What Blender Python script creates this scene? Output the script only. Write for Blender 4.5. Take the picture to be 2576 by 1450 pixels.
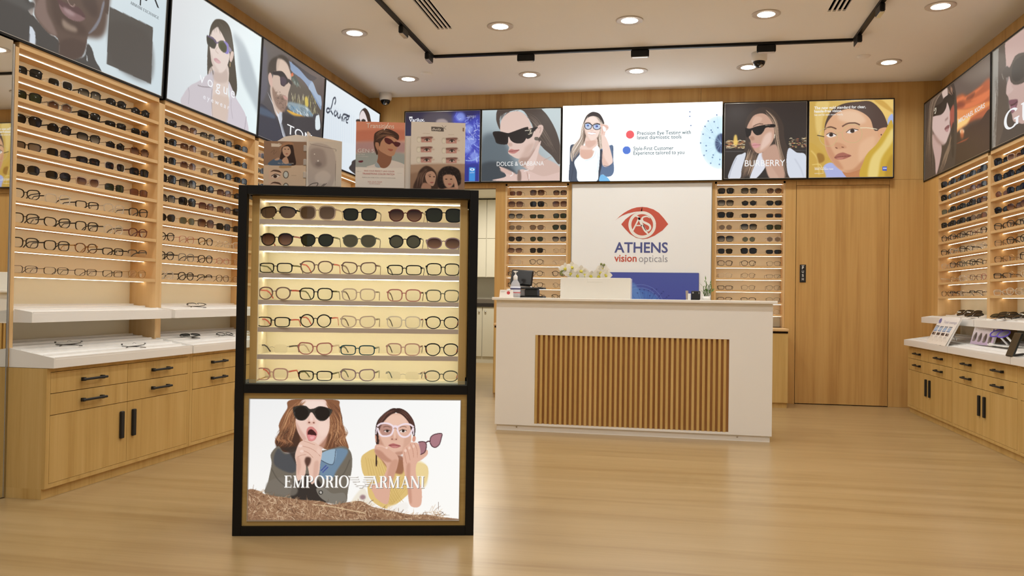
import bpy, math, random
import numpy as np
from mathutils import Matrix, Vector
for o in list(bpy.data.objects): bpy.data.objects.remove(o)
SC = bpy.context.scene
COL = SC.collection
# ------------------------------------------------------------------ camera, world, exposure
CAM = bpy.data.cameras.new('camera'); CAM.sensor_fit = 'HORIZONTAL'; CAM.sensor_width = 36.0
CAM.lens = 36.0 * 2119.83 / 2576.0; CAM.clip_start = .05; CAM.clip_end = 60
camo = bpy.data.objects.new('camera', CAM); COL.objects.link(camo)
XR = Vector((.98310736, .18243678, .01472208)); YU = Vector((-.01194158, -.0163301, .99979534)); FW = Vector((-.18263986, .98308196, .01387566))
camo.matrix_world = Matrix(((XR.x, YU.x, -FW.x, 0), (XR.y, YU.y, -FW.y, 0), (XR.z, YU.z, -FW.z, .99259), (0, 0, 0, 1)))
SC.camera = camo
W = bpy.data.worlds.new('mall_daylight'); SC.world = W; W.use_nodes = True
W.node_tree.nodes['Background'].inputs[0].default_value = (1.0, .99, .97, 1); W.node_tree.nodes['Background'].inputs[1].default_value = .32
VS = SC.view_settings; VS.view_transform = 'Standard'; VS.look = 'None'; VS.gamma = 1.0; VS.use_curve_mapping = False; VS.exposure = 0.06
LAMP_W = 0
# ------------------------------------------------------------------ helpers
def srgb(r, g, b):
    f = lambda c: c / 12.92 if c <= .04045 else ((c + .055) / 1.055) ** 2.4
    return (f(r / 255), f(g / 255), f(b / 255), 1.0)
MATS = {}
def mat(name, col=(200, 200, 200), rough=.5, metal=0, spec=.5, emit=None, estr=0, alpha=1):
    if name in MATS: return MATS[name]
    m = bpy.data.materials.new(name); m.use_nodes = True; b = m.node_tree.nodes['Principled BSDF']
    b.inputs['Base Color'].default_value = srgb(*col); b.inputs['Roughness'].default_value = rough; b.inputs['Metallic'].default_value = metal
    b.inputs['Specular IOR Level'].default_value = spec
    if emit: b.inputs['Emission Color'].default_value = srgb(*emit); b.inputs['Emission Strength'].default_value = estr
    MATS[name] = m; return m
def wood(name, c1, c2, c3, sc=(14, 14, .55), rough=.45, spec=.35):
    if name in MATS: return MATS[name]
    m = mat(name, c1, rough, 0, spec); nt = m.node_tree; N = nt.nodes; L = nt.links; b = N['Principled BSDF']
    tc = N.new('ShaderNodeTexCoord'); oi = N.new('ShaderNodeObjectInfo'); mp = N.new('ShaderNodeMapping'); mp.inputs['Scale'].default_value = sc
    ad = N.new('ShaderNodeVectorMath'); ad.operation = 'MULTIPLY_ADD'; ad.inputs[1].default_value = (7, 5, 9)
    L.new(oi.outputs['Random'], ad.inputs[0]); L.new(tc.outputs['Object'], ad.inputs[2])
    L.new(ad.outputs[0], mp.inputs['Vector'])
    n1 = N.new('ShaderNodeTexNoise'); n1.inputs['Scale'].default_value = 1.0; n1.inputs['Detail'].default_value = 5; n1.inputs['Roughness'].default_value = .6
    n2 = N.new('ShaderNodeTexNoise'); n2.inputs['Scale'].default_value = 5.5; n2.inputs['Detail'].default_value = 3
    L.new(mp.outputs[0], n1.inputs['Vector']); L.new(mp.outputs[0], n2.inputs['Vector'])
    mx = N.new('ShaderNodeMath'); mx.operation = 'MULTIPLY_ADD'; mx.inputs[1].default_value = .35; L.new(n2.outputs[0], mx.inputs[0]); L.new(n1.outputs[0], mx.inputs[2])
    r = N.new('ShaderNodeValToRGB'); e = r.color_ramp.elements; e[0].position = .42; e[0].color = srgb(*c2); e[1].position = .92; e[1].color = srgb(*c3)
    k = e.new(.66); k.color = srgb(*c1)
    L.new(mx.outputs[0], r.inputs[0]); L.new(r.outputs[0], b.inputs['Base Color']); return m
def glassy(name, tint=(255, 255, 255), clear=.9, rough=.02, body=None):
    """thin see-through sheet: straight transmission, a little body colour and a fresnel gloss"""
    if name in MATS: return MATS[name]
    m = bpy.data.materials.new(name); m.use_nodes = True; nt = m.node_tree; N = nt.nodes; L = nt.links; N.clear()
    out = N.new('ShaderNodeOutputMaterial'); t = N.new('ShaderNodeBsdfTransparent'); t.inputs[0].default_value = srgb(*tint)
    p = N.new('ShaderNodeBsdfPrincipled'); p.inputs['Base Color'].default_value = srgb(*(body or tint)); p.inputs['Roughness'].default_value = rough
    x = N.new('ShaderNodeMixShader'); x.inputs[0].default_value = clear; L.new(p.outputs[0], x.inputs[1]); L.new(t.outputs[0], x.inputs[2]); L.new(x.outputs[0], out.inputs[0])
    MATS[name] = m; return m
def glow(name, col, strength):
    if name in MATS: return MATS[name]
    m = bpy.data.materials.new(name); m.use_nodes = True; nt = m.node_tree; nt.nodes.clear()
    o = nt.nodes.new('ShaderNodeOutputMaterial'); e = nt.nodes.new('ShaderNodeEmission'); e.inputs[0].default_value = srgb(*col); e.inputs[1].default_value = strength
    nt.links.new(e.outputs[0], o.inputs[0]); MATS[name] = m; return m
def printmat(name, strength, base):
    """flat print: colours come from the sheet's own colour layer; backlit when strength > 0"""
    if name in MATS: return MATS[name]
    m = bpy.data.materials.new(name); m.use_nodes = True; nt = m.node_tree; b = nt.nodes['Principled BSDF']
    a = nt.nodes.new('ShaderNodeAttribute'); a.attribute_name = 'ink'
    b.inputs['Roughness'].default_value = .35; b.inputs['Specular IOR Level'].default_value = .2
    if base: nt.links.new(a.outputs['Color'], b.inputs['Base Color'])
    else: b.inputs['Base Color'].default_value = (.02, .02, .02, 1)
    if strength: nt.links.new(a.outputs['Color'], b.inputs['Emission Color']); b.inputs['Emission Strength'].default_value = strength
    MATS[name] = m; return m
class MB:
    def __init__(s): s.v = []; s.f = []
    def quad(s, a, b, c, d):
        i = len(s.v); s.v += [a, b, c, d]; s.f.append((i, i + 1, i + 2, i + 3)); return s
    def box(s, x0, x1, y0, y1, z0, z1):
        if x0 > x1: x0, x1 = x1, x0
        if y0 > y1: y0, y1 = y1, y0
        i = len(s.v); s.v += [(x, y, z) for z in (z0, z1) for x, y in ((x0, y0), (x1, y0), (x1, y1), (x0, y1))]
        s.f += [tuple(i + k for k in q) for q in ((3, 2, 1, 0), (4, 5, 6, 7), (0, 1, 5, 4), (1, 2, 6, 5), (2, 3, 7, 6), (3, 0, 4, 7))]; return s
    def rbox(s, x0, x1, y0, y1, z0, z1, c=.002):
        """box with chamfered edges"""
        if x0 > x1: x0, x1 = x1, x0
        if y0 > y1: y0, y1 = y1, y0
        import bmesh
        bm = bmesh.new(); r = bmesh.ops.create_cube(bm, size=1)
        for v in bm.verts: v.co = Vector(((x0 + x1) / 2 + v.co.x * (x1 - x0), (y0 + y1) / 2 + v.co.y * (y1 - y0), (z0 + z1) / 2 + v.co.z * (z1 - z0)))
        c = min(c, (x1 - x0) * .45, (y1 - y0) * .45, (z1 - z0) * .45)
        bmesh.ops.bevel(bm, geom=bm.edges[:], offset=c, segments=1, affect='EDGES', profile=.5)
        bm.verts.index_update(); i = len(s.v); s.v += [tuple(v.co) for v in bm.verts]; s.f += [tuple(i + v.index for v in f.verts) for f in bm.faces]; bm.free(); return s
    def prism(s, pts, ax, a0, a1):
        """closed 2-D outline pushed along axis ax: x -> pts (y,z), y -> pts (x,z), z -> pts (x,y)"""
        n = len(pts); i = len(s.v)
        for a in (a0, a1):
            for p, q in pts: s.v.append({'x': (a, p, q), 'y': (p, a, q), 'z': (p, q, a)}[ax])
        for k in range(n): s.f.append((i + k, i + (k + 1) % n, i + n + (k + 1) % n, i + n + k))
        s.f.append(tuple(range(i + n - 1, i - 1, -1))); s.f.append(tuple(range(i + n, i + 2 * n))); return s
    def lathe(s, prof, c=(0, 0, 0), n=24, ax='z'):
        i = len(s.v); m = len(prof)
        for k in range(n):
            a = 2 * math.pi * k / n
            for r, h in prof:
                q = (r * math.cos(a), r * math.sin(a), h)
                if ax == 'y': q = (q[0], q[2], q[1])
                if ax == 'x': q = (q[2], q[0], q[1])
                s.v.append((c[0] + q[0], c[1] + q[1], c[2] + q[2]))
        for k in range(n):
            for j in range(m - 1):
                a, b = i + k * m + j, i + ((k + 1) % n) * m + j; s.f.append((a, b, b + 1, a + 1))
        if prof[0][0] > 1e-6: s.f.append(tuple(i + k * m for k in range(n - 1, -1, -1)))
        if prof[-1][0] > 1e-6: s.f.append(tuple(i + k * m + m - 1 for k in range(n)))
        return s
    def tube(s, pts, r, n=6):
        pts = [Vector(p) for p in pts]; rs = r if isinstance(r, (list, tuple)) else [r] * len(pts); i = len(s.v); up = Vector((0, 0, 1))
        for k, p in enumerate(pts):
            t = (pts[min(k + 1, len(pts) - 1)] - pts[max(k - 1, 0)]).normalized()
            u = t.cross(up if abs(t.z) < .95 else Vector((1, 0, 0))).normalized(); w = t.cross(u)
            for j in range(n):
                a = 2 * math.pi * j / n; s.v.append(tuple(p + (u * math.cos(a) + w * math.sin(a)) * rs[k]))
        for k in range(len(pts) - 1):
            for j in range(n):
                a, b = i + k * n + j, i + k * n + (j + 1) % n; s.f.append((a, b, b + n, a + n))
        s.f.append(tuple(range(i + n - 1, i - 1, -1))); e = i + (len(pts) - 1) * n; s.f.append(tuple(range(e, e + n))); return s
    def mesh(s, name, off=(0, 0, 0), smooth=False):
        me = bpy.data.meshes.new(name); o = off
        me.from_pydata([(v[0] - o[0], v[1] - o[1], v[2] - o[2]) for v in s.v], [], s.f); me.update()
        if smooth: me.polygons.foreach_set('use_smooth', [True] * len(me.polygons))
        return me
def obj(name, me, m=None, parent=None):
    o = bpy.data.objects.new(name, me); COL.objects.link(o)
    if m is not None and me is not None and not me.materials: me.materials.append(m)
    if parent is not None: o.parent = parent
    return o
def tag(o, label=None, cat=None, group=None, kind=None):
    if label: o['label'] = label
    if cat: o['category'] = cat
    if group: o['group'] = group
    if kind: o['kind'] = kind
    return o
def thing(name, label, cat, loc=(0, 0, 0), rz=0, group=None):
    o = bpy.data.objects.new(name, None); o.empty_display_size = .05; COL.objects.link(o); o.location = loc; o.rotation_euler = (0, 0, rz); return tag(o, label, cat, group)
def part(name, mb, m, root, smooth=False, off=None):
    """a mesh under root; coordinates are world ones unless off is given"""
    if off is None:
        off = Vector(root.location); r = root.parent
        while r is not None: off = off + Vector(r.location); r = r.parent
    return obj(name, mb.mesh(name, off, smooth), m, root)
ZERO = (0, 0, 0)
def struct(name, mb, m, label=None):
    o = obj(name, mb.mesh(name), m); tag(o, label, None, None, 'structure'); return o
# ------------------------------------------------------------------ materials
OAK = wood('oak_veneer', (202, 167, 102), (186, 149, 84), (212, 179, 116))
OAKC = wood('oak_case', (220, 184, 132), (208, 168, 112), (228, 194, 144))
OAKX = wood('oak_across', (220, 184, 132), (208, 168, 114), (228, 194, 144), (14, .55, 14))
OAKL = wood('oak_lengthwise', (222, 186, 134), (210, 170, 116), (230, 196, 146), (.55, 14, 14))
WALLW = wood('oak_wall', (204, 162, 98), (182, 138, 78), (214, 174, 110), (9, 9, .3))
FLOORM = wood('oak_floor', (165, 139, 97), (150, 122, 81), (174, 148, 107), (.5, 9, 9), .28, .4)
CREAM = mat('cream_board', (240, 233, 212), .5); CEILM = mat('ceiling_paint', (246, 245, 243), .9, 0, .1)
WHITE = mat('white_laminate', (240, 238, 234), .3); WHITEG = mat('white_panel', (252, 254, 254), .18)
BLACK = mat('black_metal', (15, 14, 12), .45, 0, .25); MATTE = mat('black_matte', (20, 19, 18), .6); STEEL = mat('steel', (190, 188, 184), .25, 1); GREYL = mat('grey_lip', (196, 184, 172), .4)
SILVER = mat('silver_trim', (200, 198, 192), .3, .8)
LED = glow('led_strip', (255, 243, 220), 10.0); DISC = glow('downlight_lens', (255, 248, 236), 30.0)
DARK = mat('gap_shade', (40, 26, 16), .8)  # dark backing colour, painted in for the shade seen through gaps
# ------------------------------------------------------------------ room shell
LC, RC, D, H = -3.139, 2.424, 8.761, 3.18
struct('floor', MB().box(-4.2, 3.6, -3.2, 13.6, -.05, 0), FLOORM)
cl = struct('ceiling', MB().box(-4.2, -1.885, -1.2, 8.96, H, H + .05).box(-1.73, 1.125, -1.2, 8.96, H, H + .05).box(1.285, 3.6, -1.2, 8.96, H, H + .05)
    .box(-1.885, -1.73, -1.2, 4.95, H, H + .05).box(-1.885, -1.73, 6.6, 8.96, H, H + .05).box(1.125, 1.285, -1.2, 4.95, H, H + .05).box(1.125, 1.285, 6.6, 8.96, H, H + .05), CEILM)
wl = struct('wall_left', MB().box(-3.42, -3.34, -1.2, D + .2, 0, H).box(-3.35, -3.25, -1.2, D, 2.222, H), WALLW)
part('panel', MB().box(-3.35, LC, -1.2, 2.6, 0, 2.222), WALLW, wl); part('panel', MB().box(-3.35, LC, 8.47, D, 0, 2.222), WALLW, wl)
wr = struct('wall_right', MB().box(2.74, 2.82, -1.2, D + .2, 0, H).box(2.577, 2.75, -1.2, D, 2.19, H), WALLW)
part('panel', MB().box(RC, 2.75, 8.30, D, 0, 2.19), WALLW, wr)
for a, b in ((3.2, 4.55), (1.85, 3.2), (.5, 1.85), (-1.2, .5)): part('panel', MB().box(RC, 2.75, a + .002, b - .002, 0, 2.19), WALLW, wr)
wb = struct('wall_back', MB().box(-1.70, 2.8, D + .21, D + .26, 0, H).box(-3.42, -2.75, D + .03, D + .26, 0, H).box(-2.75, -1.69, D + .03, D + .26, 2.2, H), DARK)
def wp(x0, x1, z0, z1): part('panel', MB().box(x0 + .0012, x1 - .0012, D, D + .03, z0 + .001, z1 - .001), WALLW, wb)
for a, b in ((-3.25, -2.139), (-2.139, -.919), (-.919, .301), (.301, 1.521), (1.521, 2.577)): wp(a, b, 2.222, H)
wp(-3.14, -2.75, 0, 2.222); wp(-2.75, -1.82, 2.176, 2.222); wp(-1.82, -1.713, 0, 2.222); wp(-1.039, .452, 0, 2.222); wp(1.138, 1.241, 0, 2.222); wp(2.113, 2.425, 0, 2.222); wp(1.241, 2.113, 2.172, 2.222)
part('reveal', MB().box(-1.82, -1.80, D + .03, D + .26, 0, 2.2).box(-2.77, -2.75, D + .03, D + .26, 0, 2.2), WALLW, wb)
dr = struct('door_1', MB().box(1.2445, 2.1095, D - .001, D + .03, .008, 2.169), WALLW)
ps = thing('push_sign', 'small black sign reading PUSH downwards on the flush wooden door', 'sign', (1.31, D - .001, 1.207))
part('plate', MB().rbox(1.281, 1.339, D - .007, D - .001, 1.207, 1.384, .002), MATTE, ps)
# back room seen through the opening beside the kiosk
rm = mat('back_room_paint', (226, 222, 208), .7)
struct('wall_corridor', MB().box(-4.2, -1.2, 13.42, 13.5, 0, 2.7).box(-4.2, -4.1, D + .26, 13.42, 0, 2.7).box(-1.6, -1.5, D + .26, 13.42, 0, 2.7), rm)
struct('ceiling_corridor', MB().box(-4.2, -1.5, D + .26, 13.5, 2.6, 2.7), rm)
kc = thing('base_cabinet', 'pale grey base cabinets with round knobs in the back room', 'cabinet', (-2.9, 13.1, 0)); GR = mat('pale_grey_door', (206, 202, 184), .5)
part('body', MB().box(-4.05, -1.65, 12.86, 13.41, 0, .88), GR, kc)
for i in range(6):
    d_ = part('door', MB().rbox(-4.045 + .4 * i, -3.655 + .4 * i, 12.84, 12.858, .10, .87, .003), GR, kc)
    kx_ = (-3.70 if i % 2 == 0 else -4.0) + .4 * i; part('knob', MB().lathe([(.004, 0), (.014, -.012), (.014, -.02), (0, -.024)], (kx_, 12.84, .80), 12, 'y'), STEEL, d_, True)
tag(obj('countertop', MB().box(-4.08, -1.62, 12.82, 13.41, .882, .925).mesh('countertop'), mat('dark_stone', (44, 38, 34), .35)), 'dark stone worktop in the back room', 'countertop')
sk = thing('sink', 'brushed steel sink panel on the back room worktop', 'sink', (-2.85, 13.0, .926)); part('basin_rim', MB().rbox(-3.3, -2.35, 12.85, 13.2, .926, 1.0, .004), mat('brushed_steel', (128, 120, 108), .4, .6), sk)
part('faucet', MB().tube([(-2.60, 13.3, .926), (-2.60, 13.3, 1.18), (-2.62, 13.26, 1.24), (-2.66, 13.2, 1.25), (-2.70, 13.14, 1.20), (-2.71, 13.12, 1.12)], [.014, .012, .012, .012, .012, .014], 8), STEEL, sk, True)
uc = thing('wall_cabinet', 'pale grey wall cabinets hung above the back room sink', 'cabinet', (-2.9, 13.2, 1.34)); part('body', MB().box(-4.05, -1.65, 13.08, 13.41, 1.34, 2.58), GR, uc)
for i in range(4):
    for a, b in ((1.345, 1.955), (1.96, 2.575)): part('door', MB().rbox(-4.045 + .6 * i, -3.455 + .6 * i, 13.06, 13.079, a, b, .003), GR, uc)
bl = bpy.data.lights.new('back_room_fill', 'AREA'); bl.shape = 'DISK'; bl.size = .3; bl.energy = 45; bl.color = (1, .93, .82); blo = bpy.data.objects.new('back_room_fill', bl); COL.objects.link(blo); blo.location = (-2.7, 11.8, 2.58)  # unseen fill light added so the back room is not dark
# ------------------------------------------------------------------ ceiling fittings
ORD = ['first', 'second', 'third', 'fourth', 'fifth', 'sixth', 'seventh', 'eighth', 'ninth', 'tenth', 'eleventh']
ring = MB().lathe([(.092, -.002), (.101, -.004), (.106, -.001), (.106, .004), (.092, .004)], ZERO, 32).mesh('trim_ring', ZERO, True); ring.materials.append(mat('white_ring', (206, 196, 186), .4))
disc = MB().lathe([(.093, .0), (.05, -.003), (0, -.004)], ZERO, 32).mesh('lamp_lens', ZERO, True); disc.materials.append(DISC)
DX = (-2.574, -1.348, -.323, .70, 1.923)
for r, y in enumerate((8.03, 6.57, 5.11, 3.65, 2.19, .73)):
    for c, x in enumerate(DX):
        lb = ('round recessed downlight, %s from left in the row nearest the back wall' % ORD[c]) if r == 0 else ('round recessed downlight, %s from left in the row above the front of counter' % ORD[c]) if r == 1 else 'round recessed downlight, %s from left in the %s row from back wall' % (ORD[c], ORD[r])
        t = thing('downlight', lb, 'downlight', (x, y, H - .0045), 0, 'recessed ceiling downlights'); obj('trim_ring', ring, None, t); obj('lamp_lens', disc, None, t)
        la = bpy.data.lights.new('downlight_beam', 'AREA'); la.shape = 'DISK'; la.size = .184; la.energy = 5.2; la.color = (1, 1.015, 1.0); la.spread = 2.6
        lo = bpy.data.objects.new('downlight_beam', la); COL.objects.link(lo); lo.location = (x, y, H - .012)
for (x0, x1, nm) in ((-1.885, -1.73, 'left'), (1.125, 1.285, 'right')):
    t = thing('air_vent', 'slotted linear air vent in the ceiling, %s one of the two' % nm, 'air vent', ((x0 + x1) / 2, 5.78, H))
    part('duct', MB().box(x0 + .002, x1 - .002, 4.952, 6.598, H + .16, H + .165).box(x0 + .0005, x0 + .0025, 4.952, 6.598, H + .012, H + .165).box(x1 - .0025, x1 - .0005, 4.952, 6.598, H + .012, H + .165).box(x0 + .002, x1 - .002, 6.5955, 6.5985, H + .012, H + .165).box(x0 + .002, x1 - .002, 4.9515, 4.9545, H + .012, H + .165), mat('duct_black', (10, 9, 9), .9, 0, .1), t)  # lining coloured black to put the slots' inner shade into the colour
    part('frame', MB().box(x0, x0 + .016, 4.95, 6.6, H - .001, H + .012).box(x1 - .016, x1, 4.95, 6.6, H - .001, H + .012).box(x0 + .016, x1 - .016, 6.585, 6.6, H - .001, H + .012).box(x0 + .016, x1 - .016, 4.95, 4.965, H - .001, H + .012), CEILM, t)
    st = (x1 - x0 - .032 + .012) / 4
    for i in range(1, 4): part('slat', MB().box(x0 + .016 + st * i - .012, x0 + .016 + st * i, 4.965, 6.585, H - .001, H + .010), CEILM, t)
t = thing('light_track', 'slim black lighting track running round the ceiling', 'light track', (-.32, 7.29, H)); t['kind'] = 'thing'
part('rail', MB().box(-2.128, -2.094, 2.2, 7.292, H - .022, H), BLACK, t); part('rail', MB().box(1.463, 1.497, 2.2, 7.292, H - .022, H), BLACK, t); part('rail', MB().box(-2.094, 1.463, 7.272, 7.306, H - .022, H), BLACK, t)
def lamp(x, y, along, lab):
    t = thing('track_lamp', lab, 'spotlight', (x, y, H - .023), 0, 'black lamps on the ceiling track'); a, b = (.077, .019) if along == 'x' else (.019, .077); z = H - .023
    part('housing', MB().rbox(x - a, x + a, y - b, y + b, z - .062, z, .008), BLACK, t)
    part('lens', MB().box(x - a * .86, x + a * .86, y - b * .86, y + b * .86, z - .066, z - .062), mat('lamp_louvre', (214, 212, 208), .25, .4), t)
for i, x in enumerate((-1.26, -.265, .78)): lamp(x, 7.289, 'x', 'black box lamp on the back track rail, %s from left' % ORD[i])
for x, s in ((-2.111, 'left'), (1.48, 'right')):
    lamp(x, 7.17, 'y', 'black box lamp at the back corner of the %s track rail' % s); lamp(x, 6.44, 'y', 'black box lamp further forward on the %s track rail' % s)
DOME = mat('smoked_dome', (18, 18, 20), .06)
for x, y, s in ((-3.0, 8.58, 'in the back left ceiling corner'), (.755, 7.60, 'hanging behind the ceiling track above counter')):
    t = thing('dome_camera', 'white dome security camera ' + s, 'camera', (x, y, H)); part('base', MB().lathe([(0, -.075), (.058, -.075), (.066, -.06), (.068, 0), (0, 0)], (x, y, H), 28), WHITE, t, True)
    part('dome', MB().lathe([(.052, -.074)] + [(.052 * math.cos(a), -.076 - .052 * math.sin(a)) for a in [k * math.pi / 16 for k in range(1, 9)]], (x, y, H), 28), DOME, t, True)
    part('eyeball', MB().lathe([(0, -.128), (.016, -.125), (.018, -.105), (0, -.1)], (x + .012, y - .02, H), 16), STEEL, t, True)
for x, y, s in ((-2.34, 7.86, 'left'), (1.66, 7.81, 'right')):
    t = thing('smoke_detector', 'small flat white ceiling disc, %s one behind the track' % s, 'detector', (x, y, H)); part('cover', MB().lathe([(0, -.012), (.045, -.012), (.055, -.004), (.056, 0)], (x, y, H), 24), CEILM, t, True); part('rim', MB().lathe([(.056, -.003), (.06, -.003), (.06, 0)], (x, y, H), 24), WHITE, t)
# ------------------------------------------------------------------ wall bays
ZL = [2.052, 1.931, 1.809, 1.686, 1.564, 1.441, 1.318, 1.196, 1.070]; ZR = [z - .011 for z in ZL]
SHELVES = {}
def case(nm, lab, mapf, a0, a1, p0, p1, zs, ztop, zrail, depth, zlow, along, grp, backm=CREAM, shm=None):
    """open case with lit shelves. mapf(a,d,z): a along the wall, d depth into it"""
    t = thing('display_case', lab, 'display case', mapf((a0 + a1) / 2, 0, zlow), 0, grp)
    def bx(q0, q1, d0, d1, z0, z1):
        p, q = mapf(q0, d0, z0), mapf(q1, d1, z1); return MB().box(p[0], q[0], p[1], q[1], z0, z1)
    part('side_panel', bx(a0 - p0, a0, 0, depth + .015, zlow, ztop), OAKC, t); part('side_panel', bx(a1, a1 + p1, 0, depth + .015, zlow, ztop), OAKC, t)
    part('top_rail', bx(a0, a1, 0, depth + .015, ztop, zrail), shm or OAKX, t); part('back_panel', bx(a0, a1, depth, depth + .015, zlow, ztop), backm, t)
    L0 = part('light_strip', bx(a0 + .004, a1 - .004, depth * .46, depth * .46 + .005, ztop - .0025, ztop - .0005), LED, t)
    for z in zs:
        s = part('shelf', bx(a0, a1, .002, depth, z, z + .019), shm or OAKX, t); part('light_strip', bx(a0 + .004, a1 - .004, depth * .46, depth * .46 + .005, z - .0025, z - .0005), LED, s)
    return t
def cabinet(mapf, a0, a1, lab, grp, gap=.025, half=False):
    """drawer and door cabinet: two columns of two drawers over a door; d negative = out of the wall"""
    t = thing('drawer_cabinet', lab, 'cabinet', mapf((a0 + a1) / 2, -.1, 0), 0, grp)
    def bx(q0, q1, d0, d1, z0, z1, r=0):
        p, q = mapf(q0, d0, z0), mapf(q1, d1, z1); m = MB(); (m.rbox(p[0], q[0], p[1], q[1], z0, z1, r) if r else m.box(p[0], q[0], p[1], q[1], z0, z1)); return m
    F = -.213
    part('plinth', bx(a0, a1, F + .018, .17, 0, .05), OAK, t)
    part('body', bx(a0, a1, F + .02, .17, .05, .628), OAK, t)
    fr = bx(a0, a0 + gap, F, F + .02, .05, .628); 
    for q in (bx(a1 - gap, a1, F, F + .02, .05, .628), bx(a0 + gap, a1 - gap, F, F + .02, .05, .071), bx(a0 + gap, a1 - gap, F, F + .02, .610, .628)):
        i = len(fr.v); fr.v += q.v; fr.f += [tuple(k + i for k in f) for f in q.f]
    part('face_frame', fr, OAK, t); part('shadow_gap', bx(a0 + gap, a1 - gap, F + .017, F + .019, .071, .61), DARK, t)
    m = (a0 + a1) / 2; g = .0016
    for k, (c0, c1) in enumerate(((a0 + gap, m), (m, a1 - gap))):
        for z0, z1 in ((.505, .609), (.400, .505)):
            dw = part('drawer', bx(c0 + g, c1 - g, F - .0005, F + .016, z0 + g, z1 - g), OAK, t); c = (c0 + c1) / 2
            part('handle', bx(c - .095, c + .095, F - .03, F - .018, (z0 + z1) / 2 - .006, (z0 + z1) / 2 + .006, .003).box(*[w for ab in zip(mapf(c - .08, F - .02, 0)[:2], mapf(c - .066, F, 0)[:2]) for w in ab], (z0 + z1) / 2 - .009, (z0 + z1) / 2 + .009).box(*[w for ab in zip(mapf(c + .066, F - .02, 0)[:2], mapf(c + .08, F, 0)[:2]) for w in ab], (z0 + z1) / 2 - .009, (z0 + z1) / 2 + .009), MATTE, dw)
        dd = part('door', bx(c0 + g, c1 - g, F - .0005, F + .016, .071 + g, .400 - g), OAK, t)
        hc = (m - .052) if k == 0 else (m + .052); part('handle', bx(hc - .014, hc + .014, F - .016, F - .0005, .206, .353, .003), MATTE, dd)
    return t
def tray(mapf, a0, a1, lab, nm, zb, zf, df, grp, dz=.044, ridges=0, i0=None, i1=None):
    """white sloping display shelf running from the case back to df in front of it"""
    x = lambda d: mapf(0, d, 0)[0]
    t = thing(nm, lab, 'display shelf', mapf((a0 + a1) / 2, df * .4, zf - dz), 0, grp)
    zm = zb + (zf - zb) * .172 / (.172 - df); i0 = a0 if i0 is None else i0; i1 = a1 if i1 is None else i1; e_ = -.0008
    part('body', MB().prism([(x(e_), zm), (x(df), zf), (x(df), zf - dz), (x(e_), zf - dz)], 'y', a0, a1), WHITE, t); part('body', MB().prism([(x(.172), zb), (x(e_), zm), (x(e_), zf - dz), (x(.172), zf - dz)], 'y', i0, i1), WHITE, t)
    n = ridges
    for i in range(n):
        d = .15 + (df + .012 - .15) * i / max(n - 1, 1); z = zb + (zf - zb) * (.172 - d) / (.172 - df)
        part('ridge', MB().prism([(x(d), z), (x(d - .008), z + .007), (x(d - .011), z + .007), (x(d - .011), z - .002)], 'y', (i0 if d > .01 else a0) + .012, (i1 if d > .01 else a1) - .012), WHITE, t)
    for a in (a0, a1 - .01): part('end_lip', MB().prism([(x(e_), zm), (x(df), zf), (x(df), zf + .007), (x(e_), zm + .007)], 'y', a, a + .01), WHITE, t)
    return t
def lmap(a, d, z): return (LC - d, a, z)
def rmap(a, d, z): return (RC + d, a, z)
LB = [3.573, 4.782, 6.02, 7.24, 8.47]; LN = ['nearest', 'second', 'third', 'farthest']
for i in range(4):
    a, b = LB[i], LB[i + 1]; p0 = .024 if i == 0 else .031
    case('left', 'tall lit oak eyewear case on left wall, %s bay' % LN[i], lmap, a + p0, b - .031, p0, .031, ZL, 2.192, 2.2205, .178, .629, 'y', 'lit display cases on the left wall')
    tray(lmap, a + .028, b - .012, 'white upper display shelf in the %s left wall bay' % LN[i], 'display_shelf', .930, .890, -.101, 'white display shelves', .044, 4, a + p0 + .001, b - .032)
    tray(lmap, a + .004, b - .004 - .006 * (i == 0), 'white sloping table top over the %s left wall cabinet' % LN[i], 'display_table', .746, .672, -.246, 'white display tables', .042, 7, a + p0 + .001, b - .032)
    cabinet(lmap, [3.573, 4.8075, 6.045, 7.265][i], [4.8055, 6.043, 7.263, 8.47][i], 'oak cabinet with drawers and doors under the %s left bay' % LN[i], 'oak cabinets along the walls')
RBN = [8.30, 7.056, 5.81, 4.566]; RN = ['farthest', 'middle', 'nearest']
for i in range(3):
    b, a = RBN[i], RBN[i + 1]
    case('right', 'tall lit oak eyewear case on right wall, %s bay' % RN[i], rmap, a + .029, b - (.029 if i else .003), .029, .029 if i else .0028, ZR, 2.162, 2.1895, .194, .629, 'y', 'lit display cases on the right wall')
    tray(rmap, a + .012, b - .012 + .14 * (i == 0), 'white upper display shelf in the %s right wall bay' % RN[i], 'display_shelf', .922, .880, -.103, 'white display shelves', .044, 4, a + .03, b - .03)
    tray(rmap, a + .10 + .004, b + .10 - .004, 'white sloping table top over the %s right wall cabinet' % RN[i], 'display_table', .740, .668, -.261, 'white display tables', .044, 7, a + .03, b - .03)
    cabinet(rmap, [7.17, 5.897, 4.62][i], [8.44, 7.168, 5.895][i], 'oak cabinet with drawers and doors under the %s right bay' % RN[i], 'oak cabinets along the walls')
# mirror
mi = thing('wall_mirror', 'tall frameless mirror beside the nearest left wall case', 'mirror', (LC, 3.08, 0))
part('glass', MB().box(-3.16, LC - .002, 2.605, 3.560, .004, 2.215), mat('mirror_glass', (235, 236, 232), .015, 1), mi); part('edge_trim', MB().box(-3.16, LC + .001, 3.560, 3.569, .004, 2.2).box(-3.16, LC + .001, 2.601, 2.605, .004, 2.2), STEEL, mi); part('backing', MB().box(-3.34, -3.16, 2.601, 3.569, .004, 2.215), DARK, mi)
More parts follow.
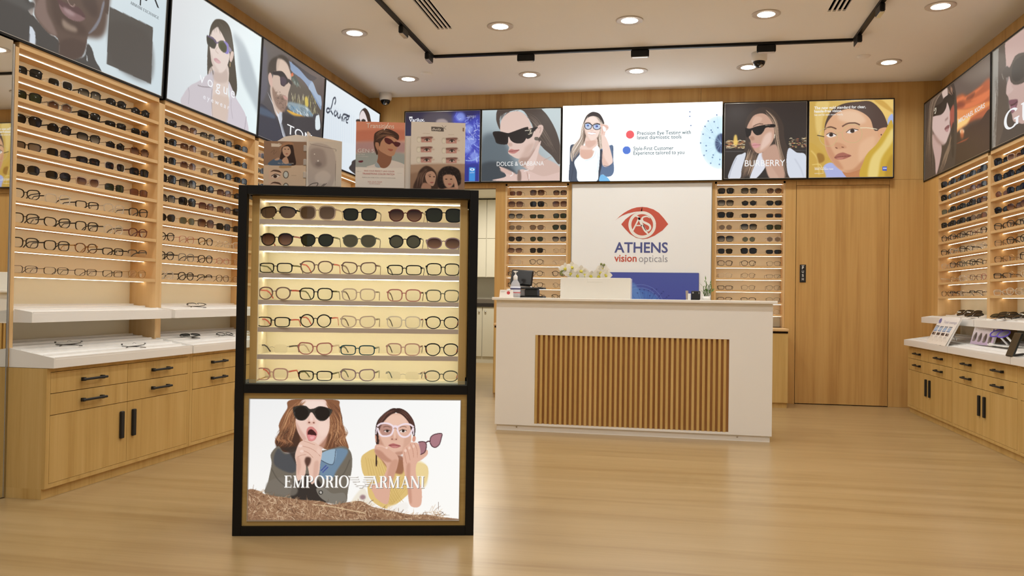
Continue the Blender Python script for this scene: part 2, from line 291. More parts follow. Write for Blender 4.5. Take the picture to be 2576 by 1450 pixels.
# back wall cases
ZB = [2.077 - .1215 * k for k in range(11)]
def bmap(a, d, z): return (a, D + d, z)
for nm, x0, x1 in (('left', -1.713, -1.039), ('right', .452, 1.138)):
    case('back', 'narrow lit oak eyewear case on back wall, %s of the white sign' % nm, bmap, x0 + .02, x1 - .02, .0198, .0198, ZB, 2.198, 2.2205, .178, .755, 'x', 'lit display cases on the back wall', CREAM, OAKL)
    xa, xb = (x0 - .02, x1) if nm == 'left' else (x0, x1 - .012)
    t = thing('base_cabinet', 'low oak base cabinet under the back case %s of sign' % nm, 'cabinet', ((xa + xb) / 2, 8.55, 0)); part('plinth', MB().box(xa + .01, xb - .008, 8.375, D, 0, .044), OAK, t)
    part('body', MB().box(xa, xb, 8.372, D, .044, .708), OAK, t); part('top', MB().rbox(xa - .003, xb + .003, 8.35, D, .728, .753, .003), OAKL, t); part('shadow_gap', MB().box(xa, xb, 8.39, D, .708, .728), DARK, t)
    m_ = (xa + xb) / 2
    for c0, c1 in ((xa + .004, m_ - .0015), (m_ + .0015, xb - .004)): part('door', MB().box(c0, c1, 8.356, 8.3715, .05, .704), OAK, t)
# sign
sg = thing('shop_sign', 'large glossy white shop sign with red eye emblem and lettering', 'sign', (-.29, D, .75)); part('board', MB().rbox(-1.001, .420, D - .016, D - .0005, .75, 2.205, .003), WHITEG, sg)
part('edge_trim', MB().box(-1.005, -1.0015, D - .018, D - .0005, .75, 2.207).box(.4205, .424, D - .018, D - .0005, .75, 2.207).box(-1.005, .424, D - .018, D - .0005, 2.2055, 2.209), STEEL, sg)
# ------------------------------------------------------------------ reception counter
CR = -.018855
ct = thing('reception_counter', 'white reception counter with recessed vertical oak slats', 'counter', (-.27657, 6.278, 0), CR)
def lp(root, name, mb, m, smooth=False): return part(name, mb, m, root, smooth, ZERO)
lp(ct, 'front_panel', MB().box(-1.012, -.708, 0, .02, .044, .988).box(.712, 1.012, 0, .02, .044, .988).box(-.708, .712, 0, .02, .729, .988).box(-.708, .712, 0, .02, .044, .0605), WHITE)
lp(ct, 'end_panel', MB().box(-1.012, -.992, .02, .62, .044, .988), WHITE); lp(ct, 'end_panel', MB().box(.992, 1.012, .02, .62, .044, .988), WHITE)
lp(ct, 'plinth', MB().box(-1.0, 1.0, .014, .6, 0, .044), WHITE); lp(ct, 'recess_board', MB().box(-.72, .724, .022, .035, .05, .74), wood('oak_recess', (178, 126, 72), (160, 108, 58), (188, 138, 84)), False)
slm = MB().box(-.0095, .0095, .001, .022, .0605, .729).mesh('slat'); slm.materials.append(OAK)
for i in range(38):
    o = obj('slat', slm, None, ct); o.location = (-.708 + .0105 + i * (1.42 - .0395) / 37, 0, 0)
lp(ct, 'worktop', MB().rbox(-1.042, 1.042, -.03, .66, .9885, 1.010, .003), mat('worktop_stone', (242, 238, 230), .25))
for x in (-.845, .775): lp(ct, 'socket', MB().lathe([(.0, -.003), (.006, -.003), (.006, 0)], (x, .014, .028), 12, 'y'), STEEL)
def cpt(x, y, z=1.010):
    c, s = math.cos(CR), math.sin(CR); return (-.27657 + x * c - y * s, 6.278 + x * s + y * c, z)
# white hood on the counter
t = thing('counter_hood', 'white box-shaped hood standing on the counter, flowers behind', 'box', cpt(-.293, .30), CR)
HOOD = mat('hood_white', (226, 222, 212), .4); lp(t, 'front_board', MB().rbox(-.274, .274, 0, .018, 0, .163, .002), HOOD); lp(t, 'side_board', MB().box(-.274, -.258, .018, .2, 0, .161), WHITEG); lp(t, 'side_board', MB().box(.258, .274, .018, .2, 0, .161), WHITEG); lp(t, 'flap', MB().rbox(-.062, .062, -.0025, 0, .128, .160, .001), HOOD)
# orchid
PET = mat('orchid_petal', (244, 240, 232), .6); YEL = mat('orchid_lip', (206, 196, 70), .6); GRN = mat('stem_green', (88, 110, 46), .6); BUD = mat('orchid_bud', (120, 128, 60), .6)
oc = thing('potted_orchid', 'white orchid in bloom standing behind the white counter hood', 'orchid', cpt(-.37, .44), CR)
lp(oc, 'pot', MB().lathe([(.0, 0), (.045, 0), (.06, .10), (.055, .10), (.05, .09), (0, .09)], ZERO, 24), WHITE, True)
def petal(w, l, cup=.25):
    m = MB(); n = 5
    for i in range(n + 1):
        k = i / n; ww = w * math.sin(math.pi * (.12 + .83 * k)) ; m.v += [(-ww, -cup * l * k * k, k * l), (0, -cup * l * k * k - .002, k * l), (ww, -cup * l * k * k, k * l)]
    for i in range(n):
        for j in (0, 1): a = i * 3 + j; m.f.append((a, a + 1, a + 4, a + 3))
    return m
big = petal(.017, .033).mesh('petal', ZERO, True); nar = petal(.011, .03).mesh('petal', ZERO, True); big.materials.append(PET); nar.materials.append(PET)
lipm = MB().lathe([(.0, -.012), (.006, -.010), (.008, 0), (.004, .004)], ZERO, 10, 'y').mesh('lip', ZERO, True); lipm.materials.append(YEL)
def bloom(x, y, z, rz, rx, s=1.0):
    f = obj('flower', lipm, None, oc); f.location = (x, y, z); f.rotation_euler = (rx, 0, rz); f.scale = (s * 1.5, s * 1.5, s * 1.5)
    for k, (me, a) in enumerate(((big, 1.45), (big, -1.45), (nar, 0), (nar, 2.5), (nar, -2.5))):
        p = obj('petal', me, None, f); p.rotation_euler = (0, a, 0); p.location = (0, .002 * k, 0)
for q in ((-.175, -.02, .235, -.3, .1, 1.15), (-.125, .0, .245, .0, .05, 1.2), (-.085, .02, .225, .4, .1, 1.0), (-.05, -.02, .215, .3, .2, 1.2), (-.13, -.02, .195, -.2, .4, 1.1), (-.02, -.01, .185, .1, .3, 1.2), (.03, -.03, .178, .5, .4, 1.1), (-.075, -.03, .180, .2, .5, 1.1), (.095, -.02, .175, -.3, .4, 1.2),
          (.115, .0, .235, .5, .1, 1.1), (.14, .02, .222, 1.2, .1, 1.2), (.105, -.02, .205, .1, .3, 1.15), (.145, -.02, .185, .6, .3, 1.1)): bloom(*q)
lp(oc, 'stem', MB().tube([(0, 0, .09), (-.02, 0, .2), (-.07, .01, .235), (-.16, 0, .24), (-.2, -.02, .22)], .003, 6), GRN, True); lp(oc, 'stem', MB().tube([(.01, 0, .09), (.06, 0, .16), (.12, .0, .21), (.13, 0, .255), (.12, -.01, .27)], .003, 6), GRN, True)
for x, y, z in ((-.205, -.02, .215), (-.212, -.03, .20), (-.2, -.02, .19), (.11, -.02, .275), (.135, -.02, .27)): lp(oc, 'bud', MB().lathe([(0, -.012), (.008, -.004), (.008, .004), (0, .012)], (x, y, z), 10), BUD, True)
for a in (-.9, .2, 1.4, 2.6): lp(oc, 'leaf', MB().prism([(0, .09), (.05, .115), (.10, .10), (.05, .106)], 'y', -.015, .015) if a == .2 else MB().prism([(0, .09), (.04 * math.cos(a), .11), (.09 * math.cos(a), .10), (.04 * math.cos(a), .102)], 'y', -.012 + .03 * math.sin(a), .012 + .03 * math.sin(a)), GRN)
# till with tilted screen
t = thing('till_terminal', 'black till with a tilted screen on the left end of counter', 'till', cpt(-.80, .30), CR)
lp(t, 'base', MB().rbox(-.105, .105, -.06, .10, 0, .014, .003), MATTE); lp(t, 'printer', MB().rbox(-.045, .055, -.03, .08, .014, .068, .004), mat('till_plastic', (38, 40, 40), .5)); lp(t, 'paper_tray', MB().rbox(-.105, -.046, -.01, .08, .014, .066, .003), mat('till_grey', (196, 196, 196), .5)); lp(t, 'deck', MB().rbox(-.105, .105, -.06, .09, .068, .082, .003), MATTE)
sc = lp(t, 'screen', MB().rbox(-.092, .092, -.012, .012, -.064, .064, .009), mat('screen_black', (16, 15, 15), .25)); sc.location = (-.078, .01, .158); sc.rotation_euler = (-.25, .05, -.12)
lp(t, 'stand', MB().prism([(-.11, .082), (0.0, .082), (-.02, .1), (-.1, .1)], 'y', .0, .07), mat('screen_stand', (216, 214, 210), .4))
# sanitiser bottle
t = thing('sanitizer_bottle', 'clear sanitizer bottle with white pump beside the till', 'bottle', cpt(-.905, .19), CR)
lp(t, 'body', MB().lathe([(0, 0), (.036, 0), (.040, .01), (.040, .08), (.034, .11), (.018, .135), (.014, .14), (0, .14)], ZERO, 24), glassy('clear_bottle', (240, 240, 244), .55, .05, (236, 236, 240)), True); lp(t, 'label', MB().lathe([(.0405, .03), (.0405, .085)], ZERO, 24), mat('bottle_label', (214, 216, 226), .5), True)
lp(t, 'collar', MB().lathe([(0, .138), (.017, .138), (.017, .165), (.012, .172), (.006, .18), (0, .18)], ZERO, 20), WHITE, True); lp(t, 'pump', MB().lathe([(.004, .178), (.005, .195), (.018, .203), (.02, .207), (0, .208)], ZERO, 20), WHITE, True); lp(t, 'spout', MB().tube([(0, 0, .203), (.0, -.03, .203), (0, -.036, .196)], .004, 6), WHITE, True)
lp(t, 'label_band', MB().lathe([(.0408, .062), (.0408, .074)], ZERO, 24), mat('label_navy', (70, 72, 110), .5)); lp(t, 'label_band', MB().lathe([(.0408, .034), (.0408, .042)], ZERO, 24), mat('label_red', (196, 90, 90), .5))
t = thing('card_box', 'small white card box with a red dot on the counter', 'card box', cpt(-.955, .09), CR)
lp(t, 'box', MB().prism([(-.052, 0), (.052, 0), (.048, .058), (-.046, .058)], 'y', -.02, .02), mat('card_white', (242, 236, 230), .5)); lp(t, 'red_dot', MB().lathe([(0, -.0208), (.013, -.0206), (.013, -.02)], (.02, 0, .035), 20, 'y'), mat('dot_red', (200, 70, 76), .5))
lp(t, 'grey_line', MB().box(-.038, -.005, -.0206, -.02, .045, .047).box(-.038, -.012, -.0206, -.02, .038, .0395), mat('print_grey', (170, 160, 156), .5))
# phone stand, leaflets, bamboo
t = thing('phone_case', 'black phone on a stand at the right end of counter', 'phone', cpt(.476, .32), CR); lp(t, 'body', MB().rbox(-.034, .034, -.005, .005, .004, .070, .004), MATTE); lp(t, 'lens', MB().lathe([(0, -.0058), (.006, -.0056), (.006, -.005)], (-.021, 0, .056), 14, 'y'), SILVER); lp(t, 'lens', MB().rbox(.021, .026, -.0062, -.005, .048, .062, .0008), SILVER); lp(t, 'foot', MB().box(-.036, .03, -.005, .03, 0, .006), MATTE)
t = thing('leaflet_holder', 'pale leaflets leaning beside the black phone', 'leaflet', cpt(.425, .335), CR); lp(t, 'leaflet', MB().prism([(-.022, .002), (.0, .002), (-.006, .072), (-.026, .072)], 'y', .0, .003), mat('leaflet_taupe', (160, 146, 132), .6)); lp(t, 'leaflet', MB().prism([(-.008, .0), (.014, .0), (.014, .05), (-.008, .05)], 'y', -.006, -.003), WHITE); lp(t, 'foot', MB().box(-.024, .014, -.006, .02, 0, .002), WHITE)
bb = thing('lucky_bamboo', 'small lucky bamboo plant in a white pot on counter', 'plant', cpt(.555, .36), CR); lp(bb, 'pot', MB().lathe([(0, 0), (.028, 0), (.034, .03), (.03, .03), (0, .026)], ZERO, 20), WHITE, True)
R1 = random.Random(4); LEAF = mat('bamboo_leaf', (96, 132, 44), .5); STK = mat('bamboo_stalk', (70, 92, 40), .5)
for i, (x, y, h) in enumerate(((-.022, 0, .10), (-.004, .01, .145), (.012, -.006, .115), (.026, .004, .125), (.006, -.012, .08), (.034, -.006, .09), (-.012, .012, .07))):
    sk_ = lp(bb, 'stalk', MB().tube([(x * .5, y, .02), (x * .8, y, h * .5), (x + .004 * math.sin(i), y, h)], .0028, 6), STK, True)
    for k in range(6):
        z = h * (.45 + .55 * k / 5); a = R1.random() * 6.28; l = .03 + .018 * R1.random(); dx, dy = math.cos(a), math.sin(a) * .6; px, py = -dy * .007, dx * .007 + .003
        m = MB(); b0 = Vector((x, y, z)); e1 = b0 + Vector((dx * l * .5, dy * l * .5, l * .55)); e2 = b0 + Vector((dx * l * 1.0, dy * l, l * (.55 if k < 5 else 1.0)))
        m.v = [tuple(b0), tuple(e1 + Vector((px, py, 0))), tuple(e2), tuple(e1 - Vector((px, py, 0)))]; m.f = [(0, 1, 2, 3)]; lp(sk_, 'leaf', m, LEAF)
# ------------------------------------------------------------------ kiosk
KX, KY, KR = -1.27508, 3.34258, .246955
kk = thing('display_kiosk', 'freestanding black-framed display kiosk with lit shelves and backlit poster', 'display kiosk', (KX, KY, 0), KR)
def kp(x, y, z):
    c, s = math.cos(KR), math.sin(KR); return (KX + x * c - y * s, KY + x * s + y * c, z)
KD = .42; hw, b = .4977, .036
for x0 in (-hw, hw - b):
    for y0 in (0, KD - b): lp(kk, 'post', MB().rbox(x0, x0 + b, y0, y0 + b, 0, 1.4525, .0015), BLACK)
for z0, z1 in ((0, .039), (.590, .627), (1.4155, 1.4525)):
    for y0 in (0, KD - b): lp(kk, 'rail', MB().box(-hw + b, hw - b, y0 + .0003, y0 + b - .0003, z0, z1), BLACK)
    for x0 in (-hw, hw - b): lp(kk, 'rail', MB().box(x0 + .0003, x0 + b - .0003, b, KD - b, z0, z1), BLACK)
lp(kk, 'top_board', MB().box(-hw + b, hw - b, b, KD - b, 1.438, 1.452), BLACK)
# lower light box
lp(kk, 'wood_surround', MB().box(-.4615, -.4415, .012, .06, .0395, .5895).box(.4375, .4615, .012, .06, .0395, .5895).box(-.4415, .4375, .012, .06, .5675, .5895).box(-.4415, .4375, .012, .06, .0395, .0585), wood('oak_olive', (188, 158, 96), (172, 140, 80), (196, 168, 108), (.5, 12, 12)))
lp(kk, 'lower_box', MB().box(-.4615, .4615, .061, KD - b, .04, .589), OAK); lp(kk, 'poster_trim', MB().box(-.4415, -.4385, .008, .03, .0585, .5675).box(.4345, .4375, .008, .03, .0585, .5675).box(-.4385, .4345, .008, .03, .5645, .5675).box(-.4385, .4345, .008, .03, .0585, .0615), SILVER)
# upper showcase
CRM = mat('showcase_cream', (243, 236, 212), .5)
y0, y1 = .05, .222
lp(kk, 'showcase_side', MB().box(-.4525, -.4225, y0, y1 + .012, .6275, 1.415), OAK); lp(kk, 'showcase_side', MB().box(.4225, .4525, y0, y1 + .012, .6275, 1.415), OAK)
lp(kk, 'showcase_lining', MB().box(-.4224, -.4205, y0 + .001, y1, .64, 1.402), CRM); lp(kk, 'showcase_lining', MB().box(.4205, .4224, y0 + .001, y1, .64, 1.402), CRM); lp(kk, 'showcase_back', MB().box(-.4224, .4224, y1, y1 + .012, .6275, 1.415), CRM)
tp = lp(kk, 'showcase_top', MB().box(-.4224, .4224, y0, y1, 1.402, 1.415), wood('oak_olive_b', (206, 178, 118), (190, 160, 98), (212, 186, 126), (.5, 12, 12)))
lp(kk, 'showcase_floor', MB().box(-.4224, .4224, y0, y1, .6275, .634), CRM)
LEDK = glow('kiosk_led', (255, 246, 222), 13.5)
lp(tp, 'light_strip', MB().box(-.4195, .4195, y0 + .084, y0 + .089, 1.3985, 1.4015), LEDK)
ZK = (1.316, 1.203, 1.089, .976, .861, .746)
for z in ZK:
    s_ = lp(kk, 'shelf', MB().box(-.4203, .4203, y0 + .004, y1, z - .017, z), CRM); lp(s_, 'front_lip', MB().box(-.4203, .4203, y0, y0 + .004, z - .019, z + .001), GREYL); lp(s_, 'light_strip', MB().box(-.4195, .4195, y0 + .084, y0 + .089, z - .0205, z - .0175), LEDK)
GL = glassy('clear_glass', (248, 252, 250), .93, .01, (225, 235, 232))
lp(kk, 'side_glass', MB().box(-.468, -.464, b, KD - b, .627, 1.4155), GL); lp(kk, 'side_glass', MB().box(.464, .468, b, KD - b, .627, 1.4155), GL); lp(kk, 'front_glass', MB().box(-.461, .461, .020, .024, .6275, .645), GL); lp(kk, 'rear_panel', MB().box(-.4615, .4615, KD - b + .004, KD - b + .016, .04, 1.41), OAK)
# stands on top of the kiosk
ZT = 1.4528; CARD = mat('card_beige', (222, 208, 190), .6)
def kthing(name, lab, cat, x, y): return thing(name, lab, cat, kp(x, y, ZT), KR)
tA = kthing('poster_stand', 'orange and blue card of a person in dark red glasses, on kiosk', 'advert card', .071, .12); lp(tA, 'card', MB().box(-.105, .105, .0015, .006, 0, .302), CARD); lp(tA, 'foot', MB().prism([(.006, 0), (.09, 0), (.006, .2)], 'x', -.003, .003), CARD)
tB = kthing('lens_card_stand', 'beige card with eyes and two women, right end of kiosk top', 'advert card', .3205, .12); lp(tB, 'card', MB().box(-.1175, .1175, .0015, .006, 0, .308), CARD); lp(tB, 'back_board', MB().box(-.152, -.10, .012, .016, 0, .247), mat('card_pale', (230, 220, 208), .6)); lp(tB, 'foot', MB().prism([(.016, 0), (.09, 0), (.016, .2)], 'x', -.003, .003), CARD); lp(tB, 'joint', MB().box(-.11, -.1, .006, .012, 0, .2), CARD)
tC = kthing('tester_stand', 'beige folding stand with a woman in a beret, on kiosk', 'advert card', -.335, .12); lp(tC, 'card', MB().box(-.09, .09, .0015, .006, 0, .207), CARD)
lp(tC, 'back_panel', MB().prism([(-.06, 0), (.092, 0), (.092, .238), (.04, .246), (-.012, .236), (-.055, .208)], 'y', .045, .05), mat('card_pale', (230, 220, 208), .6)); lp(tC, 'divider', MB().box(.092, .098, .0, .055, 0, .252), mat('acrylic_edge', (226, 216, 204), .3)); lp(tC, 'wing', MB().prism([(.098, 0), (.241, 0), (.241, .213), (.098, .236)], 'y', .0015, .006), CARD); lp(tC, 'base', MB().box(-.09, .241, .0, .056, 0, .0015), CARD)
for z in (.165, .105, .05): lp(tC, 'clip', MB().rbox(.078, .0915, -.004, .0015, z, z + .028, .003), glassy('clip_clear', (236, 232, 226), .5, .1))
# ------------------------------------------------------------------ things on the right table
def rthing(name, lab, cat, y, d, z): return thing(name, lab, cat, (RC + d, y, z), 0)
def slab(root, name, p0, u, v, w, h, t_, m):
    """thin board: corner p0, unit edge vectors u (width) and v (height)"""
    p0, u, v = Vector(p0), Vector(u).normalized(), Vector(v).normalized(); n = u.cross(v).normalized(); mb = MB()
    for k in (0, t_):
        for a, b_ in ((0, 0), (w, 0), (w, h), (0, h)): mb.v.append(tuple(p0 + u * a + v * b_ + n * k))
    mb.f = [(3, 2, 1, 0), (4, 5, 6, 7), (0, 1, 5, 4), (1, 2, 6, 5), (2, 3, 7, 6), (3, 0, 4, 7)]; return part(name, mb, m, root)
# ------------------------------------------------------------------ eyewear
SHP = {'sq': (.0290, .0225, 3.4), 'rect': (.0300, .0175, 4.2), 'round': (.0268, .0242, 2.0), 'panto': (.0285, .0232, 2.5), 'cat': (.0302, .0218, 2.8), 'pilot': (.0305, .0240, 2.8), 'over': (.0318, .0262, 3.2), 'hex': (.0285, .0228, 2.0), 'oval': (.0295, .0205, 2.3), 'wrap': (.0330, .0205, 3.0), 'rim': (.0290, .0195, 3.4), 'half': (.0290, .0190, 3.6)}
SNAME = {'sq': 'square', 'rect': 'rectangular', 'round': 'round', 'panto': 'rounded', 'cat': 'cat-eye', 'pilot': 'pilot', 'over': 'oversized', 'hex': 'six-sided', 'oval': 'oval', 'wrap': 'wraparound', 'rim': 'rimless', 'half': 'half-rim'}
FC = {'k': ('black', (20, 17, 16)), 'b': ('brown', (84, 54, 40)), 'r': ('dark red', (96, 40, 34)), 'p': ('pink', (186, 122, 116)), 'P': ('pale pink', (220, 180, 170)), 'R': ('red', (206, 92, 80)), 'e': ('teal', (24, 74, 84)), 'y': ('taupe', (140, 116, 108)), 'g': ('grey-green', (116, 122, 108)), 'v': ('lilac', (176, 152, 162)), 'o': ('olive', (92, 96, 52)), 'm': ('gold', (196, 168, 118)), 's': ('gunmetal', (96, 92, 88)), 'n': ('navy', (40, 42, 62)), 't': ('tortoiseshell', (88, 56, 34)), 'c': ('clear', (232, 228, 220)), 'w': ('pale clear', (214, 196, 184)), 'z': ('smoke', (150, 146, 140))}
LN_ = {'D': (26, 26, 26), 'N': (46, 52, 34), 'O': (92, 92, 72), 'U': (118, 98, 78), 'T': (120, 74, 48)}
def fmat(c):
    n = 'frame_' + {'P': 'pale_pink', 'R': 'red_tip'}.get(c, FC[c][0].replace(' ', '_').replace('-', '_'))
    if n in MATS: return MATS[n]
    if c in 'cwz': return glassy(n, (250, 248, 244), .52 if c == 'c' else .35, .1, FC[c][1])
    if c in 'gvyP': return glassy(n, FC[c][1], .25, .12, FC[c][1])
    m = mat(n, FC[c][1], .18 if c not in 'ms' else .25, .9 if c in 'ms' else 0)
    if c == 't':
        nt = m.node_tree; nz = nt.nodes.new('ShaderNodeTexNoise'); nz.inputs['Scale'].default_value = 90; r = nt.nodes.new('ShaderNodeValToRGB'); r.color_ramp.elements[0].position = .42; r.color_ramp.elements[0].color = srgb(30, 20, 14); r.color_ramp.elements[1].position = .6; r.color_ramp.elements[1].color = srgb(150, 96, 50)
        tc = nt.nodes.new('ShaderNodeTexCoord'); nt.links.new(tc.outputs['Object'], nz.inputs[0]); nt.links.new(nz.outputs[0], r.inputs[0]); nt.links.new(r.outputs[0], nt.nodes['Principled BSDF'].inputs['Base Color'])
    return m
def lmat(c):
    n = 'lens_' + {'D': 'dark', 'N': 'green', 'O': 'olive', 'U': 'tan', 'T': 'amber', 'B': 'brown_fade', 'G': 'grey_fade', 'C': 'demo_clear'}[c]
    if n in MATS: return MATS[n]
    if c == 'C': return glassy(n, (252, 252, 250), .93, .02, (240, 240, 236))
    if c in LN_: return mat(n, LN_[c], .06, 0, .6)
    m = mat(n, (60, 50, 44), .06, 0, .6); nt = m.node_tree; tc = nt.nodes.new('ShaderNodeTexCoord'); sp = nt.nodes.new('ShaderNodeSeparateXYZ'); r = nt.nodes.new('ShaderNodeValToRGB')
    mr = nt.nodes.new('ShaderNodeMapRange'); mr.inputs[1].default_value = 0; mr.inputs[2].default_value = .045
    nt.links.new(tc.outputs['Object'], sp.inputs[0]); nt.links.new(sp.outputs[2], mr.inputs[0]); nt.links.new(mr.outputs[0], r.inputs[0]); nt.links.new(r.outputs[0], nt.nodes['Principled BSDF'].inputs['Base Color'])
    lo, hi = ((156, 120, 92), (66, 36, 28)) if c == 'B' else ((150, 140, 122), (34, 32, 32)); r.color_ramp.elements[0].color = srgb(*lo); r.color_ramp.elements[1].color = srgb(*hi); return m
EYE = {}
def outline(sh, N=26):
    a, bb_, n = SHP[sh]; P = []
    for i in range(N):
        t_ = 2 * math.pi * i / N; c, s = math.cos(t_), math.sin(t_)
        x = a * math.copysign(abs(c) ** (2 / n), c); z = bb_ * math.copysign(abs(s) ** (2 / n), s); k = abs(z) / bb_
        if sh == 'hex': h_ = 1 / max(abs(c), abs(.5 * c + .866 * s), abs(.5 * c - .866 * s)); x, z = a * c * h_ * .93, bb_ * s * h_ * .93
        if z < 0: x *= 1 - {'panto': .22, 'sq': .10, 'cat': .24, 'pilot': .26, 'over': .10, 'rect': .06, 'wrap': .3}.get(sh, .04) * k ** 1.5
        if sh == 'cat' and z > 0: z += .007 * max(0, x / a) ** 1.5 * k
        if sh == 'pilot' and z < 0: x += .002 * k
        if sh == 'wrap': z += .004 * (1 - x / a) * (z > 0)
        P.append((x, z))
    return P
def eyemesh(sh, thin):
    key = (sh, thin)
    if key in EYE: return EYE[key]
    a, bb_, n = SHP[sh]; P = outline(sh); N = len(P); t_ = .0012 if thin else (.0040 if sh in ('over', 'wrap') else .0036); gap = .0060; cx = a + t_ + gap; zc = bb_ + t_ + .0005
    wy = lambda x: .75 * x * x
    nr = MB(); rng = range(N)
    if sh not in ('rim',):
        for sgn in (1, -1):
            idx = [i for i in rng if sh not in ('half', 'wrap') or P[i][1] > -.2 * bb_]
            if sh in ('half', 'wrap'): idx = sorted(idx, key=lambda i: (i if i < N * .6 else i - N))
            i0 = len(nr.v); closed = sh not in ('half', 'wrap')
            for i in idx:
                x, z = P[i]; l = math.hypot(x / a, z / bb_) or 1; ex = x + t_ * (x / a) / l * (1.25 if z > 0 else 1); ez = z + t_ * (z / bb_) / l * (1.3 if z > 0 else 1)
                for (qx, qz), dy in (((x * .985, z * .985), -.0012), ((ex, ez), -.0012), ((ex, ez), .0028), ((x * .985, z * .985), .0028)):
                    X_ = sgn * (cx + qx); nr.v.append((X_, wy(X_) + dy, zc + qz))
            m_ = len(idx)
            for k in range(m_ if closed else m_ - 1):
                for j in range(4):
                    p_, q_ = i0 + k * 4, i0 + ((k + 1) % m_) * 4; nr.f.append((p_ + j, q_ + j, q_ + (j + 1) % 4, p_ + (j + 1) % 4))
    h_ = .0016 if thin or sh in ('rim', 'half') else .0034; zb_ = zc + bb_ * (.42 if sh != 'pilot' else .6)
    nr.tube([(-gap - t_ - .0015, .0012, zb_ - .003), (-gap * .4, -.0004, zb_ + .001), (gap * .4, -.0004, zb_ + .001), (gap + t_ + .0015, .0012, zb_ - .003)], h_ * .6, 6)
    if sh == 'pilot': nr.tube([(-gap - .006, .001, zc + bb_ * .92), (0, -.0004, zc + bb_ * .95), (gap + .006, .001, zc + bb_ * .92)], h_ * .5, 6)
    xe = cx + a + t_; ze = zc + bb_ * .55
    for sgn in (1, -1): nr.box(sgn * (xe - .006), sgn * (xe + .003), wy(xe) - .001, wy(xe) + .006, ze - h_ * .8, ze + h_ * 1.1)
    fr = nr.mesh('frame')
    lens = []
    for sgn in (1, -1):
        m = MB(); m.v = [(sgn * (cx + x), wy(cx + x) + .0006, zc + z) for x, z in P]; c0 = (sgn * cx, wy(cx) - .0006, zc); m.v.append(c0)
        for i in range(N): m.f.append((i, (i + 1) % N, N) if sgn < 0 else ((i + 1) % N, i, N))
        lens.append(m.mesh('lens', ZERO, True))
    tm = []
    hh = .0012 if thin else .0032
    for sgn in (1, -1):
        m = MB(); pth = [(xe + .002, wy(xe) + .004, ze, hh), (xe + .0045, .045, ze + .0005, hh), (xe + .003, .092, ze - .001, hh * .9), (xe - .001, .112, ze - .010, hh * .95), (xe - .005, .131, max(ze - .028, .006), hh * 1.1), (xe - .006, .137, max(ze - .033, .004), hh * .8)]
        for x, y, z, q in pth:
            for dx, dz in ((-.0011, -1), (.0011, -1), (.0011, 1), (-.0011, 1)): m.v.append((sgn * (x + dx), y, z + dz * q))
        for k in range(len(pth) - 1):
            for j in range(4): p_ = k * 4; m.f.append((p_ + j, p_ + (j + 1) % 4, p_ + 4 + (j + 1) % 4, p_ + 4 + j))
        m.f += [(3, 2, 1, 0), tuple(range(len(m.v) - 4, len(m.v)))]
        tm.append(m.mesh('temple'))
    EYE[key] = (fr, lens, tm); return EYE[key]
tagm = MB().box(-.0003, .0003, -.007, .007, -.02, 0).mesh('price_tag'); tagm.materials.append(mat('paper_tag', (236, 232, 222), .6))
def skin(o, m):
    if not o.data.materials: o.data.materials.append(None)
    o.material_slots[0].link = 'OBJECT'; o.material_slots[0].material = m
def eyewear(code, loc, rz, where, grp, tagp=False, rx=0, sc=1.0, fold=False):
    q = code.split(':'); sh, f, l = q[0], q[1], q[2]; tp_ = q[3] if len(q) > 3 else f; thin = sh.endswith('_'); sh = sh.rstrip('_')
    fr, ln, tm = eyemesh(sh, thin); sun = l != 'C'; nm = 'sunglasses' if sun else 'eyeglasses'
    desc = ('thin ' if thin else '') + FC[f][0] + ' ' + SNAME[sh] + ' ' + nm
    t = thing(nm, desc + ', ' + where, nm, loc, rz, grp); t.rotation_euler = (rx, 0, rz); t.scale = (sc, sc, sc)
    skin(obj('frame', fr, None, t), fmat(f))
    for m in ln: skin(obj('lens', m, None, t), lmat(l))
    for k, m in enumerate(tm):
        o = obj('temple', m, None, t); skin(o, fmat(tp_))
        if fold:
            hx = (1 if k == 0 else -1) * (SHP[sh][0] * 2 + .012); o.rotation_euler = (0, 0, (1.5 if k == 0 else -1.5)); c_, s_ = math.cos(o.rotation_euler.z), math.sin(o.rotation_euler.z); o.location = (hx - hx * c_ + .006 * s_, .010 + .003 * k - hx * s_ - .006 * c_, 0)
    if tagp: g = obj('price_tag', tagm, None, t); g.location = (SHP[sh][0] * 2 + .016, .05, .03)
    return t
KROWS = ['wrap:k:U:o over:w:U:w sq:k:N:k panto:r:B:w over:k:N:k', 'panto:k:B:p panto:k:N:o panto:g:O:k round:k:O:k oval:v:B:v', 'rect:k:C:o panto:y:C:R cat:y:C:y rect:k:C:k sq:k:C:k', 'panto:y:C:R sq:k:C:o sq:w:C:b sq:p:C:b sq:g:C:b', 'rect:k:C:R round:k:C:R cat:w:C:b sq:c:C:k panto:k:C:R', 'rim:c:C:k cat:p:C:w rect:e:C:g sq:P:C:k panto:k:C:R', 'sq:P:C:R rect:k:C:o cat:v:C:g rim:c:C:e oval:g:C:R']
KU = (-.358, -.182, -.004, .188, .352)
for r, row in enumerate(KROWS):
    z = (list(ZK) + [.6345])[r] + .0012
    for i, cd in enumerate(row.split()):
        x = KU[i] + (.0 if i else .012 - .003 * r); p = kp(x, .052 + .018 * (r > 5), z)
        eyewear(cd, p, KR + (-.2, -.14, -.08, -.06, .02)[i], '%s from left, %s kiosk shelf down' % (ORD[i], ORD[r]), 'eyewear on the kiosk shelves', sc=1.0)
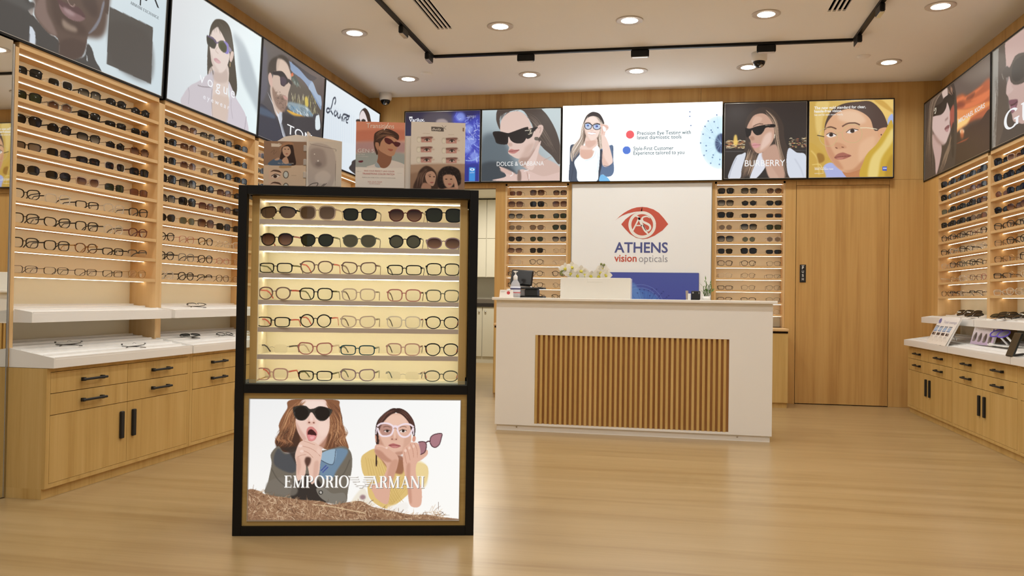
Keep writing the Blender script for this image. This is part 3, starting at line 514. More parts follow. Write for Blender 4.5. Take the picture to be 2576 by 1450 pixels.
BAY1 = ['sq:k:D sq:c:D sq:k:G panto:k:D hex:k:D', 'sq:k:N hex:z:B sq:k:D rect:k:D sq_:s:D', 'pilot:k:D round:k:D cat:k:G hex_:k:D panto:t:B', 'rect:k:U sq_:s:D rect:k:D sq:c:D sq:k:D', 'pilot_:s:D pilot_:k:D cat:w:B sq_:s:N sq_:b:T', 'cat:k:C sq:c:C:k rect:k:C sq:c:C sq:k:C', 'sq:k:C cat:k:C sq:k:C round:c:C:k panto:r:C', 'sq:k:C sq:k:C panto:t:C:m rect:k:C half:s:C:k', 'rect_:n:C:k rect_:k:C:k rect_:s:C:k rect_:k:C:k panto_:m:C']
BAY2 = ['sq:k:D cat:b:B sq:k:G sq:k:D sq:k:D', 'cat:k:D sq:b:B sq_:m:U sq:k:D hex:k:D', 'sq:k:D panto:y:B round_:m:U panto:k:D sq:k:D', 'over:k:D over:k:G panto:k:D sq:b:B hex:k:D', 'sq:k:G over:k:D sq:r:B sq:b:B over:k:D', 'cat:k:D pilot_:m:O over:b:B sq:k:D sq:k:D', 'panto:k:C sq_:p:C panto:k:C:m round_:c:C:m sq:c:C', 'panto:k:C sq:z:C:k panto:k:C:b hex_:p:C round_:m:C', 'panto:c:C:k panto:k:C half:k:C panto_:s:C:k hex_:m:C']
BAY3 = ['sq:v:D sq:k:D panto:k:D sq:k:D over:k:D', 'panto:k:D sq:k:G sq:b:B over:k:D sq:k:D', 'sq:k:D over:k:D hex:k:D sq:t:B panto:k:D', 'panto:k:C sq:k:C cat:c:C sq:k:C round_:m:C', 'sq:k:C panto:k:C sq:c:C panto:k:C sq_:s:C']
for bi, (rows, nmb) in enumerate(((BAY1, 'nearest'), (BAY2, 'second'), (BAY3, 'third'))):
    a0, a1 = LB[bi] + .03, LB[bi + 1] - .03; w = (a1 - a0) / 5
    for r, row in enumerate(rows):
        for i, cd in enumerate(row.split()):
            eyewear(cd, (LC - .040, a0 + w * (i + .5) - .012, ZL[r] + .0195), math.radians(90 - (21, 17, 14, 12, 12)[i] if bi == 0 else 79), '%s from left, %s shelf, %s left bay' % (ORD[i], ORD[r], nmb), 'eyewear in the left wall cases', r > 5 and (i + r) % 2 == 0)
BL = ['sq_:b:T over:t:B sq:k:B', 'over:b:B over:k:D over:b:B', 'cat:k:G rect:k:N sq:k:N', 'panto_:s:U cat:t:U pilot:k:N', 'cat:k:D pilot_:k:N cat:k:G', 'cat:b:B sq:k:D round_:m:C', 'sq_:c:C:m panto:k:C sq_:w:C:k', 'rect:k:C panto:k:C panto:k:C', 'sq:k:C cat:k:C round_:k:C', 'sq:k:C panto:k:C cat:k:C']
BR_ = ['over:k:D over:k:G panto:b:B', 'over:k:G hex:k:D cat:k:D', 'over:k:D rect:k:D rect:t:D', 'round_:m:U over:k:G sq:k:N', 'over:k:G round_:m:O hex:w:U', 'sq:k:D over:k:D rect:k:D', 'sq:k:C panto:k:C panto_:k:C', 'sq_:c:C:k panto_:k:C rect_:k:C', 'rect:k:C panto_:k:C panto_:k:C', 'half:k:C half:k:C panto_:k:C', 'sq_:c:C round_:c:C round_:m:C']
for rows, x0, x1, nmb in ((BL, -1.693, -1.059, 'left'), (BR_, .472, 1.118, 'right')):
    w = (x1 - x0) / 3
    for r, row in enumerate(rows):
        for i, cd in enumerate(row.split()):
            xx = x0 + (.088, .317, .56)[i] + (0 if nmb == 'left' else .0)
            eyewear(cd, (xx, D + .022, ZB[r] + .0195), -.12 + .06 * ((r * 3 + i) % 4), '%s from left, %s shelf, back case %s of sign' % (ORD[i], ORD[r], nmb), 'eyewear in the back wall cases')
RB1 = ['over:k:D panto:k:D sq:k:D sq:k:D over:k:D', 'over:k:D panto:b:U sq_:s:U panto:r:B sq:b:D', 'sq_:s:O sq:k:D sq:k:D over:k:D sq:b:B', 'sq:k:D sq:k:D sq:k:D round_:b:U sq_:s:T', 'round:k:C panto:k:C panto:k:C:s panto_:r:C sq:k:C', 'sq:k:C sq:c:C sq:k:C sq:c:C:k hex:c:C', 'panto_:c:C panto:k:C sq:g:C panto:k:C sq_:m:C', 'rim:c:C round_:m:C sq:c:C panto_:b:C round_:p:C', 'round_:k:C half:k:C round_:c:C half:k:C sq_:c:C']
RB2 = ['over:k:D sq:w:B panto:k:D', 'over:k:D round:k:D sq:k:D', 'round_:m:T sq:k:D sq:k:D', 'panto:k:D panto:t:B panto:b:B', 'sq:k:C panto:k:C rect:k:C', 'sq_:s:C panto:k:C panto:k:C', 'sq_:k:C round_:m:C sq:k:C', 'rect:k:C round_:m:C round_:c:C', 'rect:c:C panto:c:C round_:c:C']
for rows, yhi, ylo, nmb in ((RB1, 8.29, 7.09, 'farthest'), (RB2, 7.02, 5.84, 'middle')):
    w = (yhi - ylo) / 5
    for r, row in enumerate(rows):
        for i, cd in enumerate(row.split()):
            eyewear(cd, (RC + .040, yhi - w * (i + .5), ZR[r] + .0195), math.radians(-90 + 30 - 2 * i), '%s from left, %s shelf, %s right bay' % (ORD[i], ORD[r], nmb), 'eyewear in the right wall cases', r > 4 and (i + r) % 2 == 0)
# pairs lying on the white shelves and tables
def onslope(side, d, kind):
    zb, zf, df = {'Ls': (.930, .890, -.101), 'Lt': (.746, .672, -.246), 'Rs': (.922, .880, -.103), 'Rt': (.740, .668, -.261)}[side + kind]; return zb + (zf - zb) * (.172 - d) / (.172 - df)
k_ = 0
for y, d, cd, wh in ((7.95, .10, 'sq:k:D', 'back row'), (7.55, -.03, 'pilot_:k:D', 'front row'), (7.28, -.05, 'over:k:D', 'front row, by the post'), (7.70, .09, 'sq:k:D', 'back row, by the middle'), (6.90, .06, 'pilot:k:D', 'by the post'), (6.80, -.03, 'sq:k:N', 'near its front edge'), (6.62, -.05, 'over:k:D', 'at its front edge'), (6.60, .09, 'wrap:k:D', 'back row'), (6.42, -.02, 'panto:k:D', 'far end in view')):
    eyewear(cd, (RC + d, y, onslope('R', d, 's') + .026), math.radians(-90 + 30), '%s of %s right white shelf' % (wh, 'farthest' if y > 7.056 else 'middle'), 'sunglasses lying on the white shelves', False, math.radians(-62), 1.0, True)
for y, d, cd, wh in ((5.22, -.02, 'half:k:C', 'lying alone on the second left white shelf'), (5.05, -.08, 'half:k:D', 'lying on the second left table, near end'), (5.42, -.12, 'round_:k:C', 'lying on the second left table, middle'), (5.62, -.16, 'round_:m:C', 'lying on the second left table, far end'), (4.30, -.19, 'rim:s:C', 'lying on the nearest left table, far half'), (3.95, -.05, 'rim:s:C', 'lying on the nearest left table, near half')):
    kd = 's' if 'shelf' in wh else 't'; eyewear(cd, (LC - d, y, onslope('L', d, kd) + .022), math.radians(66), wh, 'eyewear lying on the left white surfaces', False, math.radians(-70), 1.0, True)
# ------------------------------------------------------------------ lettering
def fontmesh(txt, style):
    cu = bpy.data.curves.new('t', 'FONT'); cu.body = txt; cu.size = 1; cu.resolution_u = 3; cu.fill_mode = 'FRONT'
    if style == 'bold': cu.offset = .018
    if style == 'thin': cu.offset = -.012
    if style == 'wide': cu.space_character = 1.5
    if style == 'script': cu.shear = .35
    o = bpy.data.objects.new('t', cu); COL.objects.link(o); dg = bpy.context.evaluated_depsgraph_get(); me = bpy.data.meshes.new_from_object(o.evaluated_get(dg)); bpy.data.objects.remove(o); bpy.data.curves.remove(cu)
    n = len(me.vertices); V = np.zeros(n * 3); me.vertices.foreach_get('co', V); V = V.reshape(-1, 3)[:, :2]; F = [tuple(p.vertices) for p in me.polygons]; bpy.data.meshes.remove(me); return V, F
CAPH = fontmesh('H', 'sans')[0][:, 1].max()
def strip(P, Wd):
    P = np.array(P, float); T_ = np.gradient(P, axis=0); n = np.stack([-T_[:, 1], T_[:, 0]], 1); n /= np.linalg.norm(n, axis=1)[:, None]; w = np.array(Wd)[:, None] / 2; return P + n * w, P - n * w
def glyph(ch, k):
    """high-contrast serif capital on a unit cap height; k = thin stroke"""
    S_ = []; tk = .15
    def ln(x0, y0, x1, y1, w): S_.append(strip([(x0, y0), (x1, y1)], [w, w]))
    def st(x, w, top=True, bot=True):
        ln(x, 0, x, 1, w)
        if top: ln(x - w / 2 - .07, 1 - k / 2, x + w / 2 + .07, 1 - k / 2, k)
        if bot: ln(x - w / 2 - .07, k / 2, x + w / 2 + .07, k / 2, k)
    def arc(cx, cy, rx, ry, a0, a1, n=20):
        t_ = np.linspace(a0, a1, n); S_.append(strip([(cx + (rx - (k + (tk - k) * abs(math.cos(q))) / 2) * math.cos(q), cy + (ry - k / 2) * math.sin(q)) for q in t_], [k + (tk - k) * abs(math.cos(q)) for q in t_]))
    pi = math.pi
    if ch == 'E': st(.14, tk); ln(.1, 1 - k / 2, .52, 1 - k / 2, k); ln(.1, k / 2, .55, k / 2, k); ln(.1, .52, .42, .52, k); ln(.515, 1, .515, .78, .035); ln(.54, 0, .54, .24, .035); ln(.42, .42, .42, .62, .03); return S_, .64
    if ch == 'M': st(.12, k * 1.3); ln(.13, .98, .42, .02, tk); ln(.42, .02, .74, .98, k); st(.78, tk); return S_, .96
    if ch == 'P': st(.14, tk); arc(.3, .74, .30, .26, -pi / 2, pi / 2); ln(.14, 1 - k / 2, .32, 1 - k / 2, k); ln(.14, .48 + k / 2, .32, .48 + k / 2, k); return S_, .66
    if ch == 'R': st(.14, tk); arc(.3, .75, .28, .25, -pi / 2, pi / 2); ln(.14, 1 - k / 2, .32, 1 - k / 2, k); ln(.14, .5 + k / 2, .32, .5 + k / 2, k); S_.append(strip([(.34, .5), (.46, .36), (.52, .1), (.62, .0)], [tk * .7, tk, tk, k * 1.4])); return S_, .68
    if ch == 'O': arc(.40, .5, .40, .52, 0, 2 * pi, 36); return S_, .84
    if ch == 'I': st(.14, tk); return S_, .30
    if ch == 'A': ln(.10, .02, .38, 1, k); ln(.36, 1, .64, .02, tk); ln(.18, .33, .54, .33, k); ln(.0, k / 2, .2, k / 2, k); ln(.5, k / 2, .78, k / 2, k); return S_, .76
    if ch == 'N': st(.12, k * 1.3); ln(.12, .99, .64, .01, tk); st(.66, k * 1.3, True, False); return S_, .80
    if ch == 'G': arc(.42, .5, .42, .52, .22 * pi, 1.72 * pi, 30); ln(.72, .06, .72, .42, tk * .9); ln(.56, .42, .84, .42, k); return S_, .88
    if ch == 'C': arc(.42, .5, .42, .52, .25 * pi, 1.75 * pi, 30); return S_, .78
    if ch == 'U': ln(.14, 1, .14, .3, tk); S_.append(strip([(.14, .32), (.16, .14), (.28, .03), (.44, .03), (.56, .12), (.6, .32)], [tk, tk * .9, k * 1.6, k * 1.5, k * 1.4, k * 1.2])); ln(.6, .3, .6, 1, k * 1.2); ln(0, 1 - k / 2, .28, 1 - k / 2, k); ln(.5, 1 - k / 2, .72, 1 - k / 2, k); return S_, .76
    if ch == 'S': S_.append(strip([(.5, .82), (.4, .96), (.24, .99), (.1, .88), (.1, .72), (.26, .57), (.44, .45), (.5, .28), (.42, .08), (.24, .01), (.08, .08), (.04, .24)], [k * 2, k, k * 1.2, tk * .8, tk, tk * 1.1, tk * 1.1, tk, tk * .8, k * 1.2, k, k * 2])); return S_, .6
    if ch == 'H': st(.14, tk); st(.66, tk); ln(.1, .5, .7, .5, k); return S_, .82
    if ch == 'X': ln(.06, 1, .62, 0, tk); ln(.6, 1, .08, 0, k); ln(0, k / 2, .2, k / 2, k); ln(.46, k / 2, .74, k / 2, k); ln(0, 1 - k / 2, .24, 1 - k / 2, k); ln(.48, 1 - k / 2, .72, 1 - k / 2, k); return S_, .74
    return S_, .35
def serifmesh(txt, k):
    V, F, x = [], [], 0.
    for ch in txt:
        S_, adv = glyph(ch, k)
        for A_, B_ in S_:
            i = len(V); n = len(A_)
            for a, b_ in zip(A_, B_): V += [(a[0] + x, a[1]), (b_[0] + x, b_[1])]
            for q in range(n - 1): F.append((i + 2 * q, i + 2 * q + 1, i + 2 * q + 3, i + 2 * q + 2))
        x += adv + .05
    return np.array(V), F
def lettermesh(txt, style):
    """points with x in 0..1 over the line's length and y = 1 at cap height"""
    if style in ('serif', 'didone'): V, F = serifmesh(txt, .05 if style == 'didone' else .075); ch = 1.0
    else: V, F = fontmesh(txt, style); ch = CAPH
    V = V.copy(); V[:, 0] = (V[:, 0] - V[:, 0].min()) / (V[:, 0].max() - V[:, 0].min()); V[:, 1] /= ch; return V, F
def inkmat(col, strength):
    n = 'ink_%d_%d_%d_%s' % (tuple(col) + ('lit' if strength else 'flat',))
    return glow(n, col, strength) if strength else mat(n, col, .5)
def lettering(txt, style, O, U, V_, n, u0, u1, v, h, m, parent, name='lettering'):
    P, F = lettermesh(txt, style); O, U, V_, n = Vector(O), Vector(U), Vector(V_), Vector(n); co = [tuple(O + U * (u0 + (u1 - u0) * float(x)) + V_ * (v - h * float(y)) + n) for x, y in P]
    grp = [F]
    if h * V_.length > .03 and len(txt) < 16:
        # large words: one mesh for each letter (faces grouped where their spans along the line overlap)
        sp = sorted((min(P[k][0] for k in f), max(P[k][0] for k in f), f) for f in F); grp = []; hi = -1
        for a, b_, f in sp:
            if a > hi + 1e-4 or not grp: grp.append([])
            grp[-1].append(f); hi = max(hi, b_)
    for g in grp:
        ids = sorted({k for f in g for k in f}); mp = {k: i for i, k in enumerate(ids)}; me = bpy.data.meshes.new(name); me.from_pydata([co[k] for k in ids], [], [tuple(mp[k] for k in f) for f in g]); me.update()
        o = obj('letter' if len(grp) > 1 else name, me, m, parent)
    return o
# ------------------------------------------------------------------ prints
def _lin(c):
    c=np.asarray(c,float)/255.
    return np.where(c<=.04045,c/12.92,((c+.055)/1.055)**2.4)
def _smooth(P,closed=True,n=6):
    P=np.asarray(P,float);m=len(P)
    if m<3:return P
    out=[]
    rng=range(m) if closed else range(m-1)
    for i in rng:
        if closed:a,b,c,d=P[i-1],P[i],P[(i+1)%m],P[(i+2)%m]
        else:a,b,c,d=P[max(i-1,0)],P[i],P[i+1],P[min(i+2,m-1)]
        for k in range(n):
            t=k/n
            out.append(.5*((2*b)+(c-a)*t+(2*a-5*b+4*c-d)*t*t+(3*b-a-3*c+d)*t**3))
    if not closed:out.append(P[-1])
    return np.array(out)
def _blur(M,r):
    r=int(round(r))
    if r<1:return M
    for _ in range(2):
        for ax in(0,1):
            pad=[(0,0),(0,0)];pad[ax]=(r+1,r)
            C=np.cumsum(np.pad(M,pad,mode='edge'),axis=ax);n=2*r+1
            if ax==0:M=(C[n:]-C[:-n])/n
            else:M=(C[:,n:]-C[:,:-n])/n
    return M
class Art:
    """paints one flat print on a grid of w x h points; u runs right, v runs down, both 0..1"""
    def __init__(s,w,h,col=(255,255,255)):
        s.w,s.h=w,h;s.c=np.zeros((h,w,3));s.c[:]=col;s.sc=np.array([w-1.,h-1.])
    def grad(s,tl,tr,bl,br):
        u=np.linspace(0,1,s.w)[None,:,None];v=np.linspace(0,1,s.h)[:,None,None]
        tl,tr,bl,br=[np.array(k,float) for k in(tl,tr,bl,br)]
        s.c=(tl*(1-u)+tr*u)*(1-v)+(bl*(1-u)+br*u)*v
    def _mask(s,Q):
        x0,y0=np.floor(Q.min(0)).astype(int)-1;x1,y1=np.ceil(Q.max(0)).astype(int)+2
        return max(x0,0),max(y0,0),min(x1,s.w),min(y1,s.h)
    def fill(s,Q,col,feather=0,a=1.):
        """Q polygon in grid units, 2x2 samples per point"""
        f=int(math.ceil(feather*2));x0,y0=np.floor(Q.min(0)).astype(int)-1-f;x1,y1=np.ceil(Q.max(0)).astype(int)+2+f
        cx0,cy0,cx1,cy1=max(x0,-f),max(y0,-f),min(x1,s.w+f),min(y1,s.h+f)
        if cx1<=cx0 or cy1<=cy0:return
        ys=(np.arange((cy1-cy0)*2)+.5)/2+cy0-.5;xs=(np.arange((cx1-cx0)*2)+.5)/2+cx0-.5
        M=np.zeros((len(ys),len(xs)),np.int8)
        A=Q;B=np.roll(Q,-1,0)
        for (ax,ay),(bx,by) in zip(A,B):
            if ay==by:continue
            lo,hi=(ay,by) if ay<by else (by,ay)
            i0=np.searchsorted(ys,lo);i1=np.searchsorted(ys,hi)
            if i1<=i0:continue
            xi=ax+(ys[i0:i1]-ay)*(bx-ax)/(by-ay)
            M[i0:i1]^=(xs[None,:]>=xi[:,None]).astype(np.int8)
        M=M.astype(float).reshape(cy1-cy0,2,cx1-cx0,2).mean((1,3))
        if feather:M=_blur(M,feather)
        gx0,gy0,gx1,gy1=max(cx0,0),max(cy0,0),min(cx1,s.w),min(cy1,s.h)
        if gx1<=gx0 or gy1<=gy0:return
        M=(M[gy0-cy0:gy1-cy0,gx0-cx0:gx1-cx0]*a)[...,None]
        R=s.c[gy0:gy1,gx0:gx1];R[:]=R*(1-M)+np.array(col,float)*M
    def p(s,pts,col,f=0,a=1.,sharp=False):
        Q=np.asarray(pts,float)*s.sc
        if not sharp and len(Q)>2:Q=_smooth(Q)
        s.fill(Q,col,f*s.w,a)
    def e(s,c,r,col,f=0,a=1.,rot=0):
        t=np.linspace(0,2*np.pi,28,endpoint=False);x,y=np.cos(t)*r[0]*s.sc[0],np.sin(t)*r[1]*s.sc[1]
        cr,sr=math.cos(rot),math.sin(rot)
        s.fill(np.stack([x*cr-y*sr+c[0]*s.sc[0],x*sr+y*cr+c[1]*s.sc[1]],1),col,f*s.w,a)
    def l(s,pts,col,w=.004,f=0,a=1.,sharp=False,taper=0):
        Q=np.asarray(pts,float)*s.sc
        if not sharp:Q=_smooth(Q,False)
        T=np.gradient(Q,axis=0);n=np.stack([-T[:,1],T[:,0]],1);n/=np.linalg.norm(n,axis=1)[:,None]+1e-9
        k=np.linspace(0,1,len(Q));W=w*s.w/2*(1-taper*np.abs(2*k-1)**2 if taper>0 else np.ones(len(Q)))
        s.fill(np.concatenate([Q+n*W[:,None],(Q-n*W[:,None])[::-1]]),col,f*s.w,a)
    def hair(s,g1,g2,n,cols,w=.004,jit=.01,seed=1,a=.8):
        """n strands between two guide curves"""
        R=random.Random(seed);g1=_smooth(np.asarray(g1,float),False,4);g2=_smooth(np.asarray(g2,float),False,4)
        m=24;ix=np.linspace(0,1,m)
        def rs(g):
            t=np.linspace(0,1,len(g));return np.stack([np.interp(ix,t,g[:,0]),np.interp(ix,t,g[:,1])],1)
        g1,g2=rs(g1),rs(g2)
        for i in range(n):
            k=R.random();q=g1*(1-k)+g2*k
            ph,am=R.random()*6.3,jit*R.random();q=q+np.stack([np.sin(ix*5+ph)*am,np.cos(ix*4+ph)*am*.4],1)
            i0=R.randint(0,10);i1=R.randint(13,m)
            s.l(q[i0:i1],R.choice(cols),w*(.5+R.random()),0,a,True,.9)
    def straw(s,poly,n,cols,ln=.05,w=.003,seed=3,ang=(-.5,.5)):
        R=random.Random(seed);P=np.asarray(poly,float);lo,hi=P.min(0),P.max(0);k=0
        def inside(x,y):
            c=False;j=len(P)-1
            for i in range(len(P)):
                if (P[i][1]>y)!=(P[j][1]>y) and x<(P[j][0]-P[i][0])*(y-P[i][1])/(P[j][1]-P[i][1])+P[i][0]:c=not c
                j=i
            return c
        while k<n:
            x=lo[0]+R.random()*(hi[0]-lo[0]);y=lo[1]+R.random()*(hi[1]-lo[1])
            if not inside(x,y):continue
            t=R.uniform(*ang)*math.pi;L=ln*(.4+R.random());dx,dy=math.cos(t)*L,math.sin(t)*L*s.w/s.h
            s.l([(x,y),(x+dx*.5,y+dy*.5+R.uniform(-.01,.01)),(x+dx,y+dy)],R.choice(cols),w*(.5+R.random()),0,.9,True,.5);k+=1
    def lin(s):return _lin(np.clip(s.c,0,255))

ARTS = {}
ARTS['L1'] = (299, 143, [
('grad',(225,233,236),(214,228,234),(220,230,232),(208,222,228)),
('p',[(-.204,1.021),(.157,.484),(.334,.611),(.343,.726),(.362,.724),(.369,.75),(.346,.795),(.363,.81),(.392,.845),(.434,.887),(.458,.892),(.474,.917),(.48,.993),(.53,.995),(.586,.938),(.598,.84),(.621,.863),(.64,.934),(.674,1.003),(.683,1.148),(.442,1.087),(-.202,1.093)],(74,71,69),.0007),
('p',[(.368,.468),(.372,.703),(.368,.796),(.392,.845),(.431,.886),(.461,.887),(.475,.922),(.481,.998),(.53,.998),(.577,.945),(.594,.848),(.6,.778),(.629,.726),(.647,.655),(.658,.577),(.668,.474),(.668,.197)],(97,79,70),.001),
('p',[(.345,.6),(.35,.3),(.38,.08),(.45,-.05),(.58,-.06),(.65,.06),(.69,.3),(.69,.5),(.66,.75),(.5,.8),(.38,.75)],(97,79,70),.006),
('p',[(.345,.32),(.36,.06),(.44,-.1),(.6,-.1),(.68,.08),(.69,.3),(.64,.12),(.52,.06),(.41,.12)],(34,28,26),.01),
('p',[(.371,.732),(.371,.799),(.404,.851),(.44,.882),(.464,.875),(.443,.807),(.417,.739),(.402,.63)],(140,118,110),.0036,.8),
('p',[(.421,.517),(.434,.702),(.458,.796),(.502,.818),(.565,.803),(.597,.765),(.558,.706),(.487,.684),(.448,.592)],(72,56,50),.0073,.55),
('p',[(.484,.747),(.509,.758),(.547,.765),(.542,.794),(.507,.804),(.485,.79)],(160,140,124),.0031,.85),
('p',[(.588,.372),(.619,.476),(.64,.565),(.625,.629),(.587,.606),(.561,.539)],(70,56,52),.0061,.6),
('p',[(.465,.647),(.486,.638),(.52,.628),(.552,.634),(.581,.663),(.558,.706),(.52,.722),(.488,.711),(.47,.682)],(134,104,104),.0007),
('p',[(.452,.623),(.485,.626),(.519,.621),(.555,.616),(.583,.661),(.543,.661),(.505,.66),(.471,.662)],(92,66,66),.001),
('p',[(.484,.662),(.515,.663),(.537,.675),(.519,.695),(.494,.689)],(176,150,150),.0017,.8),
('l',[(.496,.592),(.509,.622),(.524,.625),(.532,.604)],(190,165,155),.003,.0005,.8),
('p',[(.474,.917),(.481,.998),(.53,.998),(.577,.945),(.594,.848),(.556,.84),(.513,.861)],(80,64,58),.0029,.75),
('p',[(.598,.769),(.628,.716),(.65,.637),(.662,.548),(.67,.472),(.658,.492),(.645,.609),(.618,.708)],(150,160,178),.001,.6),
('p',[(.663,.254),(.669,.526),(.678,.552),(.689,.527),(.686,.234)],(88,72,64),.0004),
('p',[(.354,.891),(.364,.892),(.375,.915),(.378,.946),(.38,1.002),(.356,1.002)],(210,218,228),.0004,1,True),
('p',[(.597,.922),(.6,.927),(.604,.962),(.6,.964)],(214,220,224),.0002,1,True),
('p',[(.345,.794),(.364,.765),(.36,.813)],(164,154,148),.0007),
('p',[(.055,.834),(.276,.712),(.339,.753),(.369,.75),(.346,.795),(.292,.795),(.215,.802)],(96,94,92),.0024,.6),
('p',[(.693,.493),(.93,.474),(.938,.936),(.694,.925)],(86,82,78),.0012,1,True),
('p',[(.705,.596),(.914,.566),(.933,.92),(.732,.903)],(78,72,68),.0073,.5),
('p',[(.37,.3),(.46,.27),(.52,.3),(.6,.27),(.68,.29),(.67,.42),(.6,.46),(.54,.38),(.5,.38),(.46,.46),(.39,.44)],(24,22,22),.003)], [('A|X',.7464,.9586,.3016,.181,(70,70,70),'thin'),('ARMANI EXCHANGE',.7961,.9596,.3899,.0233,(95,98,100),'serif')])
ARTS['L2'] = (260, 161, [
('grad',(226,228,230),(240,252,254),(214,220,224),(236,250,252)),
('p',[(.643,.135),(.711,.286),(.774,.516),(.983,.753),(1.109,.984),(1.002,.531),(.803,.192)],(140,150,160),.0138,.5),
('p',[(.446,.099),(.533,.066),(.602,.095),(.648,.213),(.687,.399),(.73,.637),(.688,.756),(.606,.585),(.54,.513),(.412,.617),(.389,.65),(.374,.441),(.382,.264),(.399,.174)],(78,70,60),.0014),
('p',[(.409,.57),(.604,.461),(.629,.727),(.665,.967),(.579,1.071),(.447,1.04),(.422,.758)],(222,204,194),.0014),
('p',[(.389,.638),(.46,.574),(.454,.742),(.456,.854),(.455,.971),(.479,1.109),(.321,1.112),(.144,.997),(.163,.898),(.22,.806),(.306,.729)],(206,198,204),.0014),
('p',[(.625,.605),(.672,.657),(.729,.732),(.798,.789),(.857,.858),(.902,1.006),(.795,1.019),(.627,.992),(.636,.857),(.647,.742)],(212,204,212),.0014),
('l',[(.448,.745),(.444,.819),(.453,.894),(.47,.995)],(140,128,134),.004,.0005),
('l',[(.293,.773),(.347,.765),(.436,.735)],(128,116,120),.004,.0005),
('l',[(.2,.828),(.214,.878),(.212,.972)],(170,162,170),.0058,.0011,.7),
('l',[(.864,.86),(.856,.937),(.851,.996)],(150,142,152),.0046,.0007),
('l',[(.667,.755),(.673,.844),(.699,.937)],(180,170,178),.007,.0014,.7),
('p',[(.503,.772),(.587,.765),(.641,.754),(.642,.855),(.627,.992),(.482,.991),(.458,.892),(.458,.804)],(214,192,178),.0032,.8),
('p',[(.443,.586),(.536,.561),(.592,.503),(.612,.605),(.519,.662),(.459,.652)],(190,168,158),.0046,.6),
('p',[(.446,.179),(.485,.159),(.537,.212),(.577,.258),(.619,.328),(.608,.434),(.571,.52),(.525,.561),(.478,.56),(.428,.513),(.405,.427),(.392,.36),(.399,.256)],(231,214,205),.0011),
('p',[(.416,.421),(.451,.503),(.513,.559),(.478,.569),(.422,.506)],(205,184,174),.0028,.6),
('p',[(.479,.157),(.531,.21),(.584,.274),(.627,.35),(.64,.268),(.621,.176),(.559,.097),(.492,.091)],(80,72,62),.0011),
('p',[(.637,.312),(.661,.304),(.664,.348),(.644,.408),(.624,.401),(.624,.356)],(224,200,188),.001),
('l',[(.632,.423),(.632,.459)],(190,160,110),.008,.0005),
('p',[(.445,.467),(.476,.448),(.525,.465),(.496,.488),(.458,.485)],(205,160,162),.001),
('p',[(.463,.473),(.525,.463),(.491,.491)],(222,180,180),.001,.8),
('l',[(.48,.343),(.46,.382),(.478,.393),(.493,.396)],(196,172,160),.0052,.001,.8),
('p',[(.356,.296),(.384,.287),(.423,.28),(.466,.301),(.455,.36),(.436,.378),(.396,.378),(.366,.363)],(66,62,54),.0007),
('p',[(.365,.31),(.385,.301),(.425,.301),(.455,.321),(.441,.364),(.401,.366),(.374,.35)],(52,50,40),.0007),
('p',[(.356,.294),(.395,.284),(.435,.284),(.466,.303),(.488,.285),(.511,.265),(.546,.257),(.467,.315),(.43,.298),(.385,.297)],(96,78,120),.0007),
('p',[(.489,.29),(.511,.267),(.552,.252),(.596,.264),(.603,.316),(.59,.352),(.548,.361),(.517,.355),(.488,.329)],(86,84,60),.0007),
('p',[(.501,.299),(.529,.275),(.566,.278),(.575,.323),(.553,.351),(.522,.343)],(64,66,36),.0011),
('p',[(.54,.258),(.576,.25),(.606,.274),(.605,.345),(.56,.36),(.58,.339),(.583,.295),(.566,.273)],(140,128,200),.0007),
('p',[(.597,.278),(.629,.286),(.639,.304),(.613,.326)],(150,142,160),.0007),
('hair',[(.481,.097),(.554,.109),(.609,.192)],[(.414,.146),(.391,.221),(.387,.29)],24,[(66,58,50),(100,92,82)],.0034,.0046,2,.6),
('hair',[(.382,.461),(.385,.556),(.389,.65)],[(.424,.539),(.444,.579),(.453,.619)],14,[(70,62,54),(90,84,76)],.0034,.0034,3,.6)], [('vogue',.3071,.7062,.7378,.098,(252,253,255),'wide'),('eyewear',.3574,.6491,.8688,.0441,(248,248,252),'wide')])
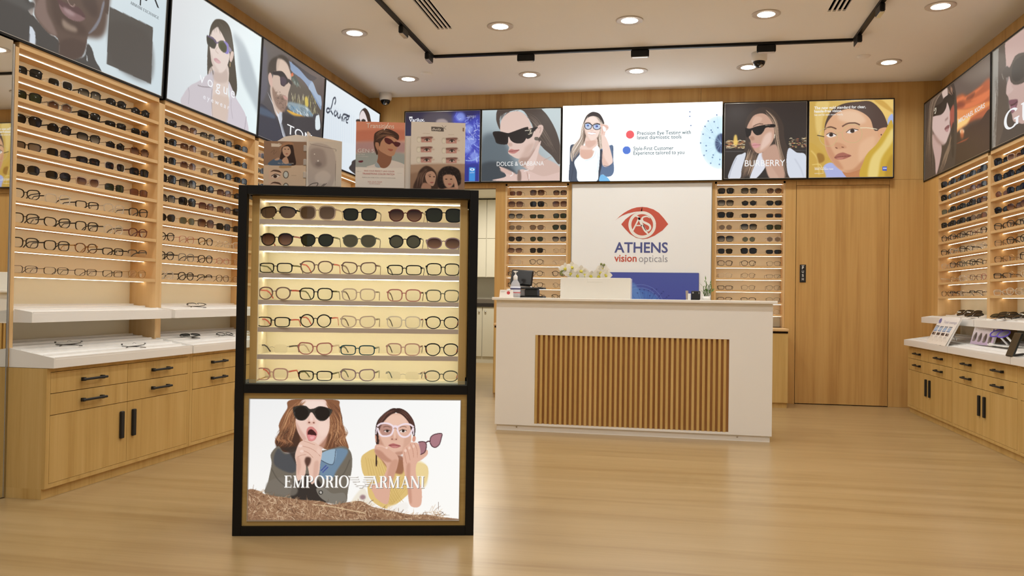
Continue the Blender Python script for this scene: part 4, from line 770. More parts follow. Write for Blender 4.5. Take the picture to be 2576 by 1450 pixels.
ARTS['L3'] = (247, 158, [
('grad',(112,106,102),(108,92,88),(70,68,74),(58,56,58)),
('p',[(.369,.045),(.437,.061),(.559,.079),(.745,.129),(.852,.054),(.958,.029),(.969,.273),(1.005,.899),(.419,1.06),(.4,.426)],(96,84,80),.0034),
('p',[(.414,.188),(.517,.204),(.699,.239),(.841,.258),(.956,.341),(.963,.529),(.92,.607),(.643,.648),(.414,.596),(.412,.364)],(92,84,74),.0034),
('straw',[(.447,.379),(.841,.258),(.943,.536),(.872,.61),(.57,.624)],150,[(190,180,120),(220,214,160),(130,124,80),(110,104,70),(240,230,190)],.0416,.0058,5,(.35,.65)),
('p',[(.672,.359),(.716,.336),(.742,.419),(.699,.459)],(226,200,90),.0046,.9),
('p',[(.415,.502),(.539,.468),(.717,.446),(.814,.492),(.855,.528),(.726,.559),(.549,.584),(.411,.562)],(150,170,180),.0034,.9),
('straw',[(.416,.513),(.717,.452),(.834,.51),(.636,.566),(.42,.565)],60,[(230,236,238),(120,160,190),(90,110,120)],.05,.0058,6,(.05,.2)),
('p',[(.406,.593),(.549,.584),(.636,.572),(.692,.583),(.518,.624),(.415,.613)],(226,176,70),.0014),
('p',[(.399,.618),(.518,.624),(.579,.627),(.469,.653)],(214,216,220),.0014),
('p',[(.62,.583),(.692,.583),(.729,.595),(.639,.607)],(200,110,60),.002,.8),
('p',[(.379,.064),(.437,.056),(.55,.071),(.725,.118),(.791,.128),(.887,.228),(.957,.239),(.97,.387),(.908,.358),(.734,.225),(.602,.169),(.445,.152),(.394,.103)],(140,160,190),.002),
('p',[(.791,.128),(.887,.228),(.957,.245),(.966,.35),(.812,.257),(.725,.223)],(172,190,212),.002,.8),
('p',[(.437,.061),(.559,.079),(.745,.129),(.861,.05),(.729,.056),(.504,.044),(.443,.035)],(70,64,68),.0017),
('p',[(.414,.194),(.463,.165),(.563,.233),(.541,.283),(.453,.248),(.417,.222)],(70,84,76),.002,.8),
('l',[(.423,.202),(.463,.167)],(214,110,70),.0183,.001),
('l',[(.421,.22),(.468,.18)],(220,130,90),.0084,.001),
('straw',[(.425,.218),(.482,.189),(.564,.244),(.524,.284)],14,[(190,200,190),(120,150,140)],.025,.005,8,(.2,.3)),
('p',[(.326,.636),(.508,.62),(.68,.573),(.834,.526),(.98,.521),(.999,.732),(.287,.946)],(64,60,60),.0026),
('p',[(.861,.505),(.897,.473),(.94,.465),(.973,.613),(.894,.654),(.875,.556)],(226,236,240),.001),
('p',[(.829,.522),(.868,.477),(.945,.457),(.889,.495),(.871,.558)],(70,68,72),.0014),
('p',[(-.03,.077),(.069,.124),(.073,.276),(.097,.486),(.006,.631)],(104,104,120),.01,.6),
('p',[(.204,.096),(.258,.083),(.339,.081),(.393,.139),(.432,.209),(.432,.309),(.406,.401),(.402,.449),(.397,.543),(.364,.585),(.293,.707),(.229,.695),(.165,.572),(.133,.462),(.155,.352),(.179,.264)],(208,184,168),.002),
('p',[(.182,.106),(.271,.043),(.369,.045),(.417,.128),(.382,.108),(.323,.088),(.26,.099),(.242,.17),(.216,.248),(.179,.264),(.151,.298),(.117,.346),(.09,.302),(.098,.21),(.132,.151)],(70,62,56),.004),
('p',[(.213,.114),(.307,.095),(.367,.127),(.414,.188),(.401,.24),(.351,.226),(.271,.237),(.209,.252)],(220,196,178),.0026,.9),
('p',[(.1,.331),(.12,.3),(.149,.322),(.163,.405),(.154,.442),(.122,.421),(.1,.375)],(214,180,166),.0014),
('p',[(.169,.431),(.243,.486),(.321,.462),(.388,.477),(.386,.559),(.352,.641),(.254,.624),(.195,.561),(.166,.488)],(140,112,96),.0046,.85),
('straw',[(.208,.432),(.386,.461),(.378,.562),(.302,.624),(.207,.528)],160,[(90,68,54),(170,140,120),(70,54,44)],.0084,.0042,9,(-.5,.5)),
('p',[(.326,.469),(.369,.455),(.404,.477),(.373,.495),(.339,.484)],(196,150,140),.0014),
('p',[(.157,.279),(.254,.224),(.317,.217),(.386,.258),(.404,.268),(.39,.302),(.359,.332),(.329,.364),(.281,.358),(.259,.282),(.174,.3)],(40,34,38),.001),
('p',[(.268,.295),(.321,.261),(.363,.279),(.358,.321),(.329,.356),(.288,.349)],(70,56,72),.0017),
('p',[(.386,.258),(.428,.252),(.455,.282),(.44,.3),(.397,.288)],(46,40,42),.001),
('p',[(-.013,.69),(.127,.684),(.238,.735),(.309,.825),(.379,.895),(.368,.957),(-.017,1.005)],(60,60,70),.0017),
('p',[(-.008,.705),(.098,.694),(.205,.712),(.224,.751),(.118,.764),(.001,.772)],(82,100,122),.006,.8),
('p',[(.098,.512),(.164,.581),(.232,.658),(.282,.686),(.327,.647),(.338,.689),(.329,.773),(.358,.833),(.399,.889),(.363,.9),(.306,.792),(.233,.669),(.157,.584)],(226,230,238),.001),
('p',[(.281,.68),(.307,.651),(.338,.689),(.32,.764),(.295,.75)],(200,206,216),.0014),
('p',[(.328,.762),(.375,.839),(.399,.889),(.371,.898),(.314,.789)],(150,154,164),.001,.8),
('p',[(.327,.647),(.392,.642),(.509,.631),(.483,.734),(.385,.766),(.342,.734)],(54,50,50),.0026,.8)], [('TOM',.4137,.8325,.8467,.1025,(250,250,250),'sans')])
ARTS['L4'] = (260, 135, [
('grad',(232,240,246),(236,246,252),(222,232,240),(230,240,248)),
('l',[(.007,.271),(.034,.71)],(212,224,236),.0152,.003,.5),
('l',[(.042,.268),(.069,.703)],(212,224,236),.0152,.003,.5),
('l',[(.077,.265),(.104,.695)],(212,224,236),.0152,.003,.5),
('l',[(.112,.262),(.139,.687)],(212,224,236),.0152,.003,.5),
('l',[(.148,.259),(.175,.679)],(212,224,236),.0152,.003,.5),
('l',[(.185,.256),(.211,.671)],(212,224,236),.0152,.003,.5),
('l',[(.222,.253),(.248,.663)],(212,224,236),.0152,.003,.5),
('l',[(.26,.25),(.285,.655)],(212,224,236),.0152,.003,.5),
('l',[(.298,.247),(.323,.647)],(212,224,236),.0152,.003,.5),
('l',[(.336,.244),(.361,.638)],(212,224,236),.0152,.003,.5),
('l',[(.375,.24),(.4,.63)],(212,224,236),.0152,.003,.5),
('l',[(.415,.237),(.439,.621)],(212,224,236),.0152,.003,.5),
('l',[(.455,.234),(.479,.612)],(212,224,236),.0152,.003,.5),
('l',[(.496,.231),(.519,.603)],(212,224,236),.0152,.003,.5),
('l',[(.157,.235),(.171,.189),(.161,.148),(.131,.181),(.116,.26),(.088,.345),(.057,.381),(.035,.368),(.049,.332),(.087,.329),(.141,.371)],(52,60,76),.0124,.0004),
('l',[(.179,.298),(.159,.347),(.176,.373),(.204,.334),(.197,.297)],(52,60,76),.0114,.0004),
('l',[(.216,.309),(.218,.362),(.243,.371),(.261,.317),(.261,.371)],(52,60,76),.0114,.0004),
('l',[(.282,.328),(.298,.382),(.314,.294),(.425,.273)],(52,60,76),.0124,.0004),
('l',[(.323,.345),(.328,.383)],(52,60,76),.0104,.0004),
('l',[(.326,.357),(.344,.322),(.363,.321)],(52,60,76),.0104,.0004),
('l',[(.369,.343),(.4,.319),(.403,.291),(.375,.296),(.362,.335),(.371,.372),(.399,.368)],(52,60,76),.0104,.0004),
('p',[(.602,.257),(.604,.156),(.649,.08),(.708,.039),(.775,.068),(.812,.126),(.84,.263),(.61,.354)],(60,44,40),.0015),
('p',[(.605,.228),(.614,.152),(.655,.095),(.693,.104),(.739,.157),(.767,.233),(.656,.292)],(232,220,220),.0015),
('p',[(.542,.271),(.581,.245),(.621,.242),(.619,.279),(.555,.305)],(40,34,34),.0008),
('p',[(.641,.234),(.68,.2),(.722,.201),(.714,.24),(.654,.265)],(40,34,34),.0008),
('p',[(.565,.797),(.502,.88),(.484,.963),(.821,1.01),(1.149,.842),(1.008,.578)],(54,50,52),.0019)], [])
ARTS['B1'] = (169, 153, [
('grad',(54,46,60),(46,44,96),(30,30,90),(44,50,150)),
('p',[(.227,.072),(.451,-.034),(.637,.083),(.64,.306),(.297,.326)],(84,74,80),.0211,.8),
('p',[(.426,.119),(.519,.108),(.572,.165),(.427,.175)],(200,180,170),.0074,.7),
('p',[(.637,.083),(.741,.017),(.847,.131),(1.003,.093),(1.012,.758),(.803,.727),(.695,.447)],(70,78,190),.0211,.9),
('p',[(.802,.088),(.794,.12),(.773,.142),(.743,.15),(.712,.141),(.69,.117),(.681,.085),(.689,.053),(.711,.03),(.741,.022),(.771,.032),(.793,.056)],(150,170,240),.0138,.75),
('p',[(.909,.257),(.901,.289),(.88,.312),(.85,.32),(.82,.311),(.797,.287),(.789,.254),(.796,.223),(.818,.2),(.848,.192),(.878,.201),(.9,.225)],(150,170,240),.0138,.75),
('p',[(.937,.425),(.93,.456),(.908,.479),(.878,.487),(.848,.478),(.826,.454),(.817,.422),(.825,.39),(.847,.367),(.876,.359),(.906,.369),(.929,.393)],(150,170,240),.0138,.75),
('p',[(.887,.534),(.879,.566),(.858,.589),(.828,.597),(.797,.588),(.775,.564),(.767,.532),(.774,.5),(.796,.477),(.826,.469),(.856,.479),(.878,.502)],(150,170,240),.0138,.75),
('p',[(.992,.647),(.985,.679),(.963,.702),(.933,.71),(.903,.701),(.881,.677),(.873,.645),(.88,.614),(.902,.591),(.932,.583),(.962,.592),(.984,.615)],(150,170,240),.0138,.75),
('p',[(.833,.45),(.826,.482),(.804,.505),(.774,.513),(.744,.504),(.722,.48),(.713,.448),(.721,.416),(.742,.393),(.772,.385),(.802,.394),(.825,.418)],(150,170,240),.0138,.75),
('straw',[(.636,.055),(.99,.121),(.986,.73),(.75,.643)],120,[(160,180,250),(210,220,255),(110,120,220)],.0607,.0066,4,(-.5,.5)),
('l',[(.816,.7),(.907,.701),(.998,.647)],(150,180,240),.0106,.0016),
('p',[(.817,.783),(.999,.758),(1.003,1.008),(.821,1.005)],(36,46,140),.0053,.8),
('p',[(.862,.8),(.945,.802),(.943,.993),(.862,.992)],(58,140,216),.0006,1,True),
('p',[(.873,.828),(.904,.809),(.938,.829),(.904,.851)],(240,246,252),.0006),
('p',[(.916,.829),(.914,.835),(.91,.84),(.904,.841),(.898,.84),(.894,.835),(.892,.829),(.894,.823),(.898,.818),(.904,.816),(.91,.818),(.914,.823)],(58,140,216)),
('p',[(.05,.061),(.096,.063),(.096,.085),(.05,.084)],(240,240,240),.0006,1,True)], [('Varilux.',.0511,.2621,.1355,.0479,(246,246,250),'bold'),('essilor',.8734,.9359,.8788,.0139,(240,244,250),'sans'),('The lens designed for you',.828,.9439,.0825,.0125,(230,230,240),'sans'),('Sharp vision at any distance',.8282,.9442,.0992,.0098,(200,200,220),'sans')])
ARTS['B2'] = (208, 187, [
('grad',(196,210,214),(206,220,222),(70,82,92),(190,200,204)),
('p',[(-.004,.399),(.237,.349),(.353,.572),(.419,.766),(.384,.999),(.004,.994)],(92,104,112),.0301,.85),
('p',[(.001,.759),(.242,.735),(.446,.89),(.41,1.013),(.004,1.008)],(58,66,74),.015,.9),
('p',[(.2,-.004),(.183,.141),(.236,.28),(.233,.101),(.334,.034),(.509,.012),(.611,.152),(.65,.249),(.69,.414),(.791,.553),(.891,.651),(.992,.775),(1.002,.558),(.962,.366),(.886,.187),(.784,.034),(.684,-.017),(.308,-.015)],(84,72,66),.002),
('hair',[(.497,.005),(.686,.113),(.838,.363),(.991,.666)],[(.599,.138),(.688,.291),(.79,.471),(.891,.583)],60,[(120,104,94),(60,50,46),(150,132,118),(90,78,70)],.0062,.01,6,.8),
('hair',[(.207,.017),(.182,.099),(.197,.21)],[(.497,.005),(.409,.037),(.309,.103)],30,[(70,58,54),(110,94,86)],.0062,.0076,7,.7),
('p',[(.235,.238),(.259,.129),(.346,.042),(.484,.032),(.586,.124),(.638,.249),(.689,.332),(.69,.442),(.642,.578),(.556,.658),(.468,.687),(.38,.641),(.341,.599),(.353,.531),(.333,.489),(.32,.434),(.325,.351),(.249,.322)],(228,200,188),.0015),
('p',[(.642,.578),(.69,.442),(.74,.47),(.742,.634),(.992,.802),(1.007,.993),(.797,.997),(.532,.795),(.481,.698)],(214,184,172),.0025),
('p',[(.493,.684),(.606,.659),(.679,.551),(.669,.715),(.57,.795),(.507,.781)],(170,138,124),.009,.7),
('p',[(.57,.768),(.643,.646),(.752,.443),(.729,.579),(.67,.825),(.608,.837)],(232,206,196),.002),
('p',[(.23,.79),(.446,.903),(.508,.836),(.621,.865),(.796,.936),(1.006,.884),(1.007,1),(.169,.989),(.32,.929)],(226,196,186),.002),
('p',[(.268,.804),(.433,.889),(.396,.916),(.256,.859)],(216,182,170),.0025),
('p',[(.47,.849),(.508,.877),(.51,.993),(.466,.993)],(120,96,86),.003,.8),
('l',[(.584,.878),(.61,.995)],(190,156,144),.01,.0015),
('l',[(.793,.717),(.892,.664)],(186,154,142),.0062,.001),
('l',[(.371,.93),(.408,.903),(.395,.875)],(252,246,242),.01,.001,.9),
('l',[(.546,.864),(.608,.844)],(250,242,238),.0088,.001,.9),
('l',[(.615,.906),(.61,.974)],(250,242,238),.01,.0015,.7),
('p',[(.682,.305),(.725,.231),(.774,.232),(.781,.293),(.739,.388),(.69,.428)],(226,196,184),.0015),
('l',[(.713,.278),(.75,.265),(.739,.334)],(170,136,124),.0076,.0015,.7),
('p',[(.677,.394),(.721,.395),(.715,.435),(.677,.431)],(110,100,90),.001),
('p',[(.341,.586),(.378,.552),(.422,.562),(.485,.564),(.429,.612),(.379,.611)],(196,130,124),.0015),
('l',[(.347,.583),(.416,.58),(.485,.566)],(130,70,66),.0062,.001),
('p',[(.333,.475),(.365,.517),(.397,.497),(.377,.462)],(200,166,152),.004,.8),
('p',[(.566,.521),(.665,.469),(.617,.605),(.493,.678),(.542,.589)],(200,168,154),.0121,.6),
('p',[(.141,.312),(.223,.3),(.325,.326),(.375,.318),(.563,.25),(.594,.275),(.577,.384),(.528,.466),(.44,.472),(.377,.435),(.344,.379),(.327,.482),(.2,.47),(.168,.403)],(40,34,34),.001),
('p',[(.154,.326),(.262,.322),(.319,.351),(.308,.461),(.213,.453),(.174,.389)],(28,22,24),.0025),
('p',[(.563,.302),(.713,.251),(.663,.318),(.639,.386),(.577,.412)],(40,36,36),.001),
('l',[(.586,.302),(.62,.289),(.614,.347),(.592,.349)],(226,214,190),.0076,.0005),
('l',[(.636,.287),(.62,.303),(.62,.338),(.639,.339),(.636,.317)],(226,214,190),.0076,.0005),
('l',[(.551,.301),(.586,.294)],(230,220,200),.0076,.0005)], [('DOLCE & GABBANA',.1983,.7966,.7854,.0577,(250,248,246),'sans')])
ARTS['B3'] = (390, 195, [
('grad',(252,254,255),(253,255,255),(250,253,255),(252,255,255)),
('p',[(.049,.543),(.075,.508),(.117,.522),(.112,.643),(.08,.751),(.095,.861),(.109,1),(.05,.999),(.043,.908),(.048,.738)],(74,84,102),.0007),
('p',[(.241,.587),(.264,.576),(.322,.53),(.326,.699),(.333,.855),(.319,.927),(.284,.944),(.26,.913),(.246,1.003),(.22,1.003),(.234,.864)],(96,116,148),.0007),
('p',[(.241,.599),(.261,.624),(.257,.768),(.243,.913),(.243,1.003),(.22,1.003),(.236,.816)],(52,60,76),.001),
('p',[(.243,.937),(.26,.913),(.29,.95),(.305,.987),(.305,1.005),(.243,1.003)],(122,186,232),.001),
('p',[(.196,.09),(.238,.122),(.262,.202),(.268,.25),(.257,.334),(.264,.528),(.241,.587),(.217,.598),(.228,.502),(.21,.441),(.146,.438),(.134,.522),(.082,.618),(.065,.738),(.052,.641),(.069,.532),(.11,.425),(.121,.292),(.144,.16),(.167,.106)],(206,188,172),.001),
('p',[(.196,.087),(.232,.11),(.256,.177),(.265,.25),(.244,.225),(.226,.164),(.191,.144),(.162,.197),(.141,.256),(.135,.232),(.15,.148),(.173,.103)],(70,64,64),.001),
('hair',[(.167,.124),(.133,.268),(.116,.413),(.055,.617)],[(.144,.257),(.14,.402),(.14,.498),(.071,.726)],90,[(226,208,190),(170,148,130),(120,100,88),(238,224,212),(150,128,114)],.0034,.0058,3,.85),
('hair',[(.22,.127),(.256,.25),(.245,.418),(.258,.551)],[(.233,.333),(.222,.429),(.228,.502),(.229,.587)],70,[(226,208,190),(160,138,122),(110,92,82),(238,224,212)],.0034,.0058,4,.85),
('hair',[(.147,.172),(.142,.353),(.131,.498)],[(.154,.33),(.146,.426),(.14,.511)],20,[(90,74,66),(130,108,96)],.0034,.0034,5,.7),
('p',[(.151,.426),(.216,.429),(.223,.526),(.194,.585),(.194,.694),(.147,.711),(.115,.643),(.117,.534),(.146,.523)],(238,206,192),.001),
('p',[(.114,.595),(.152,.584),(.2,.598),(.194,.682),(.153,.711),(.121,.673)],(214,166,146),.0032,.6),
('p',[(.146,.475),(.211,.465),(.211,.513),(.176,.56),(.152,.535)],(206,160,142),.0032,.5),
('p',[(.14,.281),(.147,.196),(.173,.151),(.203,.15),(.229,.2),(.241,.261),(.239,.334),(.228,.405),(.205,.453),(.181,.462),(.159,.427),(.144,.353)],(244,220,208),.0007),
('p',[(.14,.305),(.159,.427),(.181,.462),(.163,.415),(.151,.342)],(216,178,160),.0023,.7),
('p',[(.173,.161),(.209,.169),(.215,.224),(.174,.222)],(250,232,222),.0028,.7),
('p',[(.163,.357),(.186,.36),(.213,.368),(.201,.385),(.181,.384),(.169,.376)],(252,252,252),.0002),
('l',[(.162,.354),(.188,.359),(.213,.367)],(190,120,116),.0024,.0002),
('l',[(.167,.376),(.187,.389),(.207,.38)],(206,140,134),.0024,.0002),
('l',[(.183,.301),(.179,.328),(.189,.336),(.198,.329)],(210,168,152),.0024,.0005,.8),
('l',[(.147,.232),(.165,.224),(.18,.236)],(120,96,84),.0028,.0005,.8),
('l',[(.2,.242),(.221,.238),(.237,.251)],(120,96,84),.0028,.0005,.8),
('p',[(.143,.244),(.162,.233),(.186,.259),(.183,.301),(.166,.318),(.148,.305)],(176,200,236),.001,.75),
('p',[(.198,.259),(.221,.251),(.242,.267),(.236,.309),(.215,.323),(.199,.307)],(176,200,236),.001,.75),
('p',[(.169,.264),(.168,.271),(.165,.276),(.161,.278),(.157,.276),(.154,.27),(.153,.263),(.154,.256),(.157,.251),(.161,.249),(.165,.251),(.168,.256)],(90,140,226),.001,.8),
('p',[(.228,.279),(.226,.287),(.223,.293),(.218,.295),(.214,.293),(.21,.286),(.209,.278),(.21,.269),(.213,.263),(.218,.261),(.223,.264),(.226,.27)],(90,120,206),.001,.8),
('p',[(.168,.27),(.167,.274),(.166,.277),(.163,.278),(.161,.277),(.16,.274),(.159,.269),(.16,.265),(.161,.262),(.163,.261),(.165,.262),(.167,.265)],(60,50,60),.0005),
('p',[(.225,.28),(.225,.284),(.223,.287),(.221,.288),(.219,.287),(.218,.284),(.217,.279),(.217,.275),(.219,.272),(.221,.271),(.223,.272),(.225,.275)],(60,50,60),.0005),
('l',[(.143,.239),(.162,.233),(.184,.254),(.187,.277),(.18,.307),(.164,.316),(.148,.305),(.142,.269),(.143,.239)],(40,40,52),.004),
('l',[(.196,.259),(.218,.248),(.241,.259),(.245,.279),(.238,.312),(.217,.323),(.2,.307),(.195,.277),(.196,.259)],(40,40,52),.004),
('l',[(.186,.268),(.192,.264),(.196,.269)],(40,40,52),.004),
('l',[(.143,.239),(.168,.236),(.187,.259)],(30,30,40),.0052),
('l',[(.196,.261),(.221,.246),(.243,.256)],(30,30,40),.0052),
('p',[(.241,.249),(.262,.256),(.285,.263),(.296,.294),(.292,.324),(.277,.353),(.269,.419),(.254,.443),(.245,.382),(.248,.334),(.243,.285)],(238,204,190),.0007),
('p',[(.259,.28),(.274,.305),(.277,.338),(.266,.347),(.259,.316)],(252,254,254),.0002),
('l',[(.244,.261),(.265,.268),(.291,.306)],(206,150,136),.0024,.0002),
('l',[(.248,.298),(.257,.334),(.254,.382)],(206,156,142),.0024,.0005),
('p',[(.251,.418),(.272,.407),(.299,.529),(.324,.735),(.312,.782),(.277,.812),(.257,.768),(.258,.6)],(242,214,202),.0007),
('p',[(.255,.6),(.271,.697),(.3,.794),(.277,.812),(.257,.768)],(220,180,164),.0023,.6),
('p',[(.117,.546),(.112,.643),(.124,.692),(.153,.71),(.189,.682),(.211,.586),(.226,.538),(.241,.599),(.239,.744),(.234,.864),(.22,1.003),(.109,1),(.095,.861),(.078,.751),(.094,.691),(.112,.643)],(238,248,252),.0005),
('p',[(.116,.558),(.113,.643),(.124,.687),(.153,.707),(.186,.679),(.208,.592),(.182,.621),(.147,.62)],(222,178,160),.0018,.55),
('l',[(.217,.598),(.206,.67),(.183,.706),(.148,.729)],(206,222,232),.004,.001,.7),
('l',[(.229,.623),(.232,.744),(.225,.888)],(206,222,232),.0046,.0011,.7),
('l',[(.322,.554),(.327,.699)],(60,72,96),.0028,.0005,.7),
('l',[(.265,.793),(.301,.806),(.328,.747)],(56,70,98),.0028,.0005,.7),
('l',[(.058,.58),(.071,.787),(.06,.981)],(50,56,72),.0034,.0007,.7),
('p',[(.457,.398),(.454,.425),(.444,.444),(.431,.451),(.418,.443),(.408,.423),(.405,.396),(.408,.369),(.418,.349),(.431,.343),(.444,.351),(.453,.371)],(240,96,102),.0002),
('p',[(.436,.602),(.433,.628),(.423,.647),(.411,.653),(.398,.646),(.389,.626),(.385,.6),(.388,.573),(.397,.554),(.41,.548),(.423,.555),(.432,.575)],(86,124,214),.0002),
('p',[(1.036,.536),(1.031,.601),(1.016,.648),(.996,.664),(.976,.646),(.96,.598),(.955,.533),(.96,.468),(.974,.421),(.995,.404),(1.015,.422),(1.03,.471)],(54,66,104),.0046,.9),
('p',[(1.022,.535),(1.02,.574),(1.012,.602),(1.001,.613),(.99,.602),(.981,.573),(.978,.533),(.981,.495),(.989,.466),(1,.456),(1.011,.467),(1.019,.496)],(26,30,60),.0026,.9),
('p',[(1.1,.525),(1.085,.693),(1.043,.816),(.985,.859),(.926,.812),(.882,.686),(.865,.516),(.88,.347),(.923,.224),(.981,.182),(1.04,.23),(1.083,.356)],(196,232,246),.0153,.75),
('p',[(1.032,.536),(1.028,.597),(1.014,.642),(.996,.658),(.977,.641),(.964,.595),(.958,.533),(.963,.471),(.976,.426),(.995,.41),(1.013,.428),(1.027,.474)],(54,66,104),.0036,.9),
('p',[(.805,.12),(.805,.125),(.803,.128),(.801,.129),(.799,.128),(.797,.124),(.796,.12),(.797,.115),(.799,.112),(.801,.111),(.803,.112),(.805,.116)],(70,96,150),.0005,.85),
('l',[(.801,.12),(.995,.534)],(170,206,230),.002,.0002,.4),
('p',[(.805,.179),(.805,.184),(.803,.187),(.801,.188),(.799,.187),(.797,.184),(.797,.179),(.797,.174),(.799,.171),(.801,.17),(.803,.171),(.805,.175)],(70,96,150),.0005,.85),
('l',[(.801,.179),(.995,.534)],(170,206,230),.002,.0002,.4),
('p',[(.812,.298),(.812,.302),(.81,.305),(.808,.307),(.806,.305),(.804,.302),(.804,.297),(.804,.293),(.806,.289),(.808,.288),(.81,.29),(.812,.293)],(70,96,150),.0005,.85),
('l',[(.808,.297),(.995,.534)],(170,206,230),.002,.0002,.4),
('p',[(.9,.312),(.899,.317),(.897,.32),(.895,.321),(.893,.32),(.891,.317),(.891,.312),(.891,.307),(.893,.304),(.895,.303),(.897,.304),(.899,.308)],(70,96,150),.0005,.85),
('l',[(.895,.312),(.995,.534)],(170,206,230),.002,.0002,.4),
('p',[(.955,.256),(.954,.261),(.953,.264),(.951,.265),(.949,.264),(.947,.26),(.946,.256),(.947,.251),(.948,.248),(.951,.247),(.953,.248),(.954,.252)],(70,96,150),.0005,.85),
('l',[(.951,.256),(.995,.534)],(170,206,230),.002,.0002,.4),
('p',[(.977,.333),(.976,.338),(.975,.341),(.973,.342),(.971,.341),(.969,.337),(.968,.333),(.969,.328),(.971,.325),(.973,.324),(.975,.325),(.976,.328)],(70,96,150),.0005,.85),
('l',[(.973,.333),(.995,.534)],(170,206,230),.002,.0002,.4),
('p',[(.888,.412),(.887,.417),(.886,.42),(.883,.421),(.881,.42),(.88,.417),(.879,.412),(.88,.407),(.881,.404),(.883,.403),(.885,.404),(.887,.408)],(70,96,150),.0005,.85),
('l',[(.883,.412),(.995,.534)],(170,206,230),.002,.0002,.4),
('p',[(.928,.46),(.928,.464),(.926,.468),(.924,.469),(.922,.467),(.92,.464),(.92,.459),(.92,.455),(.922,.452),(.924,.451),(.926,.452),(.928,.455)],(70,96,150),.0005,.85),
('l',[(.924,.46),(.995,.534)],(170,206,230),.002,.0002,.4),
('p',[(.873,.524),(.873,.529),(.871,.532),(.869,.533),(.867,.532),(.865,.528),(.865,.524),(.865,.519),(.867,.516),(.869,.515),(.871,.516),(.873,.519)],(70,96,150),.0005,.85),
('l',[(.869,.524),(.995,.534)],(170,206,230),.002,.0002,.4),
('p',[(.907,.561),(.907,.565),(.905,.569),(.903,.57),(.901,.568),(.899,.565),(.898,.56),(.899,.556),(.901,.552),(.903,.551),(.905,.553),(.906,.556)],(70,96,150),.0005,.85),
('l',[(.903,.56),(.995,.534)],(170,206,230),.002,.0002,.4),
('p',[(.909,.626),(.908,.63),(.907,.634),(.904,.635),(.902,.634),(.901,.63),(.9,.626),(.901,.621),(.902,.618),(.904,.617),(.906,.618),(.908,.621)],(70,96,150),.0005,.85),
('l',[(.904,.626),(.995,.534)],(170,206,230),.002,.0002,.4),
('p',[(.895,.684),(.895,.689),(.893,.692),(.891,.693),(.889,.692),(.887,.689),(.887,.684),(.887,.679),(.889,.676),(.891,.675),(.893,.676),(.895,.68)],(70,96,150),.0005,.85),
('l',[(.891,.684),(.995,.534)],(170,206,230),.002,.0002,.4),
('p',[(.951,.681),(.951,.685),(.949,.689),(.947,.69),(.945,.689),(.943,.685),(.942,.681),(.943,.676),(.945,.673),(.947,.672),(.949,.673),(.951,.676)],(70,96,150),.0005,.85),
('l',[(.947,.681),(.995,.534)],(170,206,230),.002,.0002,.4),
('p',[(.946,.712),(.946,.717),(.944,.72),(.942,.721),(.94,.72),(.938,.716),(.938,.712),(.938,.707),(.94,.704),(.942,.703),(.944,.704),(.946,.708)],(70,96,150),.0005,.85),
('l',[(.942,.712),(.995,.534)],(170,206,230),.002,.0002,.4),
('p',[(.936,.786),(.936,.79),(.934,.794),(.932,.795),(.93,.794),(.928,.79),(.928,.786),(.928,.781),(.93,.778),(.932,.777),(.934,.778),(.936,.781)],(70,96,150),.0005,.85),
('l',[(.932,.786),(.995,.534)],(170,206,230),.002,.0002,.4),
('p',[(.992,.74),(.991,.744),(.989,.747),(.987,.749),(.985,.747),(.984,.744),(.983,.739),(.983,.735),(.985,.732),(.987,.73),(.989,.732),(.991,.735)],(70,96,150),.0005,.85),
('l',[(.987,.74),(.995,.534)],(170,206,230),.002,.0002,.4),
('p',[(.989,.802),(.988,.806),(.987,.81),(.985,.811),(.982,.81),(.981,.806),(.98,.802),(.981,.797),(.982,.794),(.984,.793),(.987,.794),(.988,.797)],(70,96,150),.0005,.85),
('l',[(.984,.802),(.995,.534)],(170,206,230),.002,.0002,.4),
('p',[(.97,.168),(.969,.173),(.968,.176),(.966,.177),(.964,.176),(.962,.172),(.961,.168),(.962,.163),(.963,.16),(.966,.159),(.968,.16),(.969,.164)],(70,96,150),.0005,.85),
('l',[(.966,.168),(.995,.534)],(170,206,230),.002,.0002,.4),
('p',[(.937,.362),(.936,.367),(.935,.37),(.933,.371),(.93,.37),(.929,.366),(.928,.362),(.929,.357),(.93,.354),(.933,.353),(.935,.354),(.936,.358)],(70,96,150),.0005,.85),
('l',[(.933,.362),(.995,.534)],(170,206,230),.002,.0002,.4),
('p',[(.943,.389),(.943,.393),(.941,.397),(.939,.398),(.937,.396),(.935,.393),(.935,.388),(.935,.384),(.937,.381),(.939,.379),(.941,.381),(.943,.384)],(70,96,150),.0005,.85),
('l',[(.939,.389),(.995,.534)],(170,206,230),.002,.0002,.4),
('p',[(.918,.244),(.917,.248),(.916,.252),(.913,.253),(.911,.252),(.91,.248),(.909,.244),(.91,.239),(.911,.236),(.913,.235),(.916,.236),(.917,.239)],(70,96,150),.0005,.85),
('l',[(.913,.244),(.995,.534)],(170,206,230),.002,.0002,.4)], [('Precision Eye Testing with',.4755,.8087,.4055,.0474,(70,98,104),'bold'),('latest diagnostic tools',.4758,.7515,.461,.0475,(70,98,104),'bold'),('Style-First Customer',.4531,.7034,.6046,.0475,(70,98,104),'bold'),('Experience tailored to you',.4534,.7695,.662,.0474,(70,98,104),'bold')])
